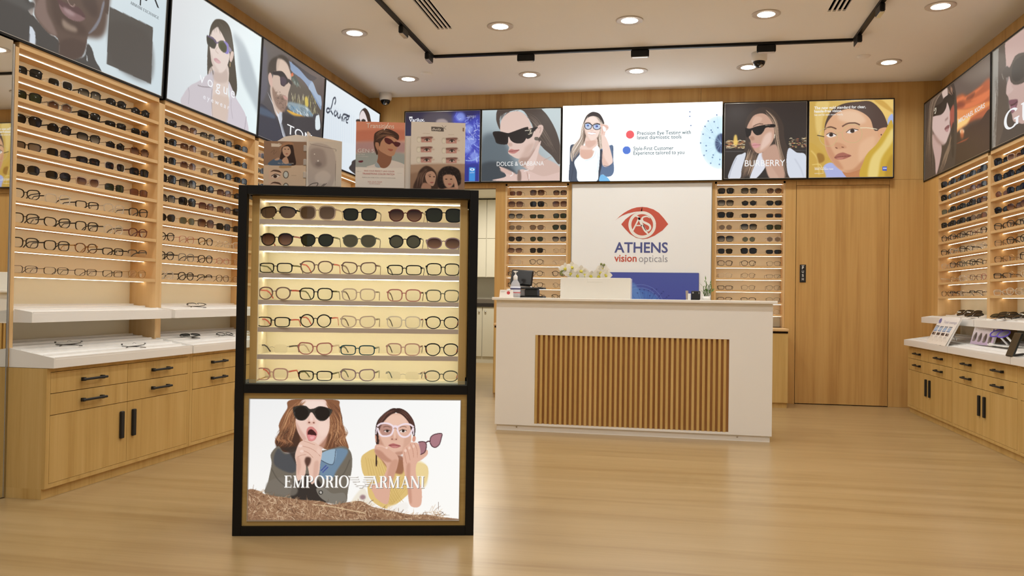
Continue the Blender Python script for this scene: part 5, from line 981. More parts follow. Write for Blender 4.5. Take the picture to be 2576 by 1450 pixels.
ARTS['B4'] = (208, 195, [
('grad',(62,54,52),(58,50,48),(44,38,36),(50,46,44)),
('straw',[(.006,.488),(.239,.493),(.24,.601),(.007,.596)],90,[(230,200,130),(255,240,200),(200,120,80),(150,110,70)],.0496,.0074,2,(-.03,.03)),
('p',[(.119,.436),(.15,.423),(.164,.545),(.114,.544)],(250,210,110),.004,.9),
('straw',[(.784,.477),(.992,.455),(.994,.615),(.785,.611)],60,[(220,190,120),(210,90,80),(255,240,200),(140,110,80)],.0322,.0074,3,(-.03,.03)),
('l',[(.008,.637),(.265,.639)],(96,92,92),.0062,.0005),
('l',[(.761,.637),(1,.642)],(96,92,92),.005,.0005),
('p',[(.261,.237),(.335,.117),(.459,.06),(.583,.091),(.671,.194),(.721,.316),(.735,.476),(.786,.638),(.861,.853),(.814,1.012),(.715,.998),(.638,.662),(.415,.671),(.355,.899),(.219,1.005),(.181,.991),(.24,.655),(.263,.439)],(70,58,52),.002),
('hair',[(.484,.081),(.634,.246),(.686,.556),(.814,.986)],[(.509,.149),(.585,.312),(.65,.635),(.728,.998)],80,[(176,146,122),(120,98,84),(60,48,44),(210,180,152),(90,74,64)],.0074,.0124,4,.85),
('hair',[(.302,.602),(.266,.736),(.194,.991)],[(.428,.658),(.379,.819),(.319,.993)],50,[(170,140,116),(110,88,74),(200,170,142)],.0074,.01,5,.85),
('p',[(.147,.707),(.216,.675),(.266,.669),(.218,.87),(.194,.998),(.056,.996),(.08,.868)],(222,226,236),.002),
('p',[(.428,.672),(.465,.659),(.516,.821),(.394,1.001),(.319,1),(.367,.846)],(226,228,238),.002),
('p',[(.785,.611),(.884,.666),(.994,.709),(1.003,1.008),(.814,1.006),(.763,.825)],(218,224,236),.002),
('l',[(.153,.721),(.092,.869),(.062,.99)],(160,164,180),.01,.002,.7),
('l',[(.86,.746),(.935,.881),(.973,1.001)],(190,196,210),.0124,.0025,.7),
('p',[(.465,.659),(.625,.555),(.688,.743),(.74,1.005),(.567,1.003),(.504,.821)],(198,158,138),.0025),
('p',[(.567,1.003),(.504,.834),(.541,.794),(.641,.943),(.666,1.004)],(210,172,152),.003,.8),
('p',[(.311,.238),(.373,.159),(.485,.148),(.572,.245),(.611,.366),(.606,.474),(.551,.58),(.465,.659),(.403,.664),(.352,.603),(.327,.549),(.32,.494),(.301,.454),(.306,.359),(.275,.332)],(206,164,142),.002),
('p',[(.488,.444),(.574,.393),(.563,.526),(.452,.632),(.44,.605)],(240,210,196),.0079,.75),
('p',[(.373,.186),(.46,.202),(.424,.268),(.337,.306)],(226,188,166),.0059,.7),
('p',[(.302,.521),(.339,.549),(.378,.657),(.353,.643)],(150,106,86),.005,.6),
('p',[(.333,.549),(.37,.529),(.395,.536),(.445,.554),(.414,.591),(.365,.597)],(218,156,156),.0015),
('l',[(.339,.562),(.389,.558),(.445,.555)],(150,90,90),.005,.0005),
('p',[(.313,.454),(.333,.495),(.37,.482),(.351,.441)],(176,130,108),.003,.8),
('l',[(.349,.313),(.411,.281),(.474,.283)],(90,66,54),.01,.001,.9),
('p',[(.256,.334),(.312,.339),(.387,.314),(.486,.294),(.61,.289),(.61,.329),(.511,.331),(.481,.377),(.45,.417),(.4,.429),(.363,.401),(.337,.36),(.319,.427),(.276,.453),(.263,.399)],(26,22,24),.001),
('l',[(.499,.303),(.56,.301)],(180,170,150),.0062,.0005,.8),
('l',[(.617,.42),(.612,.474)],(230,220,200),.01,.0015,.9)], [('BURBERRY',.2548,.7446,.8388,.0805,(252,252,252),'sans')])
ARTS['B5'] = (208, 195, [
('grad',(214,178,96),(226,190,112),(200,160,70),(222,190,110)),
('p',[(-.004,.016),(.192,.022),(.17,.354),(.099,.565),(.001,.643)],(206,168,84),.0097,.9),
('p',[(.082,.019),(.241,.024),(.169,.221),(.147,.459),(.085,.378)],(236,206,130),.0106,.8),
('p',[(.749,.012),(.988,.013),(.989,.19),(.918,.24),(.822,.08)],(236,200,116),.0038),
('p',[(.773,.013),(.869,.012),(.989,.137),(.989,.176)],(206,160,76),.0068,.8),
('p',[(.936,.254),(.989,.19),(.996,.321),(.943,.372)],(168,184,232),.0019),
('p',[(.175,.858),(.272,.806),(.37,.887),(.468,1.008),(.188,1.004)],(176,182,226),.0024),
('p',[(.001,.563),(.124,.618),(.21,.726),(.259,.753),(.175,.858),(.201,1.004),(.004,1.002)],(206,166,76),.0029),
('p',[(.1,.684),(.173,.699),(.186,.779),(.113,.804)],(150,104,40),.0068,.8),
('l',[(.026,.643),(.1,.751),(.127,.964)],(240,210,130),.0146,.0029,.7),
('l',[(.04,.83),(.138,.831),(.176,.938)],(236,206,120),.0108,.0014,.8),
('p',[(.183,.38),(.206,.248),(.278,.117),(.411,.042),(.581,.02),(.737,.025),(.858,.147),(.919,.279),(.931,.371),(.848,.396),(.8,.434),(.74,.393),(.703,.234),(.533,.124),(.34,.159),(.243,.262),(.196,.434)],(84,64,56),.0019),
('p',[(.394,.861),(.468,1.008),(.637,1.01),(.684,.866),(.778,.683),(.588,.838)],(196,132,88),.0024),
('p',[(.189,.381),(.231,.262),(.327,.159),(.473,.11),(.618,.153),(.727,.248),(.776,.394),(.848,.409),(.873,.501),(.826,.605),(.743,.735),(.66,.865),(.516,.932),(.419,.928),(.321,.847),(.247,.74),(.197,.606),(.184,.487)],(222,172,134),.0019),
('p',[(.412,.134),(.582,.152),(.679,.273),(.583,.31),(.438,.281),(.34,.225)],(238,202,170),.0126,.75),
('p',[(.609,.575),(.777,.473),(.754,.683),(.611,.812)],(234,190,152),.0126,.7),
('p',[(.196,.46),(.295,.674),(.419,.888),(.321,.847),(.222,.673)],(200,140,104),.0087,.7),
('p',[(.419,.914),(.54,.89),(.707,.708),(.66,.865),(.54,.936)],(186,124,84),.0078,.6),
('p',[(.824,.395),(.883,.364),(.931,.371),(.908,.45),(.861,.501),(.825,.474)],(222,166,126),.0014),
('p',[(.868,.455),(.867,.461),(.864,.464),(.861,.466),(.857,.464),(.854,.46),(.853,.455),(.854,.45),(.857,.446),(.86,.445),(.864,.446),(.867,.45)],(60,40,36),.0005),
('l',[(.189,.367),(.256,.34),(.329,.368)],(96,64,48),.017,.0019,.9),
('l',[(.396,.339),(.462,.301),(.547,.296),(.607,.322)],(96,64,48),.017,.0019,.9),
('p',[(.21,.447),(.257,.419),(.33,.45),(.281,.473),(.239,.475)],(244,232,224),.001),
('p',[(.291,.444),(.288,.456),(.279,.464),(.267,.467),(.254,.464),(.245,.455),(.242,.443),(.245,.431),(.254,.422),(.266,.419),(.279,.423),(.287,.432)],(54,36,30),.001),
('l',[(.208,.441),(.263,.415),(.332,.45)],(60,40,34),.0084,.0005),
('p',[(.451,.413),(.511,.377),(.584,.387),(.536,.415),(.487,.43)],(244,232,224),.001),
('p',[(.545,.399),(.542,.412),(.532,.421),(.519,.424),(.505,.42),(.496,.411),(.492,.398),(.495,.386),(.505,.377),(.518,.374),(.532,.377),(.541,.387)],(54,36,30),.001),
('l',[(.445,.416),(.506,.372),(.59,.387)],(60,40,34),.0084,.0005),
('p',[(.307,.582),(.331,.543),(.416,.571),(.453,.611),(.404,.629),(.331,.625)],(206,150,114),.0029,.8),
('l',[(.319,.609),(.344,.622)],(120,70,50),.012,.0014),
('l',[(.392,.604),(.419,.611)],(130,80,56),.012,.0014),
('p',[(.306,.741),(.344,.695),(.405,.676),(.453,.691),(.508,.721),(.418,.763),(.345,.765)],(170,104,88),.0019),
('l',[(.308,.741),(.393,.729),(.509,.721)],(110,56,46),.006,.001),
('p',[(.332,.744),(.417,.74),(.381,.771)],(196,130,112),.0024,.8),
('l',[(.122,.406),(.183,.36),(.28,.367),(.33,.424),(.336,.503),(.282,.582),(.209,.587),(.148,.539),(.12,.459),(.124,.406)],(206,180,130),.0072,.0005),
('l',[(.33,.45),(.366,.411),(.397,.425)],(206,180,130),.0072,.0005),
('l',[(.402,.412),(.438,.347),(.523,.312),(.595,.344),(.632,.417),(.621,.496),(.561,.547),(.464,.539),(.409,.491),(.4,.418)],(206,180,130),.0072,.0005),
('l',[(.608,.361),(.704,.363),(.812,.384)],(240,226,190),.0096,.0005),
('l',[(.098,.445),(.184,.467)],(60,50,46),.0096,.001),
('p',[(.99,.294),(.896,.423),(.802,.579),(.707,.682),(.659,.786),(.625,1.01),(1.002,1.014)],(206,168,60),.0024),
('p',[(.991,.373),(.873,.58),(.743,.761),(.709,1.01),(.817,1.012),(.863,.763),(.998,.53)],(242,222,150),.0116,.75),
('p',[(.999,.713),(.923,.843),(.912,1.013),(1.002,1.014)],(176,134,40),.0078,.7),
('p',[(.877,.866),(.93,.867),(.928,.922),(.876,.918)],(60,84,190),.0005,1,True)], [('The new gold standard for clear,',.0603,.6754,.1054,.0345,(250,248,244),'bold'),('hassle-free vision.',.0606,.3941,.1486,.0346,(250,248,244),'bold'),('See and be seen more clearly.',.061,.4079,.1912,.0265,(250,248,244),'sans'),('Learn more about',.0697,.2117,.8735,.0133,(250,246,236),'sans'),('ZEISS DuraVision Gold',.0699,.2923,.8966,.0172,(250,246,236),'bold'),('zeiss.com',.0703,.1781,.9489,.0119,(250,246,236),'sans'),('ZEISS',.8818,.9259,.8977,.0171,(250,250,250),'bold')])
ARTS['R1'] = (286, 143, [
('grad',(58,48,44),(90,76,70),(60,52,46),(50,34,28)),
('p',[(.496,.007),(.998,.027),(1.001,.4),(.699,.266),(.498,.242)],(104,90,82),.013,.9),
('p',[(.622,.02),(.973,.066),(.993,.204),(.771,.167)],(124,110,98),.0162,.7),
('p',[(.498,.23),(.608,.204),(.699,.266),(.842,.265),(1,.263),(1.003,.608),(.774,.59),(.501,.563)],(190,96,58),.0065,.9),
('p',[(.498,.23),(.624,.237),(.655,.277),(.546,.268)],(226,122,76),.0033,.85),
('p',[(.639,.275),(.772,.272),(.909,.276),(.842,.299),(.7,.308)],(226,122,76),.0033,.85),
('p',[(.744,.349),(.91,.36),(1.001,.367),(.976,.408),(.843,.396)],(226,122,76),.0033,.85),
('p',[(.547,.329),(.773,.376),(.995,.407),(.911,.45),(.701,.414)],(226,122,76),.0033,.85),
('p',[(.515,.312),(.578,.272),(.67,.351),(.61,.367)],(120,52,40),.0065,.7),
('p',[(.699,.278),(.8,.287),(.772,.33),(.685,.311)],(96,54,46),.0052,.6),
('p',[(.499,.353),(.701,.42),(.977,.485),(1.002,.531),(.844,.539),(.702,.555),(.502,.613)],(232,146,84),.0046,.9),
('p',[(.5,.458),(.664,.508),(.745,.524),(.687,.59),(.549,.585),(.501,.588)],(248,206,130),.0065,.95),
('p',[(.502,.655),(.566,.641),(.688,.648),(.746,.629),(.859,.647),(1.003,.586),(1.009,1.013),(.505,.92)],(58,40,34),.0016),
('p',[(.657,.655),(.653,.666),(.641,.67),(.624,.666),(.607,.655),(.595,.64),(.59,.625),(.594,.613),(.607,.609),(.624,.614),(.64,.625),(.653,.64)],(255,240,200),.0046),
('p',[(.651,.679),(.648,.704),(.638,.72),(.625,.721),(.611,.708),(.6,.683),(.596,.654),(.6,.629),(.61,.614),(.624,.613),(.637,.626),(.648,.651)],(214,110,60),.0072,.7),
('l',[(.543,.746),(.629,.752)],(150,70,44),.0048,.0006,.6),
('l',[(.562,.749),(.642,.752)],(150,70,44),.0048,.0006,.6),
('l',[(.581,.752),(.656,.752)],(150,70,44),.0048,.0006,.6),
('l',[(.6,.756),(.669,.752)],(150,70,44),.0048,.0006,.6),
('l',[(.618,.759),(.683,.752)],(150,70,44),.0048,.0006,.6),
('l',[(.636,.762),(.696,.752)],(150,70,44),.0048,.0006,.6),
('l',[(.655,.765),(.71,.752)],(150,70,44),.0048,.0006,.6),
('l',[(.673,.768),(.723,.752)],(150,70,44),.0048,.0006,.6),
('p',[(-.01,-.007),(.496,.013),(.506,1.044),(.213,1.02),(.012,1.008)],(64,54,48),.001),
('p',[(.301,-.017),(.388,0),(.398,.126),(.373,.175),(.32,.083)],(206,180,168),.0019),
('p',[(.11,.19),(.295,.276),(.39,.184),(.437,.309),(.442,.387),(.435,.458),(.448,.539),(.411,.61),(.369,.667),(.299,.65),(.208,.52),(.141,.398),(.101,.273)],(206,178,170),.0019),
('p',[(.161,.46),(.299,.65),(.283,.837),(.213,.994),(.192,.803),(.133,.548)],(190,158,150),.0026),
('p',[(.132,.407),(.263,.584),(.352,.666),(.263,.635),(.17,.504)],(150,116,106),.0058,.7),
('p',[(.35,.481),(.393,.463),(.431,.475),(.418,.513),(.376,.518)],(126,76,78),.0013),
('p',[(.363,.5),(.418,.509),(.402,.543),(.368,.521)],(176,130,130),.0013),
('p',[(.353,.378),(.4,.366),(.409,.383),(.371,.393)],(130,96,90),.0019,.8),
('p',[(.109,.109),(.203,.125),(.311,.13),(.346,.097),(.497,.118),(.498,.279),(.45,.316),(.416,.236),(.39,.178),(.373,.239),(.313,.278),(.205,.25),(.11,.21)],(34,28,26),.001),
('p',[(.441,.311),(.498,.267),(.501,.489),(.46,.532),(.438,.397)],(172,82,66),.0019,.9),
('p',[(.46,.551),(.501,.489),(.504,.859),(.471,.846)],(46,38,36),.0019),
('l',[(.143,.133),(.148,.196)],(226,214,190),.0074,.0003),
('l',[(.185,.142),(.199,.169),(.195,.206),(.176,.203)],(226,214,190),.0074,.0003),
('l',[(.133,.128),(.127,.165),(.148,.201)],(226,214,190),.0056,.0003),
('l',[(.157,.134),(.176,.177),(.176,.143)],(226,214,190),.0056,.0003),
('l',[(.208,.147),(.202,.19),(.191,.217)],(226,214,190),.0056,.0003),
('hair',[(.292,-.035),(.108,.001),(.073,.286),(.019,.738)],[(.379,-.011),(.203,.085),(.14,.318),(.176,.994)],60,[(120,100,84),(150,128,108),(80,66,56),(50,42,38)],.0074,.0098,6,.8),
('hair',[(.452,.559),(.428,.673),(.353,.8),(.267,.993)],[(.47,.722),(.413,.824),(.371,.902),(.303,.999)],50,[(150,124,100),(110,90,74),(70,56,48)],.0074,.0098,7,.85),
('hair',[(.379,.002),(.397,.062),(.448,.128)],[(.447,.003),(.48,.072),(.489,.151)],14,[(160,120,96),(90,66,56)],.0074,.0065,8,.7)], [('MICHAEL KORS',.5724,.9326,.5225,.0488,(236,226,218),'bold')])
ARTS['R2'] = (195, 117, [
('grad',(170,164,160),(150,130,124),(70,62,56),(60,52,48)),
('p',[(-0,-.072),(.076,-.075),(.066,.238),(.062,.556),(.041,1.08),(.009,1.122)],(150,146,138),.002),
('hair',[(.009,.258),(.036,.489),(.014,.854),(.028,1.021)],[(.06,.288),(.062,.556),(.051,.817),(.035,1.077)],40,[(90,82,74),(196,190,182),(120,112,102)],.005,.007,4,.8),
('p',[(.076,-.075),(.161,-.017),(.152,.289),(.171,.456),(.184,.67),(.139,.908),(.041,1.08),(.062,.556)],(84,74,66),.0016),
('p',[(.149,-.025),(.26,-.001),(.744,.112),(.831,.951),(.365,.908),(.243,.832),(.208,.733),(.196,.625),(.184,.567),(.16,.512),(.165,.432),(.188,.378),(.17,.3),(.157,.215)],(196,166,158),.0016),
('p',[(.159,.502),(.194,.387),(.224,.486),(.241,.516),(.207,.538),(.177,.537)],(206,180,172),.0016,.9),
('p',[(.19,.606),(.242,.618),(.287,.646),(.282,.694),(.249,.743),(.22,.739),(.208,.672)],(120,76,88),.0012),
('l',[(.208,.661),(.254,.669),(.282,.659)],(60,30,38),.007,.0008),
('p',[(.208,.682),(.265,.69),(.237,.742)],(160,112,130),.002,.7),
('p',[(.169,.248),(.193,.278),(.216,.256),(.262,.203),(.339,.223),(.414,.281),(.425,.452),(.363,.513),(.264,.488),(.212,.428),(.194,.366),(.158,.356),(.116,.289),(.134,.258)],(74,66,60),.0008),
('p',[(.228,.284),(.279,.244),(.372,.273),(.394,.414),(.33,.465),(.264,.457),(.223,.393)],(52,48,44),.002),
('l',[(.106,.284),(.128,.359)],(180,176,160),.004,.0006,.8),
('p',[(.179,.688),(.22,.739),(.243,.832),(.311,.883),(.366,.957),(.368,1.252),(.041,1.133),(.114,.898)],(66,60,56),.002)], [('GUESS',.1386,.871,.89,.1876,(250,250,250),'serif')])
ARTS['E'] = (429, 249, [
('grad',(238,238,238),(250,250,248),(250,248,244),(252,250,246)),
('p',[(.194,.006),(.399,.004),(.421,.054),(.429,.126),(.43,.184),(.447,.242),(.452,.314),(.468,.408),(.432,.387),(.399,.409),(.358,.416),(.325,.387),(.234,.388),(.198,.417),(.165,.439),(.128,.389),(.119,.345),(.139,.273),(.136,.216),(.15,.151),(.174,.079)],(136,90,62),.0005),
('p',[(.143,.273),(.212,.222),(.238,.33),(.219,.431),(.165,.446),(.124,.389)],(62,38,28),.002,.85),
('p',[(.365,.293),(.431,.3),(.432,.387),(.375,.416)],(92,56,40),.0023,.7),
('hair',[(.231,.013),(.182,.1),(.155,.201),(.123,.288)],[(.264,.027),(.22,.129),(.212,.244),(.194,.388)],150,[(176,122,84),(116,70,46),(206,156,112),(84,50,36),(150,98,66)],.002,.0108,2,.85),
('hair',[(.371,.011),(.425,.112),(.439,.257),(.465,.408)],[(.372,.163),(.385,.257),(.382,.329),(.35,.416)],150,[(176,122,84),(116,70,46),(206,156,112),(84,50,36),(150,98,66)],.002,.0108,3,.85),
('hair',[(.143,.259),(.123,.324),(.144,.36),(.124,.403)],[(.209,.273),(.185,.331),(.21,.374),(.186,.431)],60,[(176,122,84),(116,70,46),(206,156,112),(84,50,36),(150,98,66)],.002,.0124,4,.85),
('hair',[(.43,.17),(.456,.271),(.444,.329),(.468,.408)],[(.398,.257),(.423,.314),(.407,.358),(.432,.401)],60,[(176,122,84),(116,70,46),(206,156,112),(84,50,36),(150,98,66)],.002,.0124,5,.85),
('p',[(.135,.392),(.167,.447),(.23,.447),(.336,.428),(.389,.409),(.447,.39),(.48,.446),(.486,.557),(.472,.716),(.467,.781),(.457,.864),(.393,.864),(.287,.836),(.203,.827),(.081,.79),(.09,.688),(.105,.54),(.101,.457)],(112,104,92),.0009),
('p',[(.135,.41),(.167,.457),(.225,.447),(.232,.558),(.2,.614),(.126,.559),(.115,.485)],(66,70,78),.0022,.8),
('p',[(.145,.41),(.23,.401),(.252,.503),(.242,.595),(.188,.447)],(50,40,36),.0022,.8),
('p',[(.332,.521),(.352,.446),(.41,.409),(.447,.409),(.464,.446),(.412,.595),(.391,.66),(.338,.651)],(110,136,160),.0013),
('p',[(.342,.446),(.407,.418),(.396,.539),(.337,.502)],(150,176,196),.0009),
('l',[(.407,.42),(.394,.541),(.337,.507)],(60,74,92),.0032,.0002),
('l',[(.338,.595),(.364,.548)],(60,70,150),.0048,.0004),
('l',[(.346,.609),(.372,.562)],(60,70,150),.0048,.0004),
('p',[(.232,.632),(.317,.651),(.372,.855),(.213,.836),(.202,.735)],(44,38,36),.003,.9),
('p',[(.318,.744),(.355,.734),(.393,.781),(.451,.781),(.457,.864),(.394,.869),(.34,.818)],(126,120,110),.001),
('p',[(.35,.774),(.349,.784),(.345,.79),(.34,.793),(.334,.79),(.33,.784),(.329,.774),(.33,.765),(.334,.758),(.339,.756),(.345,.758),(.349,.765)],(60,58,54),.0002),
('p',[(.345,.774),(.345,.779),(.343,.783),(.34,.784),(.337,.783),(.335,.779),(.334,.774),(.334,.769),(.337,.765),(.339,.764),(.342,.765),(.344,.769)],(190,184,176),.0002),
('p',[(.09,.688),(.169,.651),(.228,.735),(.213,.799),(.128,.79),(.086,.781)],(120,112,102),.0017,.8),
('l',[(.105,.577),(.138,.67),(.191,.744)],(80,74,66),.0054,.001,.6),
('l',[(.475,.502),(.444,.623),(.392,.688)],(82,76,68),.0054,.001,.6),
('p',[(.215,.179),(.223,.078),(.251,.005),(.346,.004),(.365,.062),(.375,.149),(.375,.235),(.365,.3),(.345,.358),(.317,.395),(.276,.388),(.246,.33),(.225,.266)],(236,204,190),.0005),
('p',[(.216,.186),(.225,.266),(.246,.33),(.276,.381),(.267,.323),(.241,.258)],(206,160,144),.0026,.7),
('p',[(.255,.02),(.342,.019),(.346,.062),(.289,.077),(.252,.056)],(246,224,212),.0026,.7),
('p',[(.323,.2),(.368,.199),(.365,.286),(.332,.301)],(244,216,202),.0037,.6),
('p',[(.325,.387),(.365,.3),(.375,.257),(.358,.373),(.342,.416)],(196,146,126),.0023,.7),
('hair',[(.235,.013),(.223,.049),(.215,.085)],[(.272,.012),(.243,.056),(.232,.092)],26,[(176,122,84),(116,70,46),(206,156,112),(84,50,36),(150,98,66)],.002,.0034,6,.8),
('hair',[(.348,.011),(.365,.062),(.38,.127)],[(.362,.011),(.384,.076),(.397,.141)],30,[(176,122,84),(116,70,46),(206,156,112),(84,50,36),(150,98,66)],.002,.0034,7,.8),
('p',[(.268,.2),(.273,.175),(.289,.121),(.304,.175),(.311,.2),(.294,.214),(.274,.213)],(226,182,164),.0014,.8),
('p',[(.283,.128),(.293,.128),(.298,.178),(.282,.182)],(244,218,206),.0014,.8),
('p',[(.284,.194),(.284,.198),(.282,.2),(.279,.201),(.276,.2),(.274,.198),(.274,.194),(.274,.191),(.276,.189),(.279,.188),(.282,.189),(.283,.191)],(110,60,50),.0005,.9),
('p',[(.305,.196),(.305,.198),(.303,.201),(.3,.201),(.298,.201),(.296,.199),(.295,.196),(.296,.193),(.298,.191),(.3,.19),(.303,.191),(.305,.193)],(120,66,56),.0005,.9),
('p',[(.266,.272),(.272,.24),(.286,.227),(.301,.236),(.316,.268),(.317,.301),(.308,.337),(.292,.35),(.277,.344),(.269,.308)],(206,130,124),.0006),
('p',[(.272,.28),(.278,.258),(.291,.251),(.307,.272),(.314,.294),(.308,.305),(.291,.301),(.275,.298)],(64,20,22),.0005),
('p',[(.274,.298),(.291,.298),(.31,.305),(.304,.336),(.292,.344),(.279,.337)],(222,140,140),.0006),
('p',[(.285,.312),(.304,.312),(.298,.33),(.287,.33)],(238,176,176),.0008,.8),
('p',[(.201,.078),(.215,.06),(.239,.052),(.264,.059),(.279,.081),(.301,.077),(.322,.06),(.346,.062),(.371,.076),(.387,.091),(.382,.12),(.368,.156),(.352,.178),(.331,.181),(.314,.164),(.302,.135),(.293,.113),(.284,.113),(.277,.139),(.261,.171),(.241,.179),(.22,.168),(.207,.136)],(46,42,38),.0003),
('p',[(.274,.117),(.269,.145),(.257,.166),(.24,.174),(.224,.166),(.211,.146),(.206,.118),(.21,.09),(.223,.069),(.239,.061),(.256,.069),(.269,.089)],(24,18,16),.0003),
('p',[(.375,.12),(.37,.147),(.358,.167),(.34,.175),(.322,.168),(.309,.148),(.304,.12),(.309,.093),(.321,.073),(.339,.065),(.357,.072),(.37,.092)],(24,18,16),.0003),
('l',[(.209,.107),(.211,.143),(.224,.168)],(120,116,112),.0016,.0002,.8),
('l',[(.306,.12),(.312,.153),(.327,.174),(.347,.176)],(110,106,102),.0016,.0002,.8),
('l',[(.384,.091),(.376,.131)],(90,86,82),.002,.0002,.8),
('p',[(.23,.377),(.242,.352),(.267,.334),(.275,.33),(.275,.348),(.308,.359),(.338,.409),(.342,.452),(.335,.532),(.327,.633),(.295,.705),(.278,.575),(.269,.546),(.262,.633),(.225,.676),(.222,.546),(.215,.482),(.219,.431)],(230,192,174),.0005),
('p',[(.268,.481),(.289,.489),(.287,.532),(.273,.561),(.261,.517)],(70,42,34),.0014,.9),
('l',[(.237,.388),(.276,.402),(.309,.431),(.334,.474)],(176,124,106),.002,.0003,.85),
('l',[(.243,.424),(.276,.445),(.301,.488)],(176,124,106),.002,.0003,.85),
('l',[(.255,.348),(.275,.359),(.308,.38)],(176,124,106),.002,.0003,.85),
('l',[(.227,.482),(.243,.467),(.268,.46)],(176,124,106),.002,.0003,.85),
('p',[(.249,.389),(.248,.395),(.244,.399),(.24,.401),(.235,.399),(.231,.395),(.23,.389),(.231,.384),(.234,.379),(.239,.378),(.244,.379),(.248,.384)],(244,214,200),.0006,.9),
('p',[(.256,.432),(.254,.438),(.251,.442),(.247,.443),(.242,.442),(.239,.438),(.237,.433),(.239,.427),(.242,.423),(.246,.422),(.251,.423),(.254,.427)],(244,214,200),.0006,.9),
('p',[(.334,.431),(.333,.445),(.33,.456),(.326,.46),(.322,.456),(.318,.445),(.317,.431),(.318,.416),(.321,.406),(.325,.402),(.329,.406),(.332,.416)],(240,206,190),.0017,.6),
('p',[(.221,.489),(.236,.489),(.244,.561),(.229,.633)],(206,160,142),.002,.6),
('p',[(.306,.532),(.326,.517),(.323,.618),(.303,.676)],(206,160,142),.002,.6),
('p',[(.597,.408),(.549,.445),(.528,.492),(.534,.595),(.557,.688),(.574,.827),(.655,.911),(.713,.855),(.787,.743),(.841,.687),(.845,.556),(.785,.519),(.71,.5),(.645,.445)],(222,190,120),.0009),
('l',[(.549,.483),(.573,.669),(.622,.855)],(186,152,84),.0022,.0004,.6),
('l',[(.561,.488),(.589,.682),(.636,.855)],(186,152,84),.0022,.0004,.6),
('l',[(.573,.494),(.605,.695),(.65,.855)],(186,152,84),.0022,.0004,.6),
('l',[(.585,.499),(.621,.708),(.664,.855)],(186,152,84),.0022,.0004,.6),
('l',[(.597,.505),(.637,.721),(.678,.855)],(186,152,84),.0022,.0004,.6),
('l',[(.608,.51),(.653,.734),(.692,.855)],(186,152,84),.0022,.0004,.6),
('l',[(.62,.516),(.669,.747),(.706,.855)],(186,152,84),.0022,.0004,.6),
('l',[(.632,.521),(.686,.76),(.72,.855)],(186,152,84),.0022,.0004,.6),
('l',[(.644,.527),(.702,.773),(.734,.855)],(186,152,84),.0022,.0004,.6),
('l',[(.786,.612),(.744,.743),(.681,.874)],(190,156,86),.0022,.0004,.6),
('l',[(.772,.622),(.733,.743),(.677,.874)],(190,156,86),.0022,.0004,.6),
('l',[(.758,.631),(.721,.743),(.673,.874)],(190,156,86),.0022,.0004,.6),
('l',[(.745,.64),(.709,.743),(.668,.874)],(190,156,86),.0022,.0004,.6),
('l',[(.731,.65),(.697,.743),(.664,.874)],(190,156,86),.0022,.0004,.6),
('l',[(.717,.659),(.685,.743),(.66,.874)],(190,156,86),.0022,.0004,.6),
('l',[(.703,.669),(.674,.743),(.656,.874)],(190,156,86),.0022,.0004,.6),
('p',[(.785,.519),(.845,.556),(.841,.715),(.787,.743)],(238,216,160),.0017,.8),
('p',[(.613,.454),(.656,.445),(.731,.482),(.732,.594),(.711,.622),(.657,.575)],(150,96,74),.0017,.9),
('l',[(.602,.408),(.601,.557)],(60,36,32),.0054,.0006),
('p',[(.489,.837),(.541,.734),(.574,.837),(.601,.883),(.5,.874)],(238,230,214),.0017),
('p',[(.553,.813),(.551,.824),(.546,.831),(.539,.834),(.532,.831),(.527,.824),(.525,.813),(.527,.803),(.532,.796),(.539,.793),(.546,.796),(.551,.803)],(140,104,112),.0017,.8),
('p',[(.655,.902),(.746,.855),(.751,.921),(.703,.93)],(244,240,234),.0017),
('p',[(.601,.361),(.604,.23),(.634,.15),(.663,.121),(.69,.112),(.726,.127),(.749,.178),(.764,.251),(.765,.352),(.745,.418),(.72,.458),(.695,.462),(.653,.418),(.62,.39)],(226,182,160),.0005),
('p',[(.646,.135),(.726,.135),(.743,.193),(.71,.207),(.685,.229),(.651,.201)],(238,200,180),.003,.7),
('p',[(.611,.302),(.649,.418),(.695,.462),(.649,.426),(.611,.375)],(186,134,112),.0023,.7),
('p',[(.736,.302),(.763,.301),(.757,.374),(.72,.456),(.728,.389)],(206,158,136),.0026,.6),
('p',[(.691,.44),(.728,.432),(.72,.46),(.695,.463)],(180,128,108),.0014,.7),
('p',[(.692,.073),(.717,.075),(.746,.105),(.772,.163),(.784,.229),(.783,.301),(.777,.308),(.764,.251),(.749,.178),(.717,.124),(.691,.106)],(56,34,30),.0005),
('p',[(.69,.073),(.667,.077),(.63,.121),(.603,.179),(.594,.252),(.597,.361),(.611,.375),(.61,.274),(.63,.186),(.659,.132),(.691,.106)],(56,34,30),.0005),
('hair',[(.69,.077),(.65,.099),(.614,.165),(.596,.259)],[(.689,.104),(.659,.135),(.63,.194),(.611,.281)],60,[(98,62,54),(36,20,18),(126,88,76),(76,46,40)],.0016,.0016,5,.8),
('hair',[(.693,.077),(.734,.091),(.772,.17),(.783,.279)],[(.694,.106),(.726,.135),(.755,.2),(.766,.265)],60,[(98,62,54),(36,20,18),(126,88,76),(76,46,40)],.0016,.0016,6,.8),
('l',[(.605,.324),(.601,.419),(.601,.542)],(52,32,28),.0074,.0003),
('l',[(.611,.332),(.609,.39)],(70,44,38),.005,.0003),
('p',[(.592,.303),(.599,.303),(.601,.353),(.597,.353)],(196,140,118),.0003),
('p',[(.775,.305),(.786,.308),(.786,.341),(.778,.352),(.771,.338)],(214,154,132),.0005),
('p',[(.657,.381),(.676,.366),(.69,.369),(.716,.385),(.699,.402),(.678,.401)],(180,104,102),.0005),
('l',[(.657,.382),(.688,.38),(.716,.386)],(110,50,50),.0016,.0002),
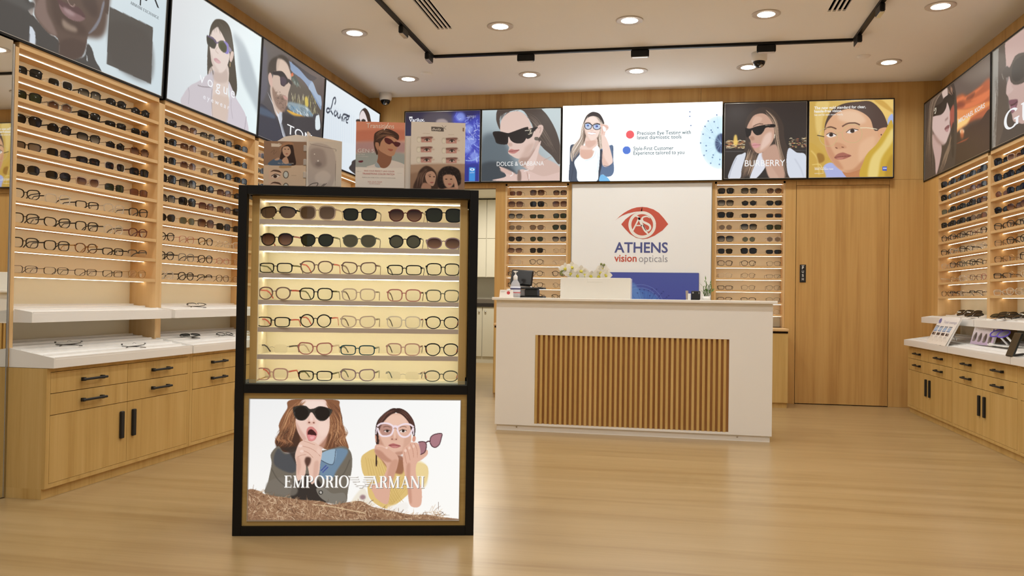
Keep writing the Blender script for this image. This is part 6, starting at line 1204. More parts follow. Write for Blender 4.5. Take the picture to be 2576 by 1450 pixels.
('p',[(.67,.389),(.703,.389),(.691,.401)],(206,140,134),.0006,.8),
('p',[(.667,.331),(.671,.288),(.685,.251),(.694,.287),(.702,.324),(.694,.34),(.675,.34)],(204,152,130),.0014,.7),
('p',[(.681,.251),(.689,.251),(.693,.316),(.682,.32)],(240,204,184),.0014,.8),
('p',[(.678,.33),(.677,.332),(.676,.333),(.674,.334),(.672,.333),(.671,.332),(.67,.33),(.671,.328),(.672,.326),(.674,.325),(.676,.326),(.677,.327)],(104,60,50),.0003),
('p',[(.698,.331),(.697,.333),(.696,.335),(.694,.335),(.692,.335),(.691,.333),(.69,.331),(.691,.329),(.692,.327),(.694,.327),(.696,.327),(.697,.329)],(110,64,52),.0003),
('p',[(.616,.215),(.647,.202),(.672,.222),(.673,.266),(.656,.299),(.631,.299),(.617,.266)],(150,104,98),.001,.55),
('p',[(.706,.222),(.735,.206),(.76,.221),(.76,.265),(.744,.301),(.719,.294),(.704,.258)],(214,168,150),.001,.4),
('p',[(.635,.262),(.648,.253),(.663,.262),(.652,.272),(.64,.27)],(228,210,204),.0003),
('p',[(.658,.262),(.657,.267),(.654,.271),(.651,.273),(.648,.271),(.645,.267),(.644,.262),(.645,.257),(.648,.254),(.651,.252),(.654,.254),(.657,.257)],(40,24,20),.0003),
('l',[(.633,.262),(.648,.252),(.665,.26)],(44,26,22),.0028,.0002),
('p',[(.709,.264),(.723,.251),(.742,.259),(.731,.273),(.719,.273)],(240,228,222),.0003),
('p',[(.734,.262),(.733,.267),(.73,.271),(.727,.273),(.724,.271),(.721,.267),(.72,.262),(.721,.256),(.723,.252),(.727,.251),(.73,.252),(.733,.256)],(40,24,20),.0003),
('l',[(.708,.264),(.723,.249),(.744,.259)],(44,26,22),.0028,.0002),
('l',[(.631,.23),(.647,.222),(.666,.231)],(96,62,52),.0034,.0005,.7),
('l',[(.709,.232),(.726,.222),(.743,.229)],(96,62,52),.0034,.0005,.7),
('l',[(.602,.224),(.618,.202),(.643,.197),(.666,.208),(.679,.229),(.677,.266),(.667,.295),(.644,.306),(.623,.301),(.61,.274),(.605,.237)],(240,222,230),.0082),
('l',[(.777,.229),(.76,.208),(.735,.203),(.712,.215),(.699,.233),(.702,.266),(.713,.298),(.732,.312),(.752,.301),(.765,.272),(.775,.234)],(240,222,230),.0082),
('l',[(.676,.229),(.688,.222),(.702,.229)],(240,222,230),.01),
('l',[(.679,.242),(.689,.237),(.698,.247)],(110,76,84),.002,.0002,.8),
('l',[(.777,.234),(.777,.294)],(240,222,230),.0042,.0002),
('l',[(.601,.23),(.597,.288)],(240,222,230),.0042,.0002),
('p',[(.597,.379),(.62,.375),(.649,.397),(.67,.425),(.695,.454),(.707,.491),(.704,.534),(.697,.585),(.673,.708),(.658,.868),(.608,.831),(.59,.781),(.573,.708),(.619,.687),(.651,.578),(.633,.513),(.6,.462),(.591,.419)],(220,172,150),.0005),
('p',[(.591,.419),(.608,.477),(.65,.52),(.675,.512),(.65,.476),(.62,.426)],(180,126,104),.002,.7),
('l',[(.601,.39),(.624,.39),(.649,.407)],(240,204,186),.0034,.0005,.7),
('p',[(.671,.52),(.704,.505),(.697,.585),(.673,.708),(.652,.665)],(196,142,118),.0026,.6),
('p',[(.655,.402),(.654,.407),(.652,.41),(.649,.411),(.646,.41),(.644,.407),(.643,.402),(.644,.398),(.646,.395),(.649,.394),(.652,.395),(.654,.398)],(246,216,202),.0005,.8),
('p',[(.728,.418),(.745,.385),(.761,.359),(.778,.356),(.799,.366),(.81,.417),(.812,.461),(.841,.417),(.846,.454),(.821,.497),(.796,.526),(.79,.585),(.797,.664),(.819,.737),(.816,.882),(.766,.882),(.752,.737),(.739,.636),(.729,.534)],(224,176,154),.0005),
('l',[(.743,.396),(.754,.447),(.762,.505)],(176,122,102),.002,.0003,.85),
('l',[(.761,.367),(.774,.418),(.779,.483)],(176,122,102),.002,.0003,.85),
('l',[(.78,.363),(.795,.417),(.796,.483)],(176,122,102),.002,.0003,.85),
('l',[(.733,.432),(.739,.483),(.746,.534)],(176,122,102),.002,.0003,.85),
('p',[(.745,.425),(.744,.432),(.742,.436),(.739,.438),(.736,.436),(.734,.432),(.733,.425),(.734,.419),(.736,.414),(.739,.412),(.742,.414),(.744,.418)],(244,210,192),.0008,.8),
('p',[(.763,.403),(.762,.41),(.76,.414),(.757,.416),(.755,.414),(.753,.41),(.752,.403),(.753,.397),(.754,.392),(.757,.39),(.76,.392),(.762,.397)],(244,210,192),.0008,.8),
('p',[(.783,.389),(.783,.395),(.781,.4),(.778,.402),(.775,.4),(.773,.395),(.773,.389),(.773,.382),(.775,.377),(.778,.375),(.781,.377),(.783,.382)],(244,210,192),.0008,.8),
('p',[(.746,.548),(.763,.534),(.764,.636),(.774,.846),(.761,.846),(.747,.665)],(190,136,114),.0026,.6),
('p',[(.801,.352),(.82,.349),(.834,.359),(.839,.395),(.831,.439),(.812,.457),(.81,.417)],(164,116,124),.0003),
('p',[(.857,.352),(.861,.308),(.882,.286),(.91,.284),(.909,.322),(.899,.373),(.883,.395),(.866,.384)],(170,122,130),.0003),
('l',[(.799,.355),(.82,.349),(.836,.359),(.839,.395),(.831,.439),(.811,.458)],(70,34,44),.0042),
('l',[(.836,.359),(.847,.346),(.856,.348)],(70,34,44),.0058),
('l',[(.856,.352),(.86,.311),(.88,.287),(.912,.282),(.91,.322),(.901,.373),(.883,.397),(.866,.387),(.856,.355)],(70,34,44),.0042),
('p',[(-.006,.767),(.044,.758),(.081,.79),(.181,.818),(.256,.836),(.34,.846),(.394,.874),(.468,.855),(.531,.846),(.585,.892),(.66,.921),(.768,.958),(.843,.958),(.908,.977),(.962,1.01),(-.003,1.012)],(150,112,84),.0009),
('straw',[(-.003,.772),(.076,.79),(.261,.846),(.394,.874),(.532,.851),(.768,.958),(.908,.977),(.951,1.005),(-.001,1.007)],1100,[(186,150,116),(120,84,60),(214,180,144),(90,60,44),(160,124,94),(232,204,170)],.0246,.0022,3,(-.5,.5)),
('straw',[(.822,.94),(.902,.912),(.929,.968),(.951,1.001),(.833,.986)],60,[(186,150,116),(120,84,60),(214,180,144),(90,60,44),(160,124,94),(232,204,170)],.032,.0016,5,(-.5,.5)),
('straw',[(.007,.753),(.091,.772),(.076,.799),(.002,.79)],30,[(186,150,116),(120,84,60),(214,180,144),(90,60,44),(160,124,94),(232,204,170)],.0266,.0016,6,(-.5,.5)),
('l',[(.303,.874),(.394,.892),(.554,.948)],(226,200,160),.0042,.0004,.8),
('p',[(.468,.642),(.516,.642),(.516,.653),(.475,.653)],(160,150,140),0,1,True),
('p',[(.466,.637),(.513,.637),(.514,.648),(.472,.649)],(252,250,246),0,1,True),
('p',[(.602,.642),(.543,.642),(.543,.653),(.595,.653)],(160,150,140),0,1,True),
('p',[(.599,.637),(.54,.637),(.54,.648),(.593,.648)],(252,250,246),0,1,True),
('p',[(.477,.661),(.52,.661),(.52,.672),(.483,.672)],(160,150,140),0,1,True),
('p',[(.474,.656),(.517,.656),(.517,.667),(.481,.667)],(252,250,246),0,1,True),
('p',[(.593,.66),(.54,.661),(.54,.672),(.587,.672)],(160,150,140),0,1,True),
('p',[(.591,.656),(.537,.656),(.537,.667),(.584,.667)],(252,250,246),0,1,True),
('p',[(.486,.679),(.523,.679),(.523,.69),(.492,.691)],(160,150,140),0,1,True),
('p',[(.483,.675),(.52,.675),(.52,.686),(.489,.686)],(252,250,246),0,1,True),
('p',[(.585,.679),(.537,.679),(.537,.69),(.579,.69)],(160,150,140),0,1,True),
('p',[(.582,.674),(.534,.675),(.534,.686),(.576,.686)],(252,250,246),0,1,True),
('p',[(.493,.698),(.526,.698),(.526,.709),(.5,.709)],(160,150,140),0,1,True),
('p',[(.491,.693),(.524,.693),(.524,.704),(.497,.704)],(252,250,246),0,1,True),
('p',[(.578,.698),(.534,.698),(.534,.709),(.571,.709)],(160,150,140),0,1,True),
('p',[(.575,.693),(.531,.693),(.531,.704),(.569,.704)],(252,250,246),0,1,True),
('p',[(.501,.717),(.529,.717),(.529,.728),(.507,.728)],(160,150,140),0,1,True),
('p',[(.498,.712),(.526,.712),(.526,.723),(.505,.723)],(252,250,246),0,1,True),
('p',[(.57,.716),(.532,.717),(.532,.728),(.564,.728)],(160,150,140),0,1,True),
('p',[(.568,.712),(.529,.712),(.529,.723),(.561,.723)],(252,250,246),0,1,True),
('p',[(.516,.698),(.546,.698),(.554,.72),(.507,.72)],(160,150,140),0,1,True),
('p',[(.513,.693),(.543,.693),(.552,.716),(.505,.716)],(252,250,246),0,1,True),
('p',[(.517,.724),(.545,.724),(.538,.741),(.523,.741)],(160,150,140),0,1,True),
('p',[(.514,.719),(.542,.719),(.536,.736),(.521,.736)],(252,250,246),0,1,True)], [('EMPORIO',.1705,.4751,.7381,.0984,(150,138,128),'didone'),('ARMANI',.5737,.8347,.7415,.099,(150,138,128),'didone'),('EMPORIO',.1673,.4718,.7326,.0984,(252,250,246),'didone'),('ARMANI',.5704,.8314,.7359,.099,(252,250,246),'didone')])
ARTS['TR'] = (143, 195, [
('grad',(222,146,116),(226,160,132),(240,236,230),(242,238,232)),
('p',[(-.017,-.008),(1.018,-.029),(1.022,.142),(-.012,.187)],(224,150,122),.0197),
('p',[(-.03,.151),(1.022,.118),(1.025,.265),(-.026,.31)],(206,128,104),.0197,.9),
('p',[(-.026,.322),(1.026,.301),(1.029,.461),(-.022,.481)],(186,150,152),.0263,.9),
('p',[(-.022,.493),(1.03,.473),(1.034,.681),(-.017,.7)],(160,172,170),.0197,.9),
('p',[(-.033,.698),(.993,.688),(.992,1.012),(-.025,1.03)],(238,230,220),.0013,1,True),
('p',[(.245,.696),(.392,.644),(.473,.594),(.719,.577),(.984,.633),(.993,.689)],(226,216,208),.0026),
('p',[(.455,.545),(.468,.398),(.717,.479),(.72,.614),(.623,.696),(.508,.691),(.44,.619)],(150,104,80),.0033),
('p',[(.44,.619),(.508,.691),(.426,.692),(.392,.656)],(170,180,186),.0026),
('p',[(.393,.338),(.416,.289),(.481,.263),(.613,.236),(.777,.233),(.862,.341),(.815,.44),(.783,.502),(.701,.518),(.585,.481),(.485,.434),(.451,.374)],(196,148,118),.0026),
('p',[(.367,.265),(.381,.179),(.478,.129),(.626,.101),(.775,.135),(.875,.194),(.86,.268),(.744,.221),(.612,.224),(.515,.299),(.484,.373),(.417,.313),(.401,.338),(.453,.472),(.421,.497),(.369,.363)],(76,54,44),.0026),
('hair',[(.398,.204),(.544,.127),(.709,.136)],[(.384,.302),(.579,.212),(.843,.232)],50,[(110,80,62),(54,36,30),(140,104,80)],.0114,.0164,3,.8),
('p',[(.393,.35),(.417,.313),(.467,.325),(.476,.398),(.436,.423)],(186,136,108),.0026),
('p',[(.58,.261),(.613,.236),(.712,.259),(.778,.3),(.811,.293),(.911,.316),(.879,.366),(.813,.367),(.746,.319),(.681,.339),(.606,.31)],(92,44,46),.002),
('p',[(.649,.409),(.715,.406),(.765,.417),(.716,.442)],(170,100,84),.002),
('p',[(.063,.601),(.144,.594),(.153,.612),(.113,.627),(.063,.62)],(110,50,60),.002),
('l',[(.569,.121),(.625,.064),(.66,.009)],(244,232,220),.0132,.0006),
('l',[(.026,.763),(.124,.764)],(190,180,172),.005),
('l',[(.855,.772),(.946,.772)],(190,180,172),.005)], [('Transitions',.2117,.7771,.094,.0685,(244,232,220),'sans'),('GEN S',.0385,.3713,.4727,.0562,(226,222,220),'sans'),('ULTRA',.0394,.1885,.5135,.0183,(220,216,212),'sans'),('DYNAMIC',.0402,.2614,.5446,.0183,(220,216,212),'sans'),('FIND YOUR PERFECT LENS COLOR',.1778,.797,.7584,.0195,(206,130,126),'sans'),('TRANSITIONS COLOR MATCH',.1462,.798,.8044,.0245,(200,110,110),'sans'),('Explore the range of lens colours in store today',.1406,.8238,.8526,.0109,(150,140,134),'sans'),('ASK OUR TEAM',.2537,.5458,.9224,.0171,(214,150,144),'sans'),('TO TRY IT NOW',.2839,.5136,.9506,.0159,(214,150,144),'sans')])
ARTS['BE'] = (169, 208, [
('grad',(230,222,210),(228,218,206),(160,128,104),(156,124,100)),
('p',[(-.04,-.013),(1.012,-.037),(1.025,.616),(-.026,.649)],(230,221,209),.0006,1,True),
('p',[(-.026,.655),(1.025,.622),(1.028,.785),(-.023,.806)],(186,156,132),.0178,.9),
('p',[(-.024,.782),(1.027,.761),(1.032,1.027),(-.018,1.046)],(160,128,104),.0178,.9),
('p',[(.37,.065),(.554,.068),(.602,.083),(.6,.136),(.371,.132)],(104,96,90),.0012,1,True),
('l',[(.601,.081),(.566,.041)],(90,82,76),.0208,.0012,.9,False,.7),
('l',[(.601,.081),(.608,.033)],(226,220,212),.0208,.0012,.9,False,.7),
('l',[(.601,.081),(.646,.046)],(90,82,76),.0208,.0012,.9,False,.7),
('l',[(.601,.081),(.661,.074)],(226,220,212),.0208,.0012,.9,False,.7),
('l',[(.601,.081),(.643,.102)],(90,82,76),.0208,.0012,.9,False,.7),
('l',[(.601,.081),(.603,.115)],(226,220,212),.0208,.0012,.9,False,.7),
('l',[(.601,.081),(.562,.105)],(90,82,76),.0208,.0012,.9,False,.7),
('p',[(.949,.071),(.976,.07),(.977,.126),(.95,.124)],(150,118,96),.0006,1,True),
('p',[(.187,.226),(.382,.216),(.384,.301),(.188,.307)],(206,156,146),.0012,1,True),
('p',[(.187,.226),(.382,.216),(.382,.243),(.187,.252)],(120,84,76),.0047,.8),
('p',[(.247,.277),(.291,.25),(.344,.268),(.291,.286)],(226,206,196),.0018),
('p',[(.316,.269),(.314,.278),(.305,.284),(.294,.287),(.283,.285),(.275,.278),(.272,.269),(.275,.26),(.283,.254),(.294,.251),(.305,.253),(.313,.26)],(70,62,56),.0018),
('l',[(.241,.275),(.291,.247),(.35,.265)],(60,40,36),.0118,.0012),
('p',[(.11,.227),(.178,.228),(.179,.298),(.117,.304)],(214,206,190),.0018),
('p',[(.176,.272),(.172,.287),(.162,.299),(.147,.303),(.132,.3),(.121,.288),(.117,.273),(.12,.257),(.131,.245),(.146,.241),(.161,.245),(.172,.256)],(236,230,214),.0018),
('l',[(.386,.262),(.439,.256)],(200,170,150),.0236,.003,.6),
('p',[(.182,.375),(.377,.366),(.379,.451),(.184,.457)],(206,156,146),.0012,1,True),
('p',[(.182,.375),(.377,.366),(.378,.393),(.183,.402)],(120,84,76),.0047,.8),
('p',[(.242,.427),(.286,.399),(.34,.418),(.287,.436)],(226,206,196),.0018),
('p',[(.312,.418),(.309,.427),(.301,.434),(.29,.437),(.279,.435),(.271,.428),(.268,.419),(.27,.41),(.278,.403),(.289,.401),(.3,.403),(.309,.409)],(70,62,56),.0018),
('l',[(.237,.425),(.286,.397),(.346,.415)],(60,40,36),.0118,.0012),
('p',[(.106,.377),(.174,.378),(.175,.448),(.113,.454)],(214,206,190),.0018),
('p',[(.172,.421),(.168,.437),(.157,.449),(.143,.453),(.128,.449),(.117,.438),(.112,.422),(.116,.407),(.127,.395),(.141,.391),(.156,.394),(.167,.406)],(236,230,214),.0018),
('l',[(.381,.412),(.434,.406)],(200,170,150),.0236,.003,.6),
('p',[(.185,.529),(.38,.52),(.382,.605),(.187,.611)],(206,156,146),.0012,1,True),
('p',[(.185,.529),(.38,.52),(.381,.547),(.186,.556)],(120,84,76),.0047,.8),
('p',[(.246,.581),(.289,.554),(.343,.572),(.29,.59)],(226,206,196),.0018),
('p',[(.315,.573),(.312,.582),(.304,.588),(.293,.591),(.282,.589),(.274,.582),(.271,.574),(.273,.564),(.281,.558),(.292,.555),(.303,.557),(.312,.564)],(70,62,56),.0018),
('l',[(.24,.579),(.289,.551),(.349,.569)],(60,40,36),.0118,.0012),
('p',[(.109,.531),(.177,.532),(.178,.602),(.116,.608)],(214,206,190),.0018),
('p',[(.175,.575),(.171,.591),(.16,.603),(.146,.607),(.131,.603),(.12,.592),(.116,.577),(.119,.561),(.13,.549),(.144,.545),(.159,.549),(.17,.56)],(236,230,214),.0018),
('l',[(.384,.566),(.438,.56)],(200,170,150),.0236,.003,.6),
('p',[(.646,.232),(.842,.223),(.843,.308),(.647,.315)],(206,156,146),.0012,1,True),
('p',[(.646,.232),(.842,.223),(.842,.25),(.646,.259)],(120,84,76),.0047,.8),
('p',[(.706,.284),(.75,.257),(.804,.275),(.751,.293)],(226,206,196),.0018),
('p',[(.776,.276),(.773,.285),(.765,.291),(.754,.294),(.743,.292),(.735,.285),(.731,.276),(.734,.267),(.742,.261),(.753,.258),(.764,.26),(.773,.267)],(70,62,56),.0018),
('l',[(.7,.282),(.75,.254),(.81,.272)],(60,40,36),.0118,.0012),
('p',[(.569,.234),(.637,.235),(.638,.305),(.576,.311)],(214,206,190),.0018),
('p',[(.635,.279),(.631,.294),(.621,.306),(.606,.31),(.591,.307),(.58,.295),(.576,.28),(.579,.264),(.59,.252),(.605,.248),(.62,.252),(.631,.263)],(236,230,214),.0018),
('l',[(.846,.269),(.899,.263)],(200,170,150),.0236,.003,.6),
('p',[(.649,.381),(.845,.372),(.846,.457),(.65,.463)],(206,156,146),.0012,1,True),
('p',[(.649,.381),(.845,.372),(.845,.399),(.649,.407)],(120,84,76),.0047,.8),
('p',[(.709,.433),(.753,.405),(.807,.423),(.754,.442)],(226,206,196),.0018),
('p',[(.779,.424),(.776,.433),(.768,.44),(.757,.443),(.746,.441),(.737,.434),(.734,.425),(.737,.416),(.745,.409),(.756,.406),(.767,.409),(.776,.415)],(70,62,56),.0018),
('l',[(.703,.43),(.753,.403),(.813,.421)],(60,40,36),.0118,.0012),
('p',[(.572,.383),(.64,.384),(.641,.454),(.579,.46)],(214,206,190),.0018),
('p',[(.638,.427),(.634,.443),(.624,.455),(.609,.459),(.594,.455),(.583,.444),(.579,.428),(.582,.412),(.593,.401),(.608,.396),(.623,.4),(.633,.411)],(236,230,214),.0018),
('l',[(.848,.418),(.902,.412)],(200,170,150),.0236,.003,.6),
('p',[(.652,.529),(.847,.521),(.849,.605),(.653,.612)],(206,156,146),.0012,1,True),
('p',[(.652,.529),(.847,.521),(.848,.547),(.652,.556)],(120,84,76),.0047,.8),
('p',[(.712,.581),(.756,.554),(.81,.572),(.757,.59)],(226,206,196),.0018),
('p',[(.782,.573),(.779,.582),(.771,.589),(.76,.591),(.749,.589),(.74,.583),(.737,.574),(.74,.565),(.748,.558),(.759,.555),(.77,.557),(.778,.564)],(70,62,56),.0018),
('l',[(.706,.579),(.756,.551),(.816,.57)],(60,40,36),.0118,.0012),
('p',[(.575,.531),(.643,.532),(.644,.602),(.582,.608)],(214,206,190),.0018),
('p',[(.641,.576),(.637,.591),(.626,.603),(.612,.608),(.597,.604),(.586,.592),(.581,.577),(.585,.561),(.596,.549),(.611,.545),(.625,.549),(.636,.56)],(236,230,214),.0018),
('l',[(.851,.566),(.905,.56)],(200,170,150),.0236,.003,.6),
('p',[(.07,1.021),(.125,.827),(.167,.73),(.269,.661),(.373,.677),(.463,.748),(.495,.868),(.483,1.013)],(78,58,48),.003),
('p',[(.272,.8),(.316,.751),(.404,.737),(.464,.796),(.459,.881),(.423,.954),(.349,.943),(.289,.884)],(206,164,140),.0024),
('p',[(.23,.921),(.319,.92),(.379,.955),(.365,1.015),(.203,1.018)],(190,146,122),.003),
('hair',[(.284,.667),(.168,.778),(.114,.996)],[(.315,.727),(.243,.849),(.217,1.006)],40,[(110,84,70),(54,38,32),(140,110,92)],.0104,.0118,4,.8),
('p',[(.379,.817),(.376,.821),(.369,.824),(.358,.825),(.348,.824),(.34,.822),(.338,.818),(.34,.814),(.348,.812),(.358,.81),(.368,.811),(.376,.814)],(60,40,34),.0012),
('p',[(.453,.818),(.451,.822),(.444,.825),(.435,.826),(.426,.825),(.42,.823),(.417,.819),(.42,.815),(.426,.812),(.435,.811),(.444,.812),(.45,.815)],(60,40,34),.0012),
('p',[(.36,.904),(.407,.896),(.431,.905),(.393,.918)],(176,104,96),.0018),
('l',[(.325,.799),(.375,.788)],(76,52,42),.0088,.0012),
('p',[(.496,.916),(.508,.771),(.581,.685),(.699,.653),(.818,.669),(.908,.727),(.933,.86),(.882,.945),(.572,.999)],(46,36,32),.0035),
('straw',[(.508,.747),(.699,.659),(.908,.739),(.926,.884),(.852,.934),(.571,.963)],120,[(80,62,54),(30,22,20),(100,80,70)],.0296,.0088,6,(-1,1)),
('p',[(.598,.818),(.671,.78),(.775,.79),(.821,.862),(.778,.947),(.705,.985),(.63,.938)],(206,162,136),.003),
('p',[(.682,.85),(.679,.854),(.671,.857),(.661,.858),(.651,.857),(.643,.854),(.64,.851),(.643,.847),(.65,.844),(.661,.843),(.671,.844),(.679,.847)],(60,40,34),.0012),
('p',[(.771,.848),(.768,.852),(.76,.855),(.75,.856),(.74,.855),(.732,.853),(.729,.849),(.732,.845),(.739,.843),(.75,.842),(.76,.842),(.768,.845)],(60,40,34),.0012),
('p',[(.689,.92),(.741,.912),(.757,.926),(.719,.939)],(180,110,100),.0018),
('p',[(.798,.79),(.851,.861),(.883,.981),(.824,.995),(.807,.91),(.776,.839)],(212,168,142),.0024),
('p',[(.646,.986),(.823,.971),(.854,1.006),(.631,1.01)],(196,150,126),.003)], [('Bella',.3829,.5473,.1203,.0338,(236,230,220),'script'),('NATURAL',.2153,.3514,.1751,.0109,(190,170,156),'sans'),('GLOW',.6865,.7934,.1844,.0108,(190,170,156),'sans')])
ARTS['BR'] = (117, 130, [
('grad',(150,122,100),(154,124,102),(214,190,164),(214,188,160)),
('p',[(-.001,.001),(1.02,.002),(1.007,.533),(-.006,.546)],(152,122,100),.0007,1,True),
('p',[(-.005,.55),(1.007,.535),(1.011,1.051),(-.018,1.056)],(216,192,166),.0007,1,True),
('p',[(.17,.054),(.34,.058),(.387,.086),(.36,.13),(.171,.127)],(224,212,196),.0015,1,True),
('l',[(.339,.047),(.406,.081),(.369,.11)],(240,232,220),.0152,.0022,.8),
('p',[(.395,.482),(.383,.355),(.418,.227),(.435,.099),(.585,.041),(.68,.093),(.722,.292),(.763,.474),(.727,.54),(.538,.544)],(62,46,40),.0038),
('p',[(.122,.547),(.196,.432),(.346,.392),(.536,.479),(.651,.54)],(88,106,130),.0038),
('p',[(.252,.422),(.346,.374),(.375,.41),(.309,.439)],(196,160,136),.003),
('p',[(.437,.226),(.454,.135),(.567,.114),(.625,.185),(.627,.276),(.553,.351),(.477,.316)],(206,170,144),.003),
('p',[(.441,.408),(.534,.351),(.593,.478),(.518,.516),(.442,.463)],(200,162,136),.0038),
('p',[(.365,.219),(.397,.118),(.471,.034),(.584,.013),(.689,.038),(.68,.074),(.548,.074),(.435,.135)],(174,132,102),.003),
('p',[(.517,.179),(.515,.183),(.508,.187),(.499,.188),(.489,.187),(.482,.184),(.48,.18),(.482,.175),(.489,.172),(.498,.17),(.508,.171),(.515,.174)],(50,34,30),.0015),
('p',[(.597,.177),(.595,.181),(.588,.185),(.578,.186),(.569,.185),(.562,.182),(.559,.178),(.561,.173),(.568,.17),(.578,.168),(.587,.169),(.594,.172)],(50,34,30),.0015),
('p',[(.514,.276),(.561,.271),(.567,.292),(.525,.297)],(170,110,96),.0022),
('l',[(.164,.269),(.248,.195),(.231,.304),(.305,.23)],(110,86,70),.0094,.0007,.8),
('p',[(.396,.555),(.623,.555),(.633,.597),(.388,.61)],(186,152,110),.003),
('p',[(.124,.643),(.432,.642),(.427,.873),(.121,.871)],(222,190,164),.0007,1,True),
('p',[(.163,.706),(.238,.653),(.37,.665),(.418,.718),(.352,.702),(.238,.686)],(96,70,56),.0038),
('p',[(.194,.805),(.278,.758),(.382,.783),(.298,.839)],(240,226,214),.0022),
('p',[(.324,.799),(.318,.817),(.302,.831),(.279,.836),(.256,.832),(.239,.819),(.233,.801),(.239,.782),(.255,.769),(.278,.763),(.3,.768),(.317,.781)],(70,50,40),.0022),
('l',[(.188,.8),(.277,.749),(.395,.777)],(50,34,28),.017,.0015),
('p',[(.597,.754),(.588,.798),(.564,.831),(.53,.843),(.496,.832),(.471,.801),(.461,.757),(.469,.714),(.493,.681),(.527,.669),(.561,.679),(.587,.711)],(96,80,66),.0015),
('p',[(.578,.755),(.572,.789),(.554,.815),(.53,.825),(.505,.816),(.487,.791),(.479,.757),(.485,.722),(.503,.697),(.527,.687),(.552,.696),(.571,.72)],(206,210,204),.0022),
('l',[(.656,.771),(.778,.772)],(170,146,124),.0094,.0007),
('p',[(.13,.916),(.437,.914),(.432,1.146),(.127,1.143)],(222,190,164),.0007,1,True),
('p',[(.169,.979),(.243,.926),(.375,.938),(.424,.991),(.357,.975),(.244,.959)],(96,70,56),.0038),
('p',[(.199,1.078),(.283,1.031),(.387,1.056),(.303,1.112)],(240,226,214),.0022),
('p',[(.329,1.071),(.323,1.09),(.307,1.103),(.284,1.109),(.262,1.105),(.245,1.092),(.238,1.073),(.244,1.055),(.26,1.042),(.283,1.036),(.306,1.04),(.322,1.054)],(70,50,40),.0022),
('l',[(.193,1.073),(.283,1.022),(.4,1.05)],(50,34,28),.017,.0015),
('p',[(.602,1.027),(.594,1.071),(.569,1.104),(.535,1.116),(.501,1.105),(.476,1.074),(.466,1.03),(.474,.987),(.498,.954),(.532,.942),(.566,.953),(.592,.984)],(96,80,66),.0015),
('p',[(.583,1.028),(.577,1.062),(.559,1.088),(.535,1.098),(.51,1.089),(.492,1.064),(.485,1.03),(.491,.995),(.508,.97),(.532,.96),(.557,.968),(.576,.993)],(206,210,204),.0022),
('l',[(.661,1.044),(.784,1.045)],(170,146,124),.0094,.0007)], [('ALL QUIET YOURS',.3332,.7073,.5121,.0255,(214,206,196),'sans')])
ARTS['LV'] = (91, 143, [
('grad',(216,206,194),(214,204,190),(212,202,192),(214,204,190)),
('p',[(.043,.097),(.762,.191),(.733,.983),(.04,.977)],(190,178,170),.0115,.9),
('p',[(.069,.186),(.451,.179),(.554,.501),(.318,.613),(.1,.509)],(156,142,136),.0382,.7),
('p',[(.226,.758),(.462,.646),(.68,.75),(.564,.932),(.277,.919)],(214,202,192),.0191,.8),
('p',[(.411,.503),(.399,.531),(.364,.551),(.316,.559),(.268,.553),(.233,.534),(.22,.507),(.232,.48),(.266,.46),(.314,.451),(.362,.458),(.397,.477)],(120,108,104),.0191,.6),
('p',[(.323,.433),(.32,.442),(.311,.449),(.299,.452),(.287,.45),(.279,.443),(.275,.434),(.278,.425),(.287,.418),(.299,.416),(.311,.418),(.32,.424)],(240,236,230),.0029),
('p',[(.207,.284),(.205,.291),(.199,.295),(.191,.297),(.182,.296),(.176,.291),(.174,.285),(.176,.279),(.182,.274),(.19,.272),(.198,.274),(.205,.278)],(240,236,230),.0019),
('l',[(.046,.058),(.822,.165)],(110,100,92),.0096,.001,1,True),
('l',[(.829,.165),(.825,.217)],(110,100,92),.0096,.001,1,True),
('l',[(.825,.424),(.819,.982)],(110,100,92),.0096,.001,1,True),
('l',[(.029,1.004),(.135,.949),(.301,.928),(.279,.991),(.185,1.046),(.327,1.008)],(50,40,36),.0192,.001),
('l',[(.375,1.025),(.505,.942)],(50,40,36),.0168,.001),
('l',[(.423,1.024),(.564,.932)],(50,40,36),.0168,.001)], [])
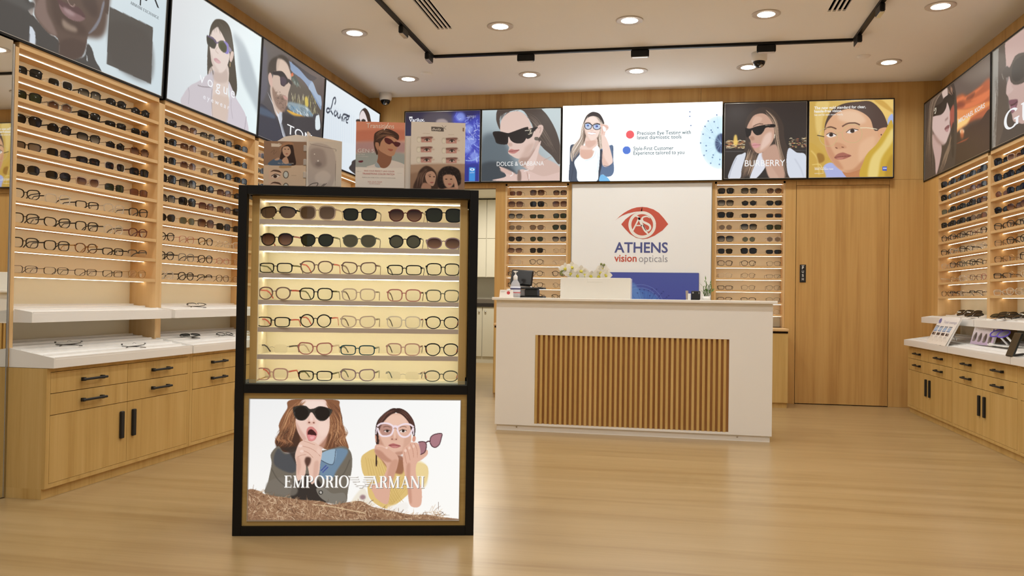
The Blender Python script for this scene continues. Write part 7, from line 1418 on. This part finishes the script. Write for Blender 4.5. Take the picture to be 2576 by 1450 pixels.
ARTS['BLUE'] = (260, 130, [
('grad',(84,90,164),(86,96,166),(74,80,158),(78,82,162)),
('p',[(.664,.736),(.626,.957),(.519,1.123),(.371,1.188),(.221,1.135),(.11,.977),(.068,.755),(.107,.531),(.216,.365),(.365,.302),(.514,.358),(.624,.516)],(86,130,196),.0125,.8),
('p',[(-.036,.679),(.081,.261),(.239,.194),(.357,.191),(.449,.506),(.558,1.133),(.127,1.151)],(104,140,206),.0046,.55),
('p',[(.281,.59),(.357,.207),(.42,.317),(.485,.584),(.4,.744)],(110,152,206),.0046,.5),
('l',[(.202,.679),(.208,.615),(.217,.553),(.231,.495),(.247,.44),(.267,.391),(.29,.347),(.315,.31),(.342,.28),(.371,.258),(.401,.243),(.431,.237),(.462,.24),(.492,.25),(.521,.269),(.549,.295),(.575,.329),(.598,.369),(.619,.416),(.637,.468),(.652,.524),(.663,.584),(.671,.646),(.675,.71)],(150,170,226),.0036,.0005,.7),
('l',[(.232,.687),(.237,.631),(.245,.577),(.257,.526),(.272,.478),(.289,.435),(.309,.397),(.331,.364),(.354,.338),(.38,.318),(.406,.306),(.432,.301),(.459,.302),(.485,.312),(.511,.328),(.535,.351),(.558,.381),(.578,.416),(.597,.457),(.613,.502),(.625,.551),(.635,.604),(.642,.658),(.645,.714)],(150,170,226),.0036,.0005,.7),
('l',[(.073,.213),(.486,.781)],(54,74,150),.0024,.0003,.7),
('p',[(.078,.213),(.077,.218),(.075,.221),(.073,.222),(.07,.221),(.068,.218),(.068,.213),(.068,.209),(.07,.206),(.073,.205),(.075,.206),(.077,.209)],(40,46,110),.0005,.9),
('l',[(.063,.207),(.083,.218)],(44,50,116),.002,.0002,.8),
('l',[(.112,.117),(.486,.781)],(54,74,150),.0024,.0003,.7),
('p',[(.117,.117),(.116,.121),(.114,.124),(.112,.126),(.109,.125),(.107,.121),(.107,.117),(.107,.113),(.109,.109),(.112,.108),(.114,.109),(.116,.112)],(40,46,110),.0005,.9),
('l',[(.102,.111),(.122,.121)],(44,50,116),.002,.0002,.8),
('l',[(.2,.322),(.486,.781)],(54,74,150),.0024,.0003,.7),
('p',[(.205,.322),(.205,.326),(.203,.329),(.2,.331),(.198,.33),(.196,.326),(.195,.322),(.196,.318),(.198,.314),(.2,.313),(.203,.314),(.205,.317)],(40,46,110),.0005,.9),
('l',[(.191,.316),(.21,.326)],(44,50,116),.002,.0002,.8),
('l',[(.432,.332),(.486,.781)],(54,74,150),.0024,.0003,.7),
('p',[(.437,.332),(.437,.336),(.435,.34),(.432,.341),(.43,.34),(.428,.337),(.427,.332),(.428,.328),(.43,.325),(.432,.323),(.435,.325),(.437,.328)],(40,46,110),.0005,.9),
('l',[(.423,.326),(.443,.337)],(44,50,116),.002,.0002,.8),
('l',[(.475,.339),(.486,.781)],(54,74,150),.0024,.0003,.7),
('p',[(.48,.339),(.48,.343),(.478,.346),(.475,.348),(.473,.347),(.471,.343),(.47,.339),(.471,.335),(.473,.332),(.475,.33),(.478,.331),(.48,.335)],(40,46,110),.0005,.9),
('l',[(.466,.333),(.485,.344)],(44,50,116),.002,.0002,.8),
('l',[(.518,.354),(.486,.781)],(54,74,150),.0024,.0003,.7),
('p',[(.523,.354),(.523,.358),(.521,.361),(.518,.362),(.516,.361),(.514,.358),(.513,.354),(.514,.349),(.516,.346),(.518,.345),(.521,.346),(.523,.349)],(40,46,110),.0005,.9),
('l',[(.509,.348),(.528,.358)],(44,50,116),.002,.0002,.8),
('l',[(.553,.321),(.486,.781)],(54,74,150),.0024,.0003,.7),
('p',[(.558,.321),(.558,.326),(.556,.329),(.553,.33),(.551,.329),(.549,.326),(.548,.321),(.549,.317),(.551,.314),(.553,.313),(.556,.314),(.557,.317)],(40,46,110),.0005,.9),
('l',[(.544,.315),(.563,.326)],(44,50,116),.002,.0002,.8),
('l',[(.596,.324),(.486,.781)],(54,74,150),.0024,.0003,.7),
('p',[(.601,.324),(.6,.328),(.599,.332),(.596,.333),(.594,.332),(.592,.329),(.591,.324),(.592,.32),(.593,.317),(.596,.316),(.598,.317),(.6,.32)],(40,46,110),.0005,.9),
('l',[(.587,.318),(.606,.329)],(44,50,116),.002,.0002,.8),
('l',[(.662,.37),(.486,.781)],(54,74,150),.0024,.0003,.7),
('p',[(.667,.37),(.666,.374),(.665,.377),(.662,.378),(.66,.377),(.658,.374),(.657,.37),(.658,.366),(.66,.362),(.662,.361),(.665,.362),(.666,.365)],(40,46,110),.0005,.9),
('l',[(.653,.364),(.672,.374)],(44,50,116),.002,.0002,.8),
('l',[(.645,.406),(.486,.781)],(54,74,150),.0024,.0003,.7),
('p',[(.65,.406),(.649,.41),(.647,.413),(.645,.414),(.642,.413),(.641,.41),(.64,.406),(.64,.401),(.642,.398),(.645,.397),(.647,.398),(.649,.401)],(40,46,110),.0005,.9),
('l',[(.636,.4),(.655,.41)],(44,50,116),.002,.0002,.8),
('l',[(.713,.447),(.486,.781)],(54,74,150),.0024,.0003,.7),
('p',[(.718,.447),(.717,.451),(.715,.455),(.713,.456),(.71,.455),(.709,.452),(.708,.447),(.709,.443),(.71,.44),(.713,.438),(.715,.44),(.717,.443)],(40,46,110),.0005,.9),
('l',[(.704,.441),(.723,.452)],(44,50,116),.002,.0002,.8),
('l',[(.696,.479),(.486,.781)],(54,74,150),.0024,.0003,.7),
('p',[(.701,.479),(.7,.483),(.698,.486),(.696,.488),(.693,.487),(.691,.483),(.691,.479),(.691,.475),(.693,.472),(.696,.47),(.698,.471),(.7,.475)],(40,46,110),.0005,.9),
('l',[(.686,.473),(.706,.483)],(44,50,116),.002,.0002,.8),
('l',[(.577,.415),(.486,.781)],(54,74,150),.0024,.0003,.7),
('p',[(.582,.415),(.582,.419),(.58,.423),(.577,.424),(.575,.423),(.573,.42),(.572,.415),(.573,.411),(.575,.408),(.577,.407),(.58,.408),(.581,.411)],(40,46,110),.0005,.9),
('l',[(.568,.409),(.587,.42)],(44,50,116),.002,.0002,.8),
('l',[(.531,.452),(.486,.781)],(54,74,150),.0024,.0003,.7),
('p',[(.536,.452),(.535,.456),(.533,.46),(.531,.461),(.528,.46),(.526,.457),(.525,.452),(.526,.448),(.528,.445),(.531,.443),(.533,.445),(.535,.448)],(40,46,110),.0005,.9),
('l',[(.521,.446),(.541,.457)],(44,50,116),.002,.0002,.8),
('l',[(.624,.457),(.486,.781)],(54,74,150),.0024,.0003,.7),
('p',[(.629,.457),(.628,.462),(.626,.465),(.624,.466),(.621,.465),(.62,.462),(.619,.458),(.62,.453),(.621,.45),(.624,.449),(.626,.45),(.628,.453)],(40,46,110),.0005,.9),
('l',[(.615,.451),(.634,.462)],(44,50,116),.002,.0002,.8),
('l',[(.46,.399),(.486,.781)],(54,74,150),.0024,.0003,.7),
('p',[(.465,.399),(.465,.403),(.463,.406),(.46,.407),(.458,.406),(.456,.403),(.455,.399),(.456,.394),(.458,.391),(.46,.39),(.463,.391),(.464,.394)],(40,46,110),.0005,.9),
('l',[(.451,.393),(.47,.403)],(44,50,116),.002,.0002,.8),
('l',[(.411,.404),(.486,.781)],(54,74,150),.0024,.0003,.7),
('p',[(.416,.404),(.416,.408),(.414,.411),(.411,.413),(.409,.411),(.407,.408),(.406,.404),(.407,.4),(.409,.396),(.411,.395),(.414,.396),(.416,.399)],(40,46,110),.0005,.9),
('l',[(.402,.398),(.421,.408)],(44,50,116),.002,.0002,.8),
('l',[(.352,.421),(.486,.781)],(54,74,150),.0024,.0003,.7),
('p',[(.358,.421),(.357,.425),(.355,.429),(.353,.43),(.35,.429),(.348,.426),(.347,.421),(.348,.417),(.35,.414),(.352,.412),(.355,.414),(.357,.417)],(40,46,110),.0005,.9),
('l',[(.343,.415),(.363,.426)],(44,50,116),.002,.0002,.8),
('l',[(.271,.352),(.486,.781)],(54,74,150),.0024,.0003,.7),
('p',[(.277,.352),(.276,.356),(.274,.359),(.272,.361),(.269,.36),(.267,.356),(.266,.352),(.267,.348),(.269,.344),(.271,.343),(.274,.344),(.276,.347)],(40,46,110),.0005,.9),
('l',[(.262,.346),(.282,.356)],(44,50,116),.002,.0002,.8)], [])
ARTS['TC'] = (143, 72, [
('grad',(238,234,232),(240,236,234),(232,224,214),(234,226,216)),
('p',[(.096,.216),(.022,.137),(.038,.048),(.105,.039),(.163,.13),(.162,.213)],(110,110,168),.002),
('p',[(.041,.188),(.1,.185),(.117,.215),(.059,.218)],(150,150,180),.002),
('p',[(.017,.311),(.193,.311),(.201,.349),(.023,.347)],(98,112,130),.001,1,True),
('p',[(.013,.366),(.189,.366),(.196,.404),(.019,.403)],(128,160,198),.001,1,True),
('p',[(.009,.422),(.185,.42),(.192,.458),(.015,.458)],(122,164,210),.001,1,True),
('p',[(.005,.477),(.18,.475),(.188,.512),(.011,.513)],(84,124,178),.001,1,True),
('p',[(.019,.55),(.19,.55),(.201,.647),(.034,.645)],(64,54,56),.002,1,True),
('p',[(.113,.563),(.188,.562),(.183,.617),(.112,.611)],(196,170,150),.0039,.8),
('p',[(.214,.777),(.237,.823),(.228,.859),(.189,.875),(.131,.868),(.069,.839),(.018,.794),(-.006,.747),(.003,.711),(.042,.694),(.102,.702),(.165,.733)],(226,218,208),.0059,.9),
('l',[(-.001,.737),(.045,.698),(.145,.705)],(190,184,180),.0247,.005,.7),
('l',[(.24,.87),(.258,.811)],(190,170,160),.0148,.003,.7),
('p',[(.024,.988),(.129,.987),(.133,1.005),(.029,1.007)],(80,80,86),.001,1,True),
('p',[(.25,.314),(.42,.314),(.427,.351),(.255,.35)],(98,112,130),.001,1,True),
('p',[(.245,.368),(.415,.368),(.422,.405),(.251,.404)],(128,160,198),.001,1,True),
('p',[(.241,.423),(.411,.421),(.417,.458),(.246,.458)],(122,164,210),.001,1,True),
('p',[(.236,.477),(.406,.475),(.412,.512),(.242,.512)],(84,124,178),.001,1,True),
('p',[(.258,.554),(.423,.554),(.433,.65),(.271,.647)],(64,54,56),.002,1,True),
('p',[(.349,.567),(.421,.566),(.416,.62),(.347,.614)],(90,76,74),.0039,.8),
('p',[(.45,.778),(.472,.823),(.463,.859),(.425,.875),(.369,.868),(.309,.839),(.261,.795),(.238,.749),(.247,.713),(.286,.697),(.343,.705),(.403,.735)],(226,218,208),.0059,.9),
('l',[(.244,.739),(.289,.7),(.385,.708)],(190,184,180),.0247,.005,.7),
('l',[(.474,.87),(.492,.812)],(190,170,160),.0148,.003,.7),
('p',[(.256,.988),(.357,.987),(.361,1.005),(.261,1.007)],(80,80,86),.001,1,True),
('p',[(.475,.317),(.639,.317),(.645,.353),(.48,.352)],(98,112,130),.001,1,True),
('p',[(.47,.37),(.634,.369),(.64,.406),(.475,.405)],(128,160,198),.001,1,True),
('p',[(.465,.424),(.629,.422),(.635,.459),(.47,.459)],(122,164,210),.001,1,True),
('p',[(.46,.477),(.624,.475),(.63,.511),(.465,.512)],(84,124,178),.001,1,True),
('p',[(.489,.558),(.649,.557),(.657,.652),(.501,.65)],(64,54,56),.002,1,True),
('p',[(.577,.571),(.647,.569),(.641,.623),(.575,.617)],(80,70,80),.0039,.8),
('p',[(.678,.779),(.699,.824),(.689,.859),(.653,.875),(.599,.868),(.542,.839),(.496,.796),(.474,.751),(.483,.716),(.521,.7),(.576,.707),(.633,.737)],(226,218,208),.0059,.9),
('l',[(.479,.741),(.523,.703),(.616,.71)],(190,184,180),.0247,.005,.7),
('l',[(.7,.87),(.718,.813)],(190,170,160),.0148,.003,.7),
('p',[(.48,.989),(.578,.987),(.582,1.005),(.484,1.007)],(80,80,86),.001,1,True),
('p',[(.692,.319),(.852,.319),(.857,.355),(.697,.354)],(98,112,130),.001,1,True),
('p',[(.687,.372),(.846,.371),(.852,.407),(.691,.406)],(128,160,198),.001,1,True),
('p',[(.681,.425),(.841,.423),(.846,.459),(.686,.459)],(122,164,210),.001,1,True),
('p',[(.676,.477),(.835,.475),(.841,.511),(.681,.511)],(84,124,178),.001,1,True),
('p',[(.713,.562),(.867,.561),(.874,.654),(.723,.652)],(64,54,56),.002,1,True),
('p',[(.797,.574),(.865,.573),(.858,.625),(.794,.62)],(200,190,180),.0039,.8),
('p',[(.899,.781),(.918,.824),(.908,.858),(.873,.874),(.821,.867),(.766,.839),(.722,.797),(.702,.753),(.711,.718),(.747,.702),(.8,.71),(.856,.739)],(226,218,208),.0059,.9),
('l',[(.707,.743),(.75,.706),(.839,.713)],(190,184,180),.0247,.005,.7),
('l',[(.919,.87),(.937,.813)],(190,170,160),.0148,.003,.7),
('p',[(.697,.989),(.792,.988),(.795,1.005),(.701,1.007)],(80,80,86),.001,1,True)], [('Total coatings',.3055,.9469,.2084,.0926,(110,110,160),'thin')])
ARTS['LB'] = (117, 52, [
('grad',(226,220,216),(230,224,220),(176,158,180),(190,164,200)),
('p',[(.175,.316),(.216,.505),(.203,.775),(.106,.834),(.051,.761),(.048,.522),(.108,.369)],(120,110,108),.0027),
('p',[(.172,.363),(.209,.535),(.189,.716),(.131,.632),(.131,.425)],(70,58,56),.0046,.8),
('l',[(.069,.759),(.055,.551),(.106,.381)],(230,226,222),.0184,.0027,.8),
('p',[(.403,.335),(.445,.523),(.435,.793),(.339,.851),(.283,.778),(.279,.54),(.336,.388)],(120,110,108),.0027),
('p',[(.4,.381),(.438,.553),(.421,.734),(.362,.65),(.359,.444)],(70,58,56),.0046,.8),
('l',[(.302,.776),(.286,.569),(.334,.399)],(230,226,222),.0184,.0027,.8),
('p',[(.629,.353),(.673,.541),(.666,.81),(.572,.869),(.515,.796),(.508,.558),(.563,.406)],(120,110,108),.0027),
('p',[(.627,.4),(.666,.571),(.651,.752),(.592,.668),(.587,.462)],(70,58,56),.0046,.8),
('l',[(.534,.794),(.515,.587),(.561,.418)],(230,226,222),.0184,.0027,.8),
('p',[(.854,.371),(.9,.559),(.896,.828),(.803,.887),(.746,.814),(.736,.576),(.789,.424)],(120,110,108),.0027),
('p',[(.852,.418),(.894,.589),(.881,.769),(.821,.686),(.813,.48)],(70,58,56),.0046,.8),
('l',[(.764,.812),(.743,.605),(.788,.436)],(230,226,222),.0184,.0027,.8),
('p',[(.845,.076),(.895,.077),(.91,.183),(.851,.183)],(56,54,120),.0018,1,True)], [('Sun lenses for every day',.0528,.7989,.1474,.0332,(110,104,104),'bold'),('Tints and gradients in store',.0565,.8026,.2082,.0223,(140,130,128),'sans')])
def sheet(key, O, U, V_, n, parent, strength, name='print'):
    """grid sheet carrying the print; O top-left corner, U along the top, V_ down, n outward offset (all in parent's space)"""
    w, h, ops, texts = ARTS[key]; A = Art(w, h)
    for o in ops: getattr(A, o[0])(*o[1:])
    O, U, V_ = np.array(O), np.array(U), np.array(V_); u, v = np.meshgrid(np.linspace(0, 1, w), np.linspace(0, 1, h)); P = O + u[..., None] * U + v[..., None] * V_
    me = bpy.data.meshes.new(name); nv = w * h; nf = (w - 1) * (h - 1); i = np.arange(nv).reshape(h, w)
    Q = np.stack([i[:-1, :-1], i[1:, :-1], i[1:, 1:], i[:-1, 1:]], -1).reshape(-1)
    me.vertices.add(nv); me.vertices.foreach_set('co', P.reshape(-1)); me.loops.add(nf * 4); me.loops.foreach_set('vertex_index', Q.astype(np.int32)); me.polygons.add(nf)
    me.polygons.foreach_set('loop_start', np.arange(0, nf * 4, 4, dtype=np.int32)); me.polygons.foreach_set('loop_total', np.full(nf, 4, dtype=np.int32)); me.update(); me.validate()
    ca = me.color_attributes.new('ink', 'FLOAT_COLOR', 'POINT'); C4 = np.ones((nv, 4)); Lk = A.lin().reshape(-1, 3); Lk = Lk * (1 / max(strength, 1) + (1 - 1 / max(strength, 1)) * np.clip((Lk.min(1) - .8) / .15, 0, 1)[:, None]); C4[:, :3] = Lk; ca.data.foreach_set('color', C4.reshape(-1).astype(np.float32))
    o = obj(name, me, printmat('backlit_print_%d' % int(strength * 100), strength, False) if strength else printmat('paper_print', 0, True), parent)
    nn = Vector(n)
    for k, (txt, u0, u1, vb, hh, col, sty) in enumerate(texts): lettering(txt, sty, O, U, V_, nn * (1 + .15 * k), u0, u1, vb, hh, inkmat(col, min(strength, 1.0)), o)
    return o
def lightbox(key, label, TL, TR, BR, BL_, nrm, deep, fw, strength, frame=True):
    """backlit wall poster: box, black border, thin bright inner line, print"""
    TL, TR, BR, BL_ = [Vector(q) for q in (TL, TR, BR, BL_)]; n = Vector(nrm).normalized(); base = (BL_ + BR) / 2
    t = thing('advert_lightbox', label, 'poster', tuple(base), 0, 'backlit posters above the cases'); U = (TR - TL); V_ = (BL_ - TL); u, v = U.normalized(), V_.normalized()
    def ringm(o_, i_, d0, d1):
        m = MB()
        for d in (d0, d1):
            for e in (o_, i_):
                for c, su, sv in ((TL, -1, -1), (TR, 1, -1), (BR, 1, 1), (BL_, -1, 1)): m.v.append(tuple(c + u * su * e + v * sv * e + n * d - base))
        for k in range(4):
            j = (k + 1) % 4; m.f += [(8 + k, 8 + j, 12 + j, 12 + k), (k, j, 4 + j, 4 + k), (k, j, 8 + j, 8 + k), (4 + k, 4 + j, 12 + j, 12 + k)]
        return m
    if frame:
        part('frame', ringm(fw, .0015, -deep, .006), BLACK, t, False, ZERO); part('trim', ringm(.0015, -.002, -.01, .004), SILVER, t, False, ZERO)
    m = MB()
    for c in (TL, TR, BR, BL_): m.v.append(tuple(c - n * .004 - base))
    for c in (TL, TR, BR, BL_): m.v.append(tuple(c - n * deep - base))
    m.f = [(0, 1, 2, 3), (4, 5, 6, 7), (0, 1, 5, 4), (1, 2, 6, 5), (2, 3, 7, 6), (3, 0, 4, 7)]; part('housing', m, MATTE, t, False, ZERO)
    sheet(key, TL - base, U, V_, n * .0012, t, strength); return t
def LXz(z): return -3.139 + .032 * (z - 2.22) / .77
def Lp(y, z): return (LXz(z), y, z)
for key, y0, y1, lab in (('L1', 3.05, 4.765, 'backlit poster of a man in dark jacket beside a black square, left wall'), ('L2', 4.82, 6.0, 'backlit poster of a woman in violet sunglasses and pale jacket, left wall'), ('L3', 6.03, 7.21, 'backlit poster of a bearded man in sunglasses inside a car, left wall'), ('L4', 7.245, 8.70, 'pale backlit poster with handwritten script, far end of left wall')):
    lightbox(key, lab, Lp(y0, 2.985), Lp(y1, 2.985), Lp(y1, 2.235), Lp(y0, 2.235), (1, 0, -.04), .075, .0138 if key not in ('L1', 'L2') else .0135, .9)
for key, x0, x1, lab in (('B1', -2.813, -1.986, 'dark blue backlit poster with glowing sparks, back wall'), ('B2', -1.966, -1.126, 'backlit poster of a woman in oversized black sunglasses on pale grey, back wall'), ('B4', .535, 1.324, 'backlit poster of a woman in white blazer against night lights, back wall'), ('B5', 1.347, 2.128, 'golden yellow backlit poster of a face in round thin glasses, back wall')):
    lightbox(key, lab, (x0, 8.70, 2.998), (x1, 8.70, 2.998), (x1, 8.70, 2.24), (x0, 8.70, 2.24), (0, -1, 0), .0595, .0105 if key in ('B1', 'B4') else .0095, .9)
for x0, x1 in ((-2.836, -2.823), (2.138, 2.150)): pass
sb = lightbox('B3', 'bright white screen with a smiling woman and two bullet points, above sign', (-1.104, 8.70, 3.02), (.513, 8.70, 3.02), (.513, 8.70, 2.23), (-1.104, 8.70, 2.23), (0, -1, 0), .0595, .006, 1.9, False); sb['category'] = 'screen'
for key, y0, y1, lab in (('R1', 8.735, 7.04, 'backlit poster of a woman beside an orange sunset, right wall'), ('R2', 6.995, 5.35, 'backlit poster of a dark-lipped face with large white serif letters, right wall')):
    lightbox(key, lab, (RC, y0, 2.945), (RC, y1, 2.945), (RC, y1, 2.205), (RC, y0, 2.205), (-1, 0, 0), .075, .0145, .9)
sheet('E', (-.4385, .022, .5645), (.873, 0, 0), (0, 0, -.503), (0, -.0015, 0), kk, .95, 'poster')
sheet('TR', (-.105, 0, .3022), (.21, 0, 0), (0, 0, -.285), (0, -.0006, 0), tA, 0); sheet('BE', (-.1175, 0, .3072), (.235, 0, 0), (0, 0, -.29), (0, -.0006, 0), tB, 0); sheet('BR', (-.09, 0, .2072), (.18, 0, 0), (0, 0, -.19), (0, -.0006, 0), tC, 0); sheet('LV', (.098, 0, .2102), (.143, 0, 0), (0, 0, -.193), (0, -.0006, 0), tC, 0)
t = thing('wall_screen', 'blue screen showing a dandelion, at the foot of shop sign', 'screen', (-.22, 8.735, .765)); part('panel', MB().rbox(-.742, .302, 8.732, 8.744, .768, 1.292, .005), mat('screen_edge', (50, 54, 96), .4), t); sheet('BLUE', (-.74 + .22, 8.7312 - 8.735, 1.29 - .765), (1.04, 0, 0), (0, 0, -.52), (0, -.001, 0), t, .6)
# right table boards
def frameboard(key, name, lab, TL, TR, BR, BL_, mm, legd):
    TL, TR, BR, BL_ = [Vector(q) for q in (TL, TR, BR, BL_)]; base = (BL_ + BR) / 2; t = thing(name, lab, 'display board', tuple(base), 0); U, V_ = TR - TL, BL_ - TL; n = V_.cross(U).normalized()
    if n.x > 0: n = -n
    m = MB(); 
    for d in (-.0008, -.014):
        for c in (TL, TR, BR, BL_): m.v.append(tuple(c + n * d - base))
    m.f = [(0, 1, 2, 3), (7, 6, 5, 4), (0, 1, 5, 4), (1, 2, 6, 5), (2, 3, 7, 6), (3, 0, 4, 7)]; part('board', m, mm, t, False, ZERO)
    sheet(key, TL - base, U, V_, n * .0008, t, 0)
    c0 = (TL + TR) / 2 * .75 + base * .25 - base - n * .014; c1 = Vector((legd, 0, .1663 * legd + .014)); part('easel_leg', MB().tube([tuple(c0), tuple(c1)], .006, 6), mm, t, False, ZERO); return t
frameboard('TC', 'coating_board', 'white leaning board of lens coating samples on right table', (2.28, 7.725, .896), (2.276, 7.204, .896), (2.166, 7.204, .673), (2.166, 7.725, .673), WHITE, .16)
frameboard('LB', 'tint_board', 'white board with four tinted lenses on middle right table', (2.33, 7.055, .838), (2.366, 6.702, .838), (2.328, 6.699, .705), (2.293, 7.052, .705), WHITE, .08)
VIO = mat('violet_rim', (92, 64, 190), .35); LG = glassy('lens_sample', (200, 196, 206), .6, .03, (190, 186, 200))
t = thing('lens_sample_stand', 'two violet-rimmed lens samples on white arms, right table', 'lens display', (2.37, 6.60, .709))
part('base', MB().rbox(2.30, 2.42, 6.40, 6.72, .712, .720, .003), WHITE, t)
for y in (6.665, 6.53):
    c = Vector((2.345, y, .800)); m = MB(); n_ = 24; ax1, ax2 = Vector((.35, -.9, .05)).normalized(), Vector((.55, .25, .55)).normalized()
    m.tube([tuple(c + ax1 * .052 * math.cos(2 * math.pi * k / n_) + ax2 * .036 * math.sin(2 * math.pi * k / n_)) for k in range(n_ + 1)], .005, 6); lr = part('lens_rim', m, VIO, t, True)
    m = MB(); m.v = [tuple(c + ax1 * .05 * math.cos(2 * math.pi * k / n_) + ax2 * .034 * math.sin(2 * math.pi * k / n_)) for k in range(n_)]; m.f = [tuple(range(n_))]; part('lens', m, LG, lr)
    part('arm', MB().tube([(2.352, y - .03, .785), (2.375, y - .13, .722)], .007, 6), WHITE, t)
t = thing('tablet_stand', 'dark upright tablet stand on the near end of right table', 'tablet', (2.19, 5.93, .672)); part('slab', MB().prism([(2.160, .676), (2.172, .676), (2.226, .826), (2.214, .826)], 'y', 5.872, 5.985), mat('tablet_black', (30, 32, 30), .2), t)
part('foot', MB().prism([(2.16, .6735), (2.26, .690), (2.26, .696), (2.16, .6795)], 'y', 5.89, 5.97), MATTE, t)
# ------------------------------------------------------------------ shop emblem and lettering
RED = mat('emblem_red', (206, 92, 74), .45); NAV = mat('letter_navy', (84, 92, 150), .45); SGREY = mat('letter_grey', (130, 132, 146), .45); WSG = mat('emblem_white', (244, 243, 238), .4)
SY = D - .0165
def flat(name, pts, y, m, parent, smooth=True):
    Q = _smooth(np.array(pts, float)) if smooth else np.array(pts, float); me = bpy.data.meshes.new(name); off = parent.location
    import bmesh
    bm = bmesh.new(); vs = [bm.verts.new((x - off[0], y - off[1], z - off[2])) for x, z in Q]; f = bm.faces.new(vs); bmesh.ops.triangulate(bm, faces=[f]); bm.to_mesh(me); bm.free(); return obj(name, me, m, parent)
def band(name, P, Wd, y, m, parent):
    A_, B_ = strip(_smooth(np.array(P, float), False, 5), np.interp(np.linspace(0, 1, (len(P) - 1) * 5 + 1), np.linspace(0, 1, len(P)), Wd)); mb = MB()
    for a, b_ in zip(A_, B_): mb.v += [(a[0], y, a[1]), (b_[0], y, b_[1])]
    for q in range(len(A_) - 1): mb.f.append((2 * q, 2 * q + 1, 2 * q + 3, 2 * q + 2))
    return part(name, mb, m, parent)
flat('emblem', [(-.5506,1.8249),(-.5065,1.8696),(-.4615,1.9052),(-.4214,1.9289),(-.3813,1.9481),(-.3311,1.9621),(-.276,1.9663),(-.2754,1.9211),(-.2905,1.9207),(-.3256,1.9188),(-.3607,1.9149),(-.421,1.8999),(-.4612,1.8848),(-.4914,1.8706),(-.524,1.8493)], SY - .0006, RED, sg, False)
flat('emblem', [(-.276,1.9663),(-.2258,1.961),(-.1606,1.9393),(-.1053,1.9036),(-.0549,1.8478),(-.011,1.7881),(-.0683,1.724),(-.1473,1.6709),(-.2169,1.6415),(-.2668,1.6343),(-.3322,1.6479),(-.3982,1.6886),(-.4493,1.742),(-.4878,1.788),(-.4455,1.8388),(-.3905,1.8819),(-.3405,1.9072),(-.2904,1.9202),(-.2754,1.9206)], SY - .0006, RED, sg, False)
band('emblem_ring', [(-.1487,1.7813),(-.1525,1.749),(-.1646,1.719),(-.1841,1.6932),(-.2098,1.6734),(-.2398,1.6609),(-.2721,1.6566),(-.3046,1.6609),(-.3351,1.6733),(-.3613,1.6932),(-.3817,1.7191),(-.3946,1.7493),(-.3993,1.7817),(-.3955,1.8141),(-.3833,1.8443),(-.3636,1.8701),(-.3378,1.8899),(-.3076,1.9023),(-.2752,1.9064),(-.2427,1.902),(-.2124,1.8894),(-.1863,1.8695),(-.1661,1.8436),(-.1533,1.8135),(-.1487,1.7813)], [.0302,.0302,.0302,.0302,.0302,.0302,.0302,.0302,.0302,.0302,.0302,.0302,.0302,.0302,.0302,.0302,.0302,.0302,.0302,.0302,.0302,.0302,.0302,.0302,.0302], SY - .0012, WSG, sg)
band('emblem_letter', [(-.3708,1.7191),(-.3389,1.7826),(-.3037,1.8562)], [.0156,.0156,.0177], SY - .0018, WSG, sg)
band('emblem_letter', [(-.3097,1.8537),(-.2788,1.7876),(-.2479,1.7266),(-.2149,1.6886)], [.0177,.0261,.024,.0136], SY - .0018, WSG, sg)
band('emblem_letter', [(-.3388,1.7735),(-.3087,1.7749),(-.2761,1.7734)], [.0125,.0125,.0125], SY - .0018, WSG, sg)
band('emblem_letter', [(-.3798,1.8285),(-.3601,1.8615),(-.335,1.8716),(-.3097,1.8562),(-.2994,1.8333)], [.0042,.0104,.0136,.0156,.0156], SY - .0018, WSG, sg)
band('emblem_letter', [(-.1969,1.8508),(-.2247,1.8676),(-.2596,1.8627),(-.277,1.8434),(-.2666,1.8155),(-.2338,1.7976),(-.201,1.7773),(-.1922,1.7469),(-.2104,1.7215),(-.2329,1.7266),(-.2508,1.752),(-.2636,1.7774)], [.0052,.0136,.0156,.0188,.0219,.024,.0229,.0209,.0167,.0115,.0094,.0083], SY - .0018, WSG, sg)

for txt, sty, x0, x1, z, h, m in (('ATHENS', 'bold', -.555, -.012, 1.497, .102, NAV), ('vision', 'bold', -.555, -.326, 1.403, .072, RED), ('opticals', 'thin', -.303, -.014, 1.400, .072, SGREY)):
    lettering(txt, sty, (x0 - sg.location.x, SY - .0008 - sg.location.y, z - sg.location.z), (x1 - x0, 0, 0), (0, 0, -1), (0, 0, 0), 0, 1, 0, h, m, sg)
for k, ch in enumerate('PUSH'): lettering(ch, 'bold', (1.301 - ps.location.x, -.0065, 1.338 - .037 * k - ps.location.z), (.018, 0, 0), (0, 0, -1), (0, 0, 0), 0, 1, 0, .024, mat('sign_white', (236, 236, 232), .5), ps)
part('arrow_mark', MB().box(1.297, 1.323, D - .0078, D - .007, 1.372, 1.376).box(1.303, 1.317, D - .0078, D - .007, 1.366, 1.369), MATS['sign_white'], ps)
for n_, o in enumerate(list(bpy.data.objects)):
    if o.type == 'MESH' and o.data and o.data.users == 0: pass
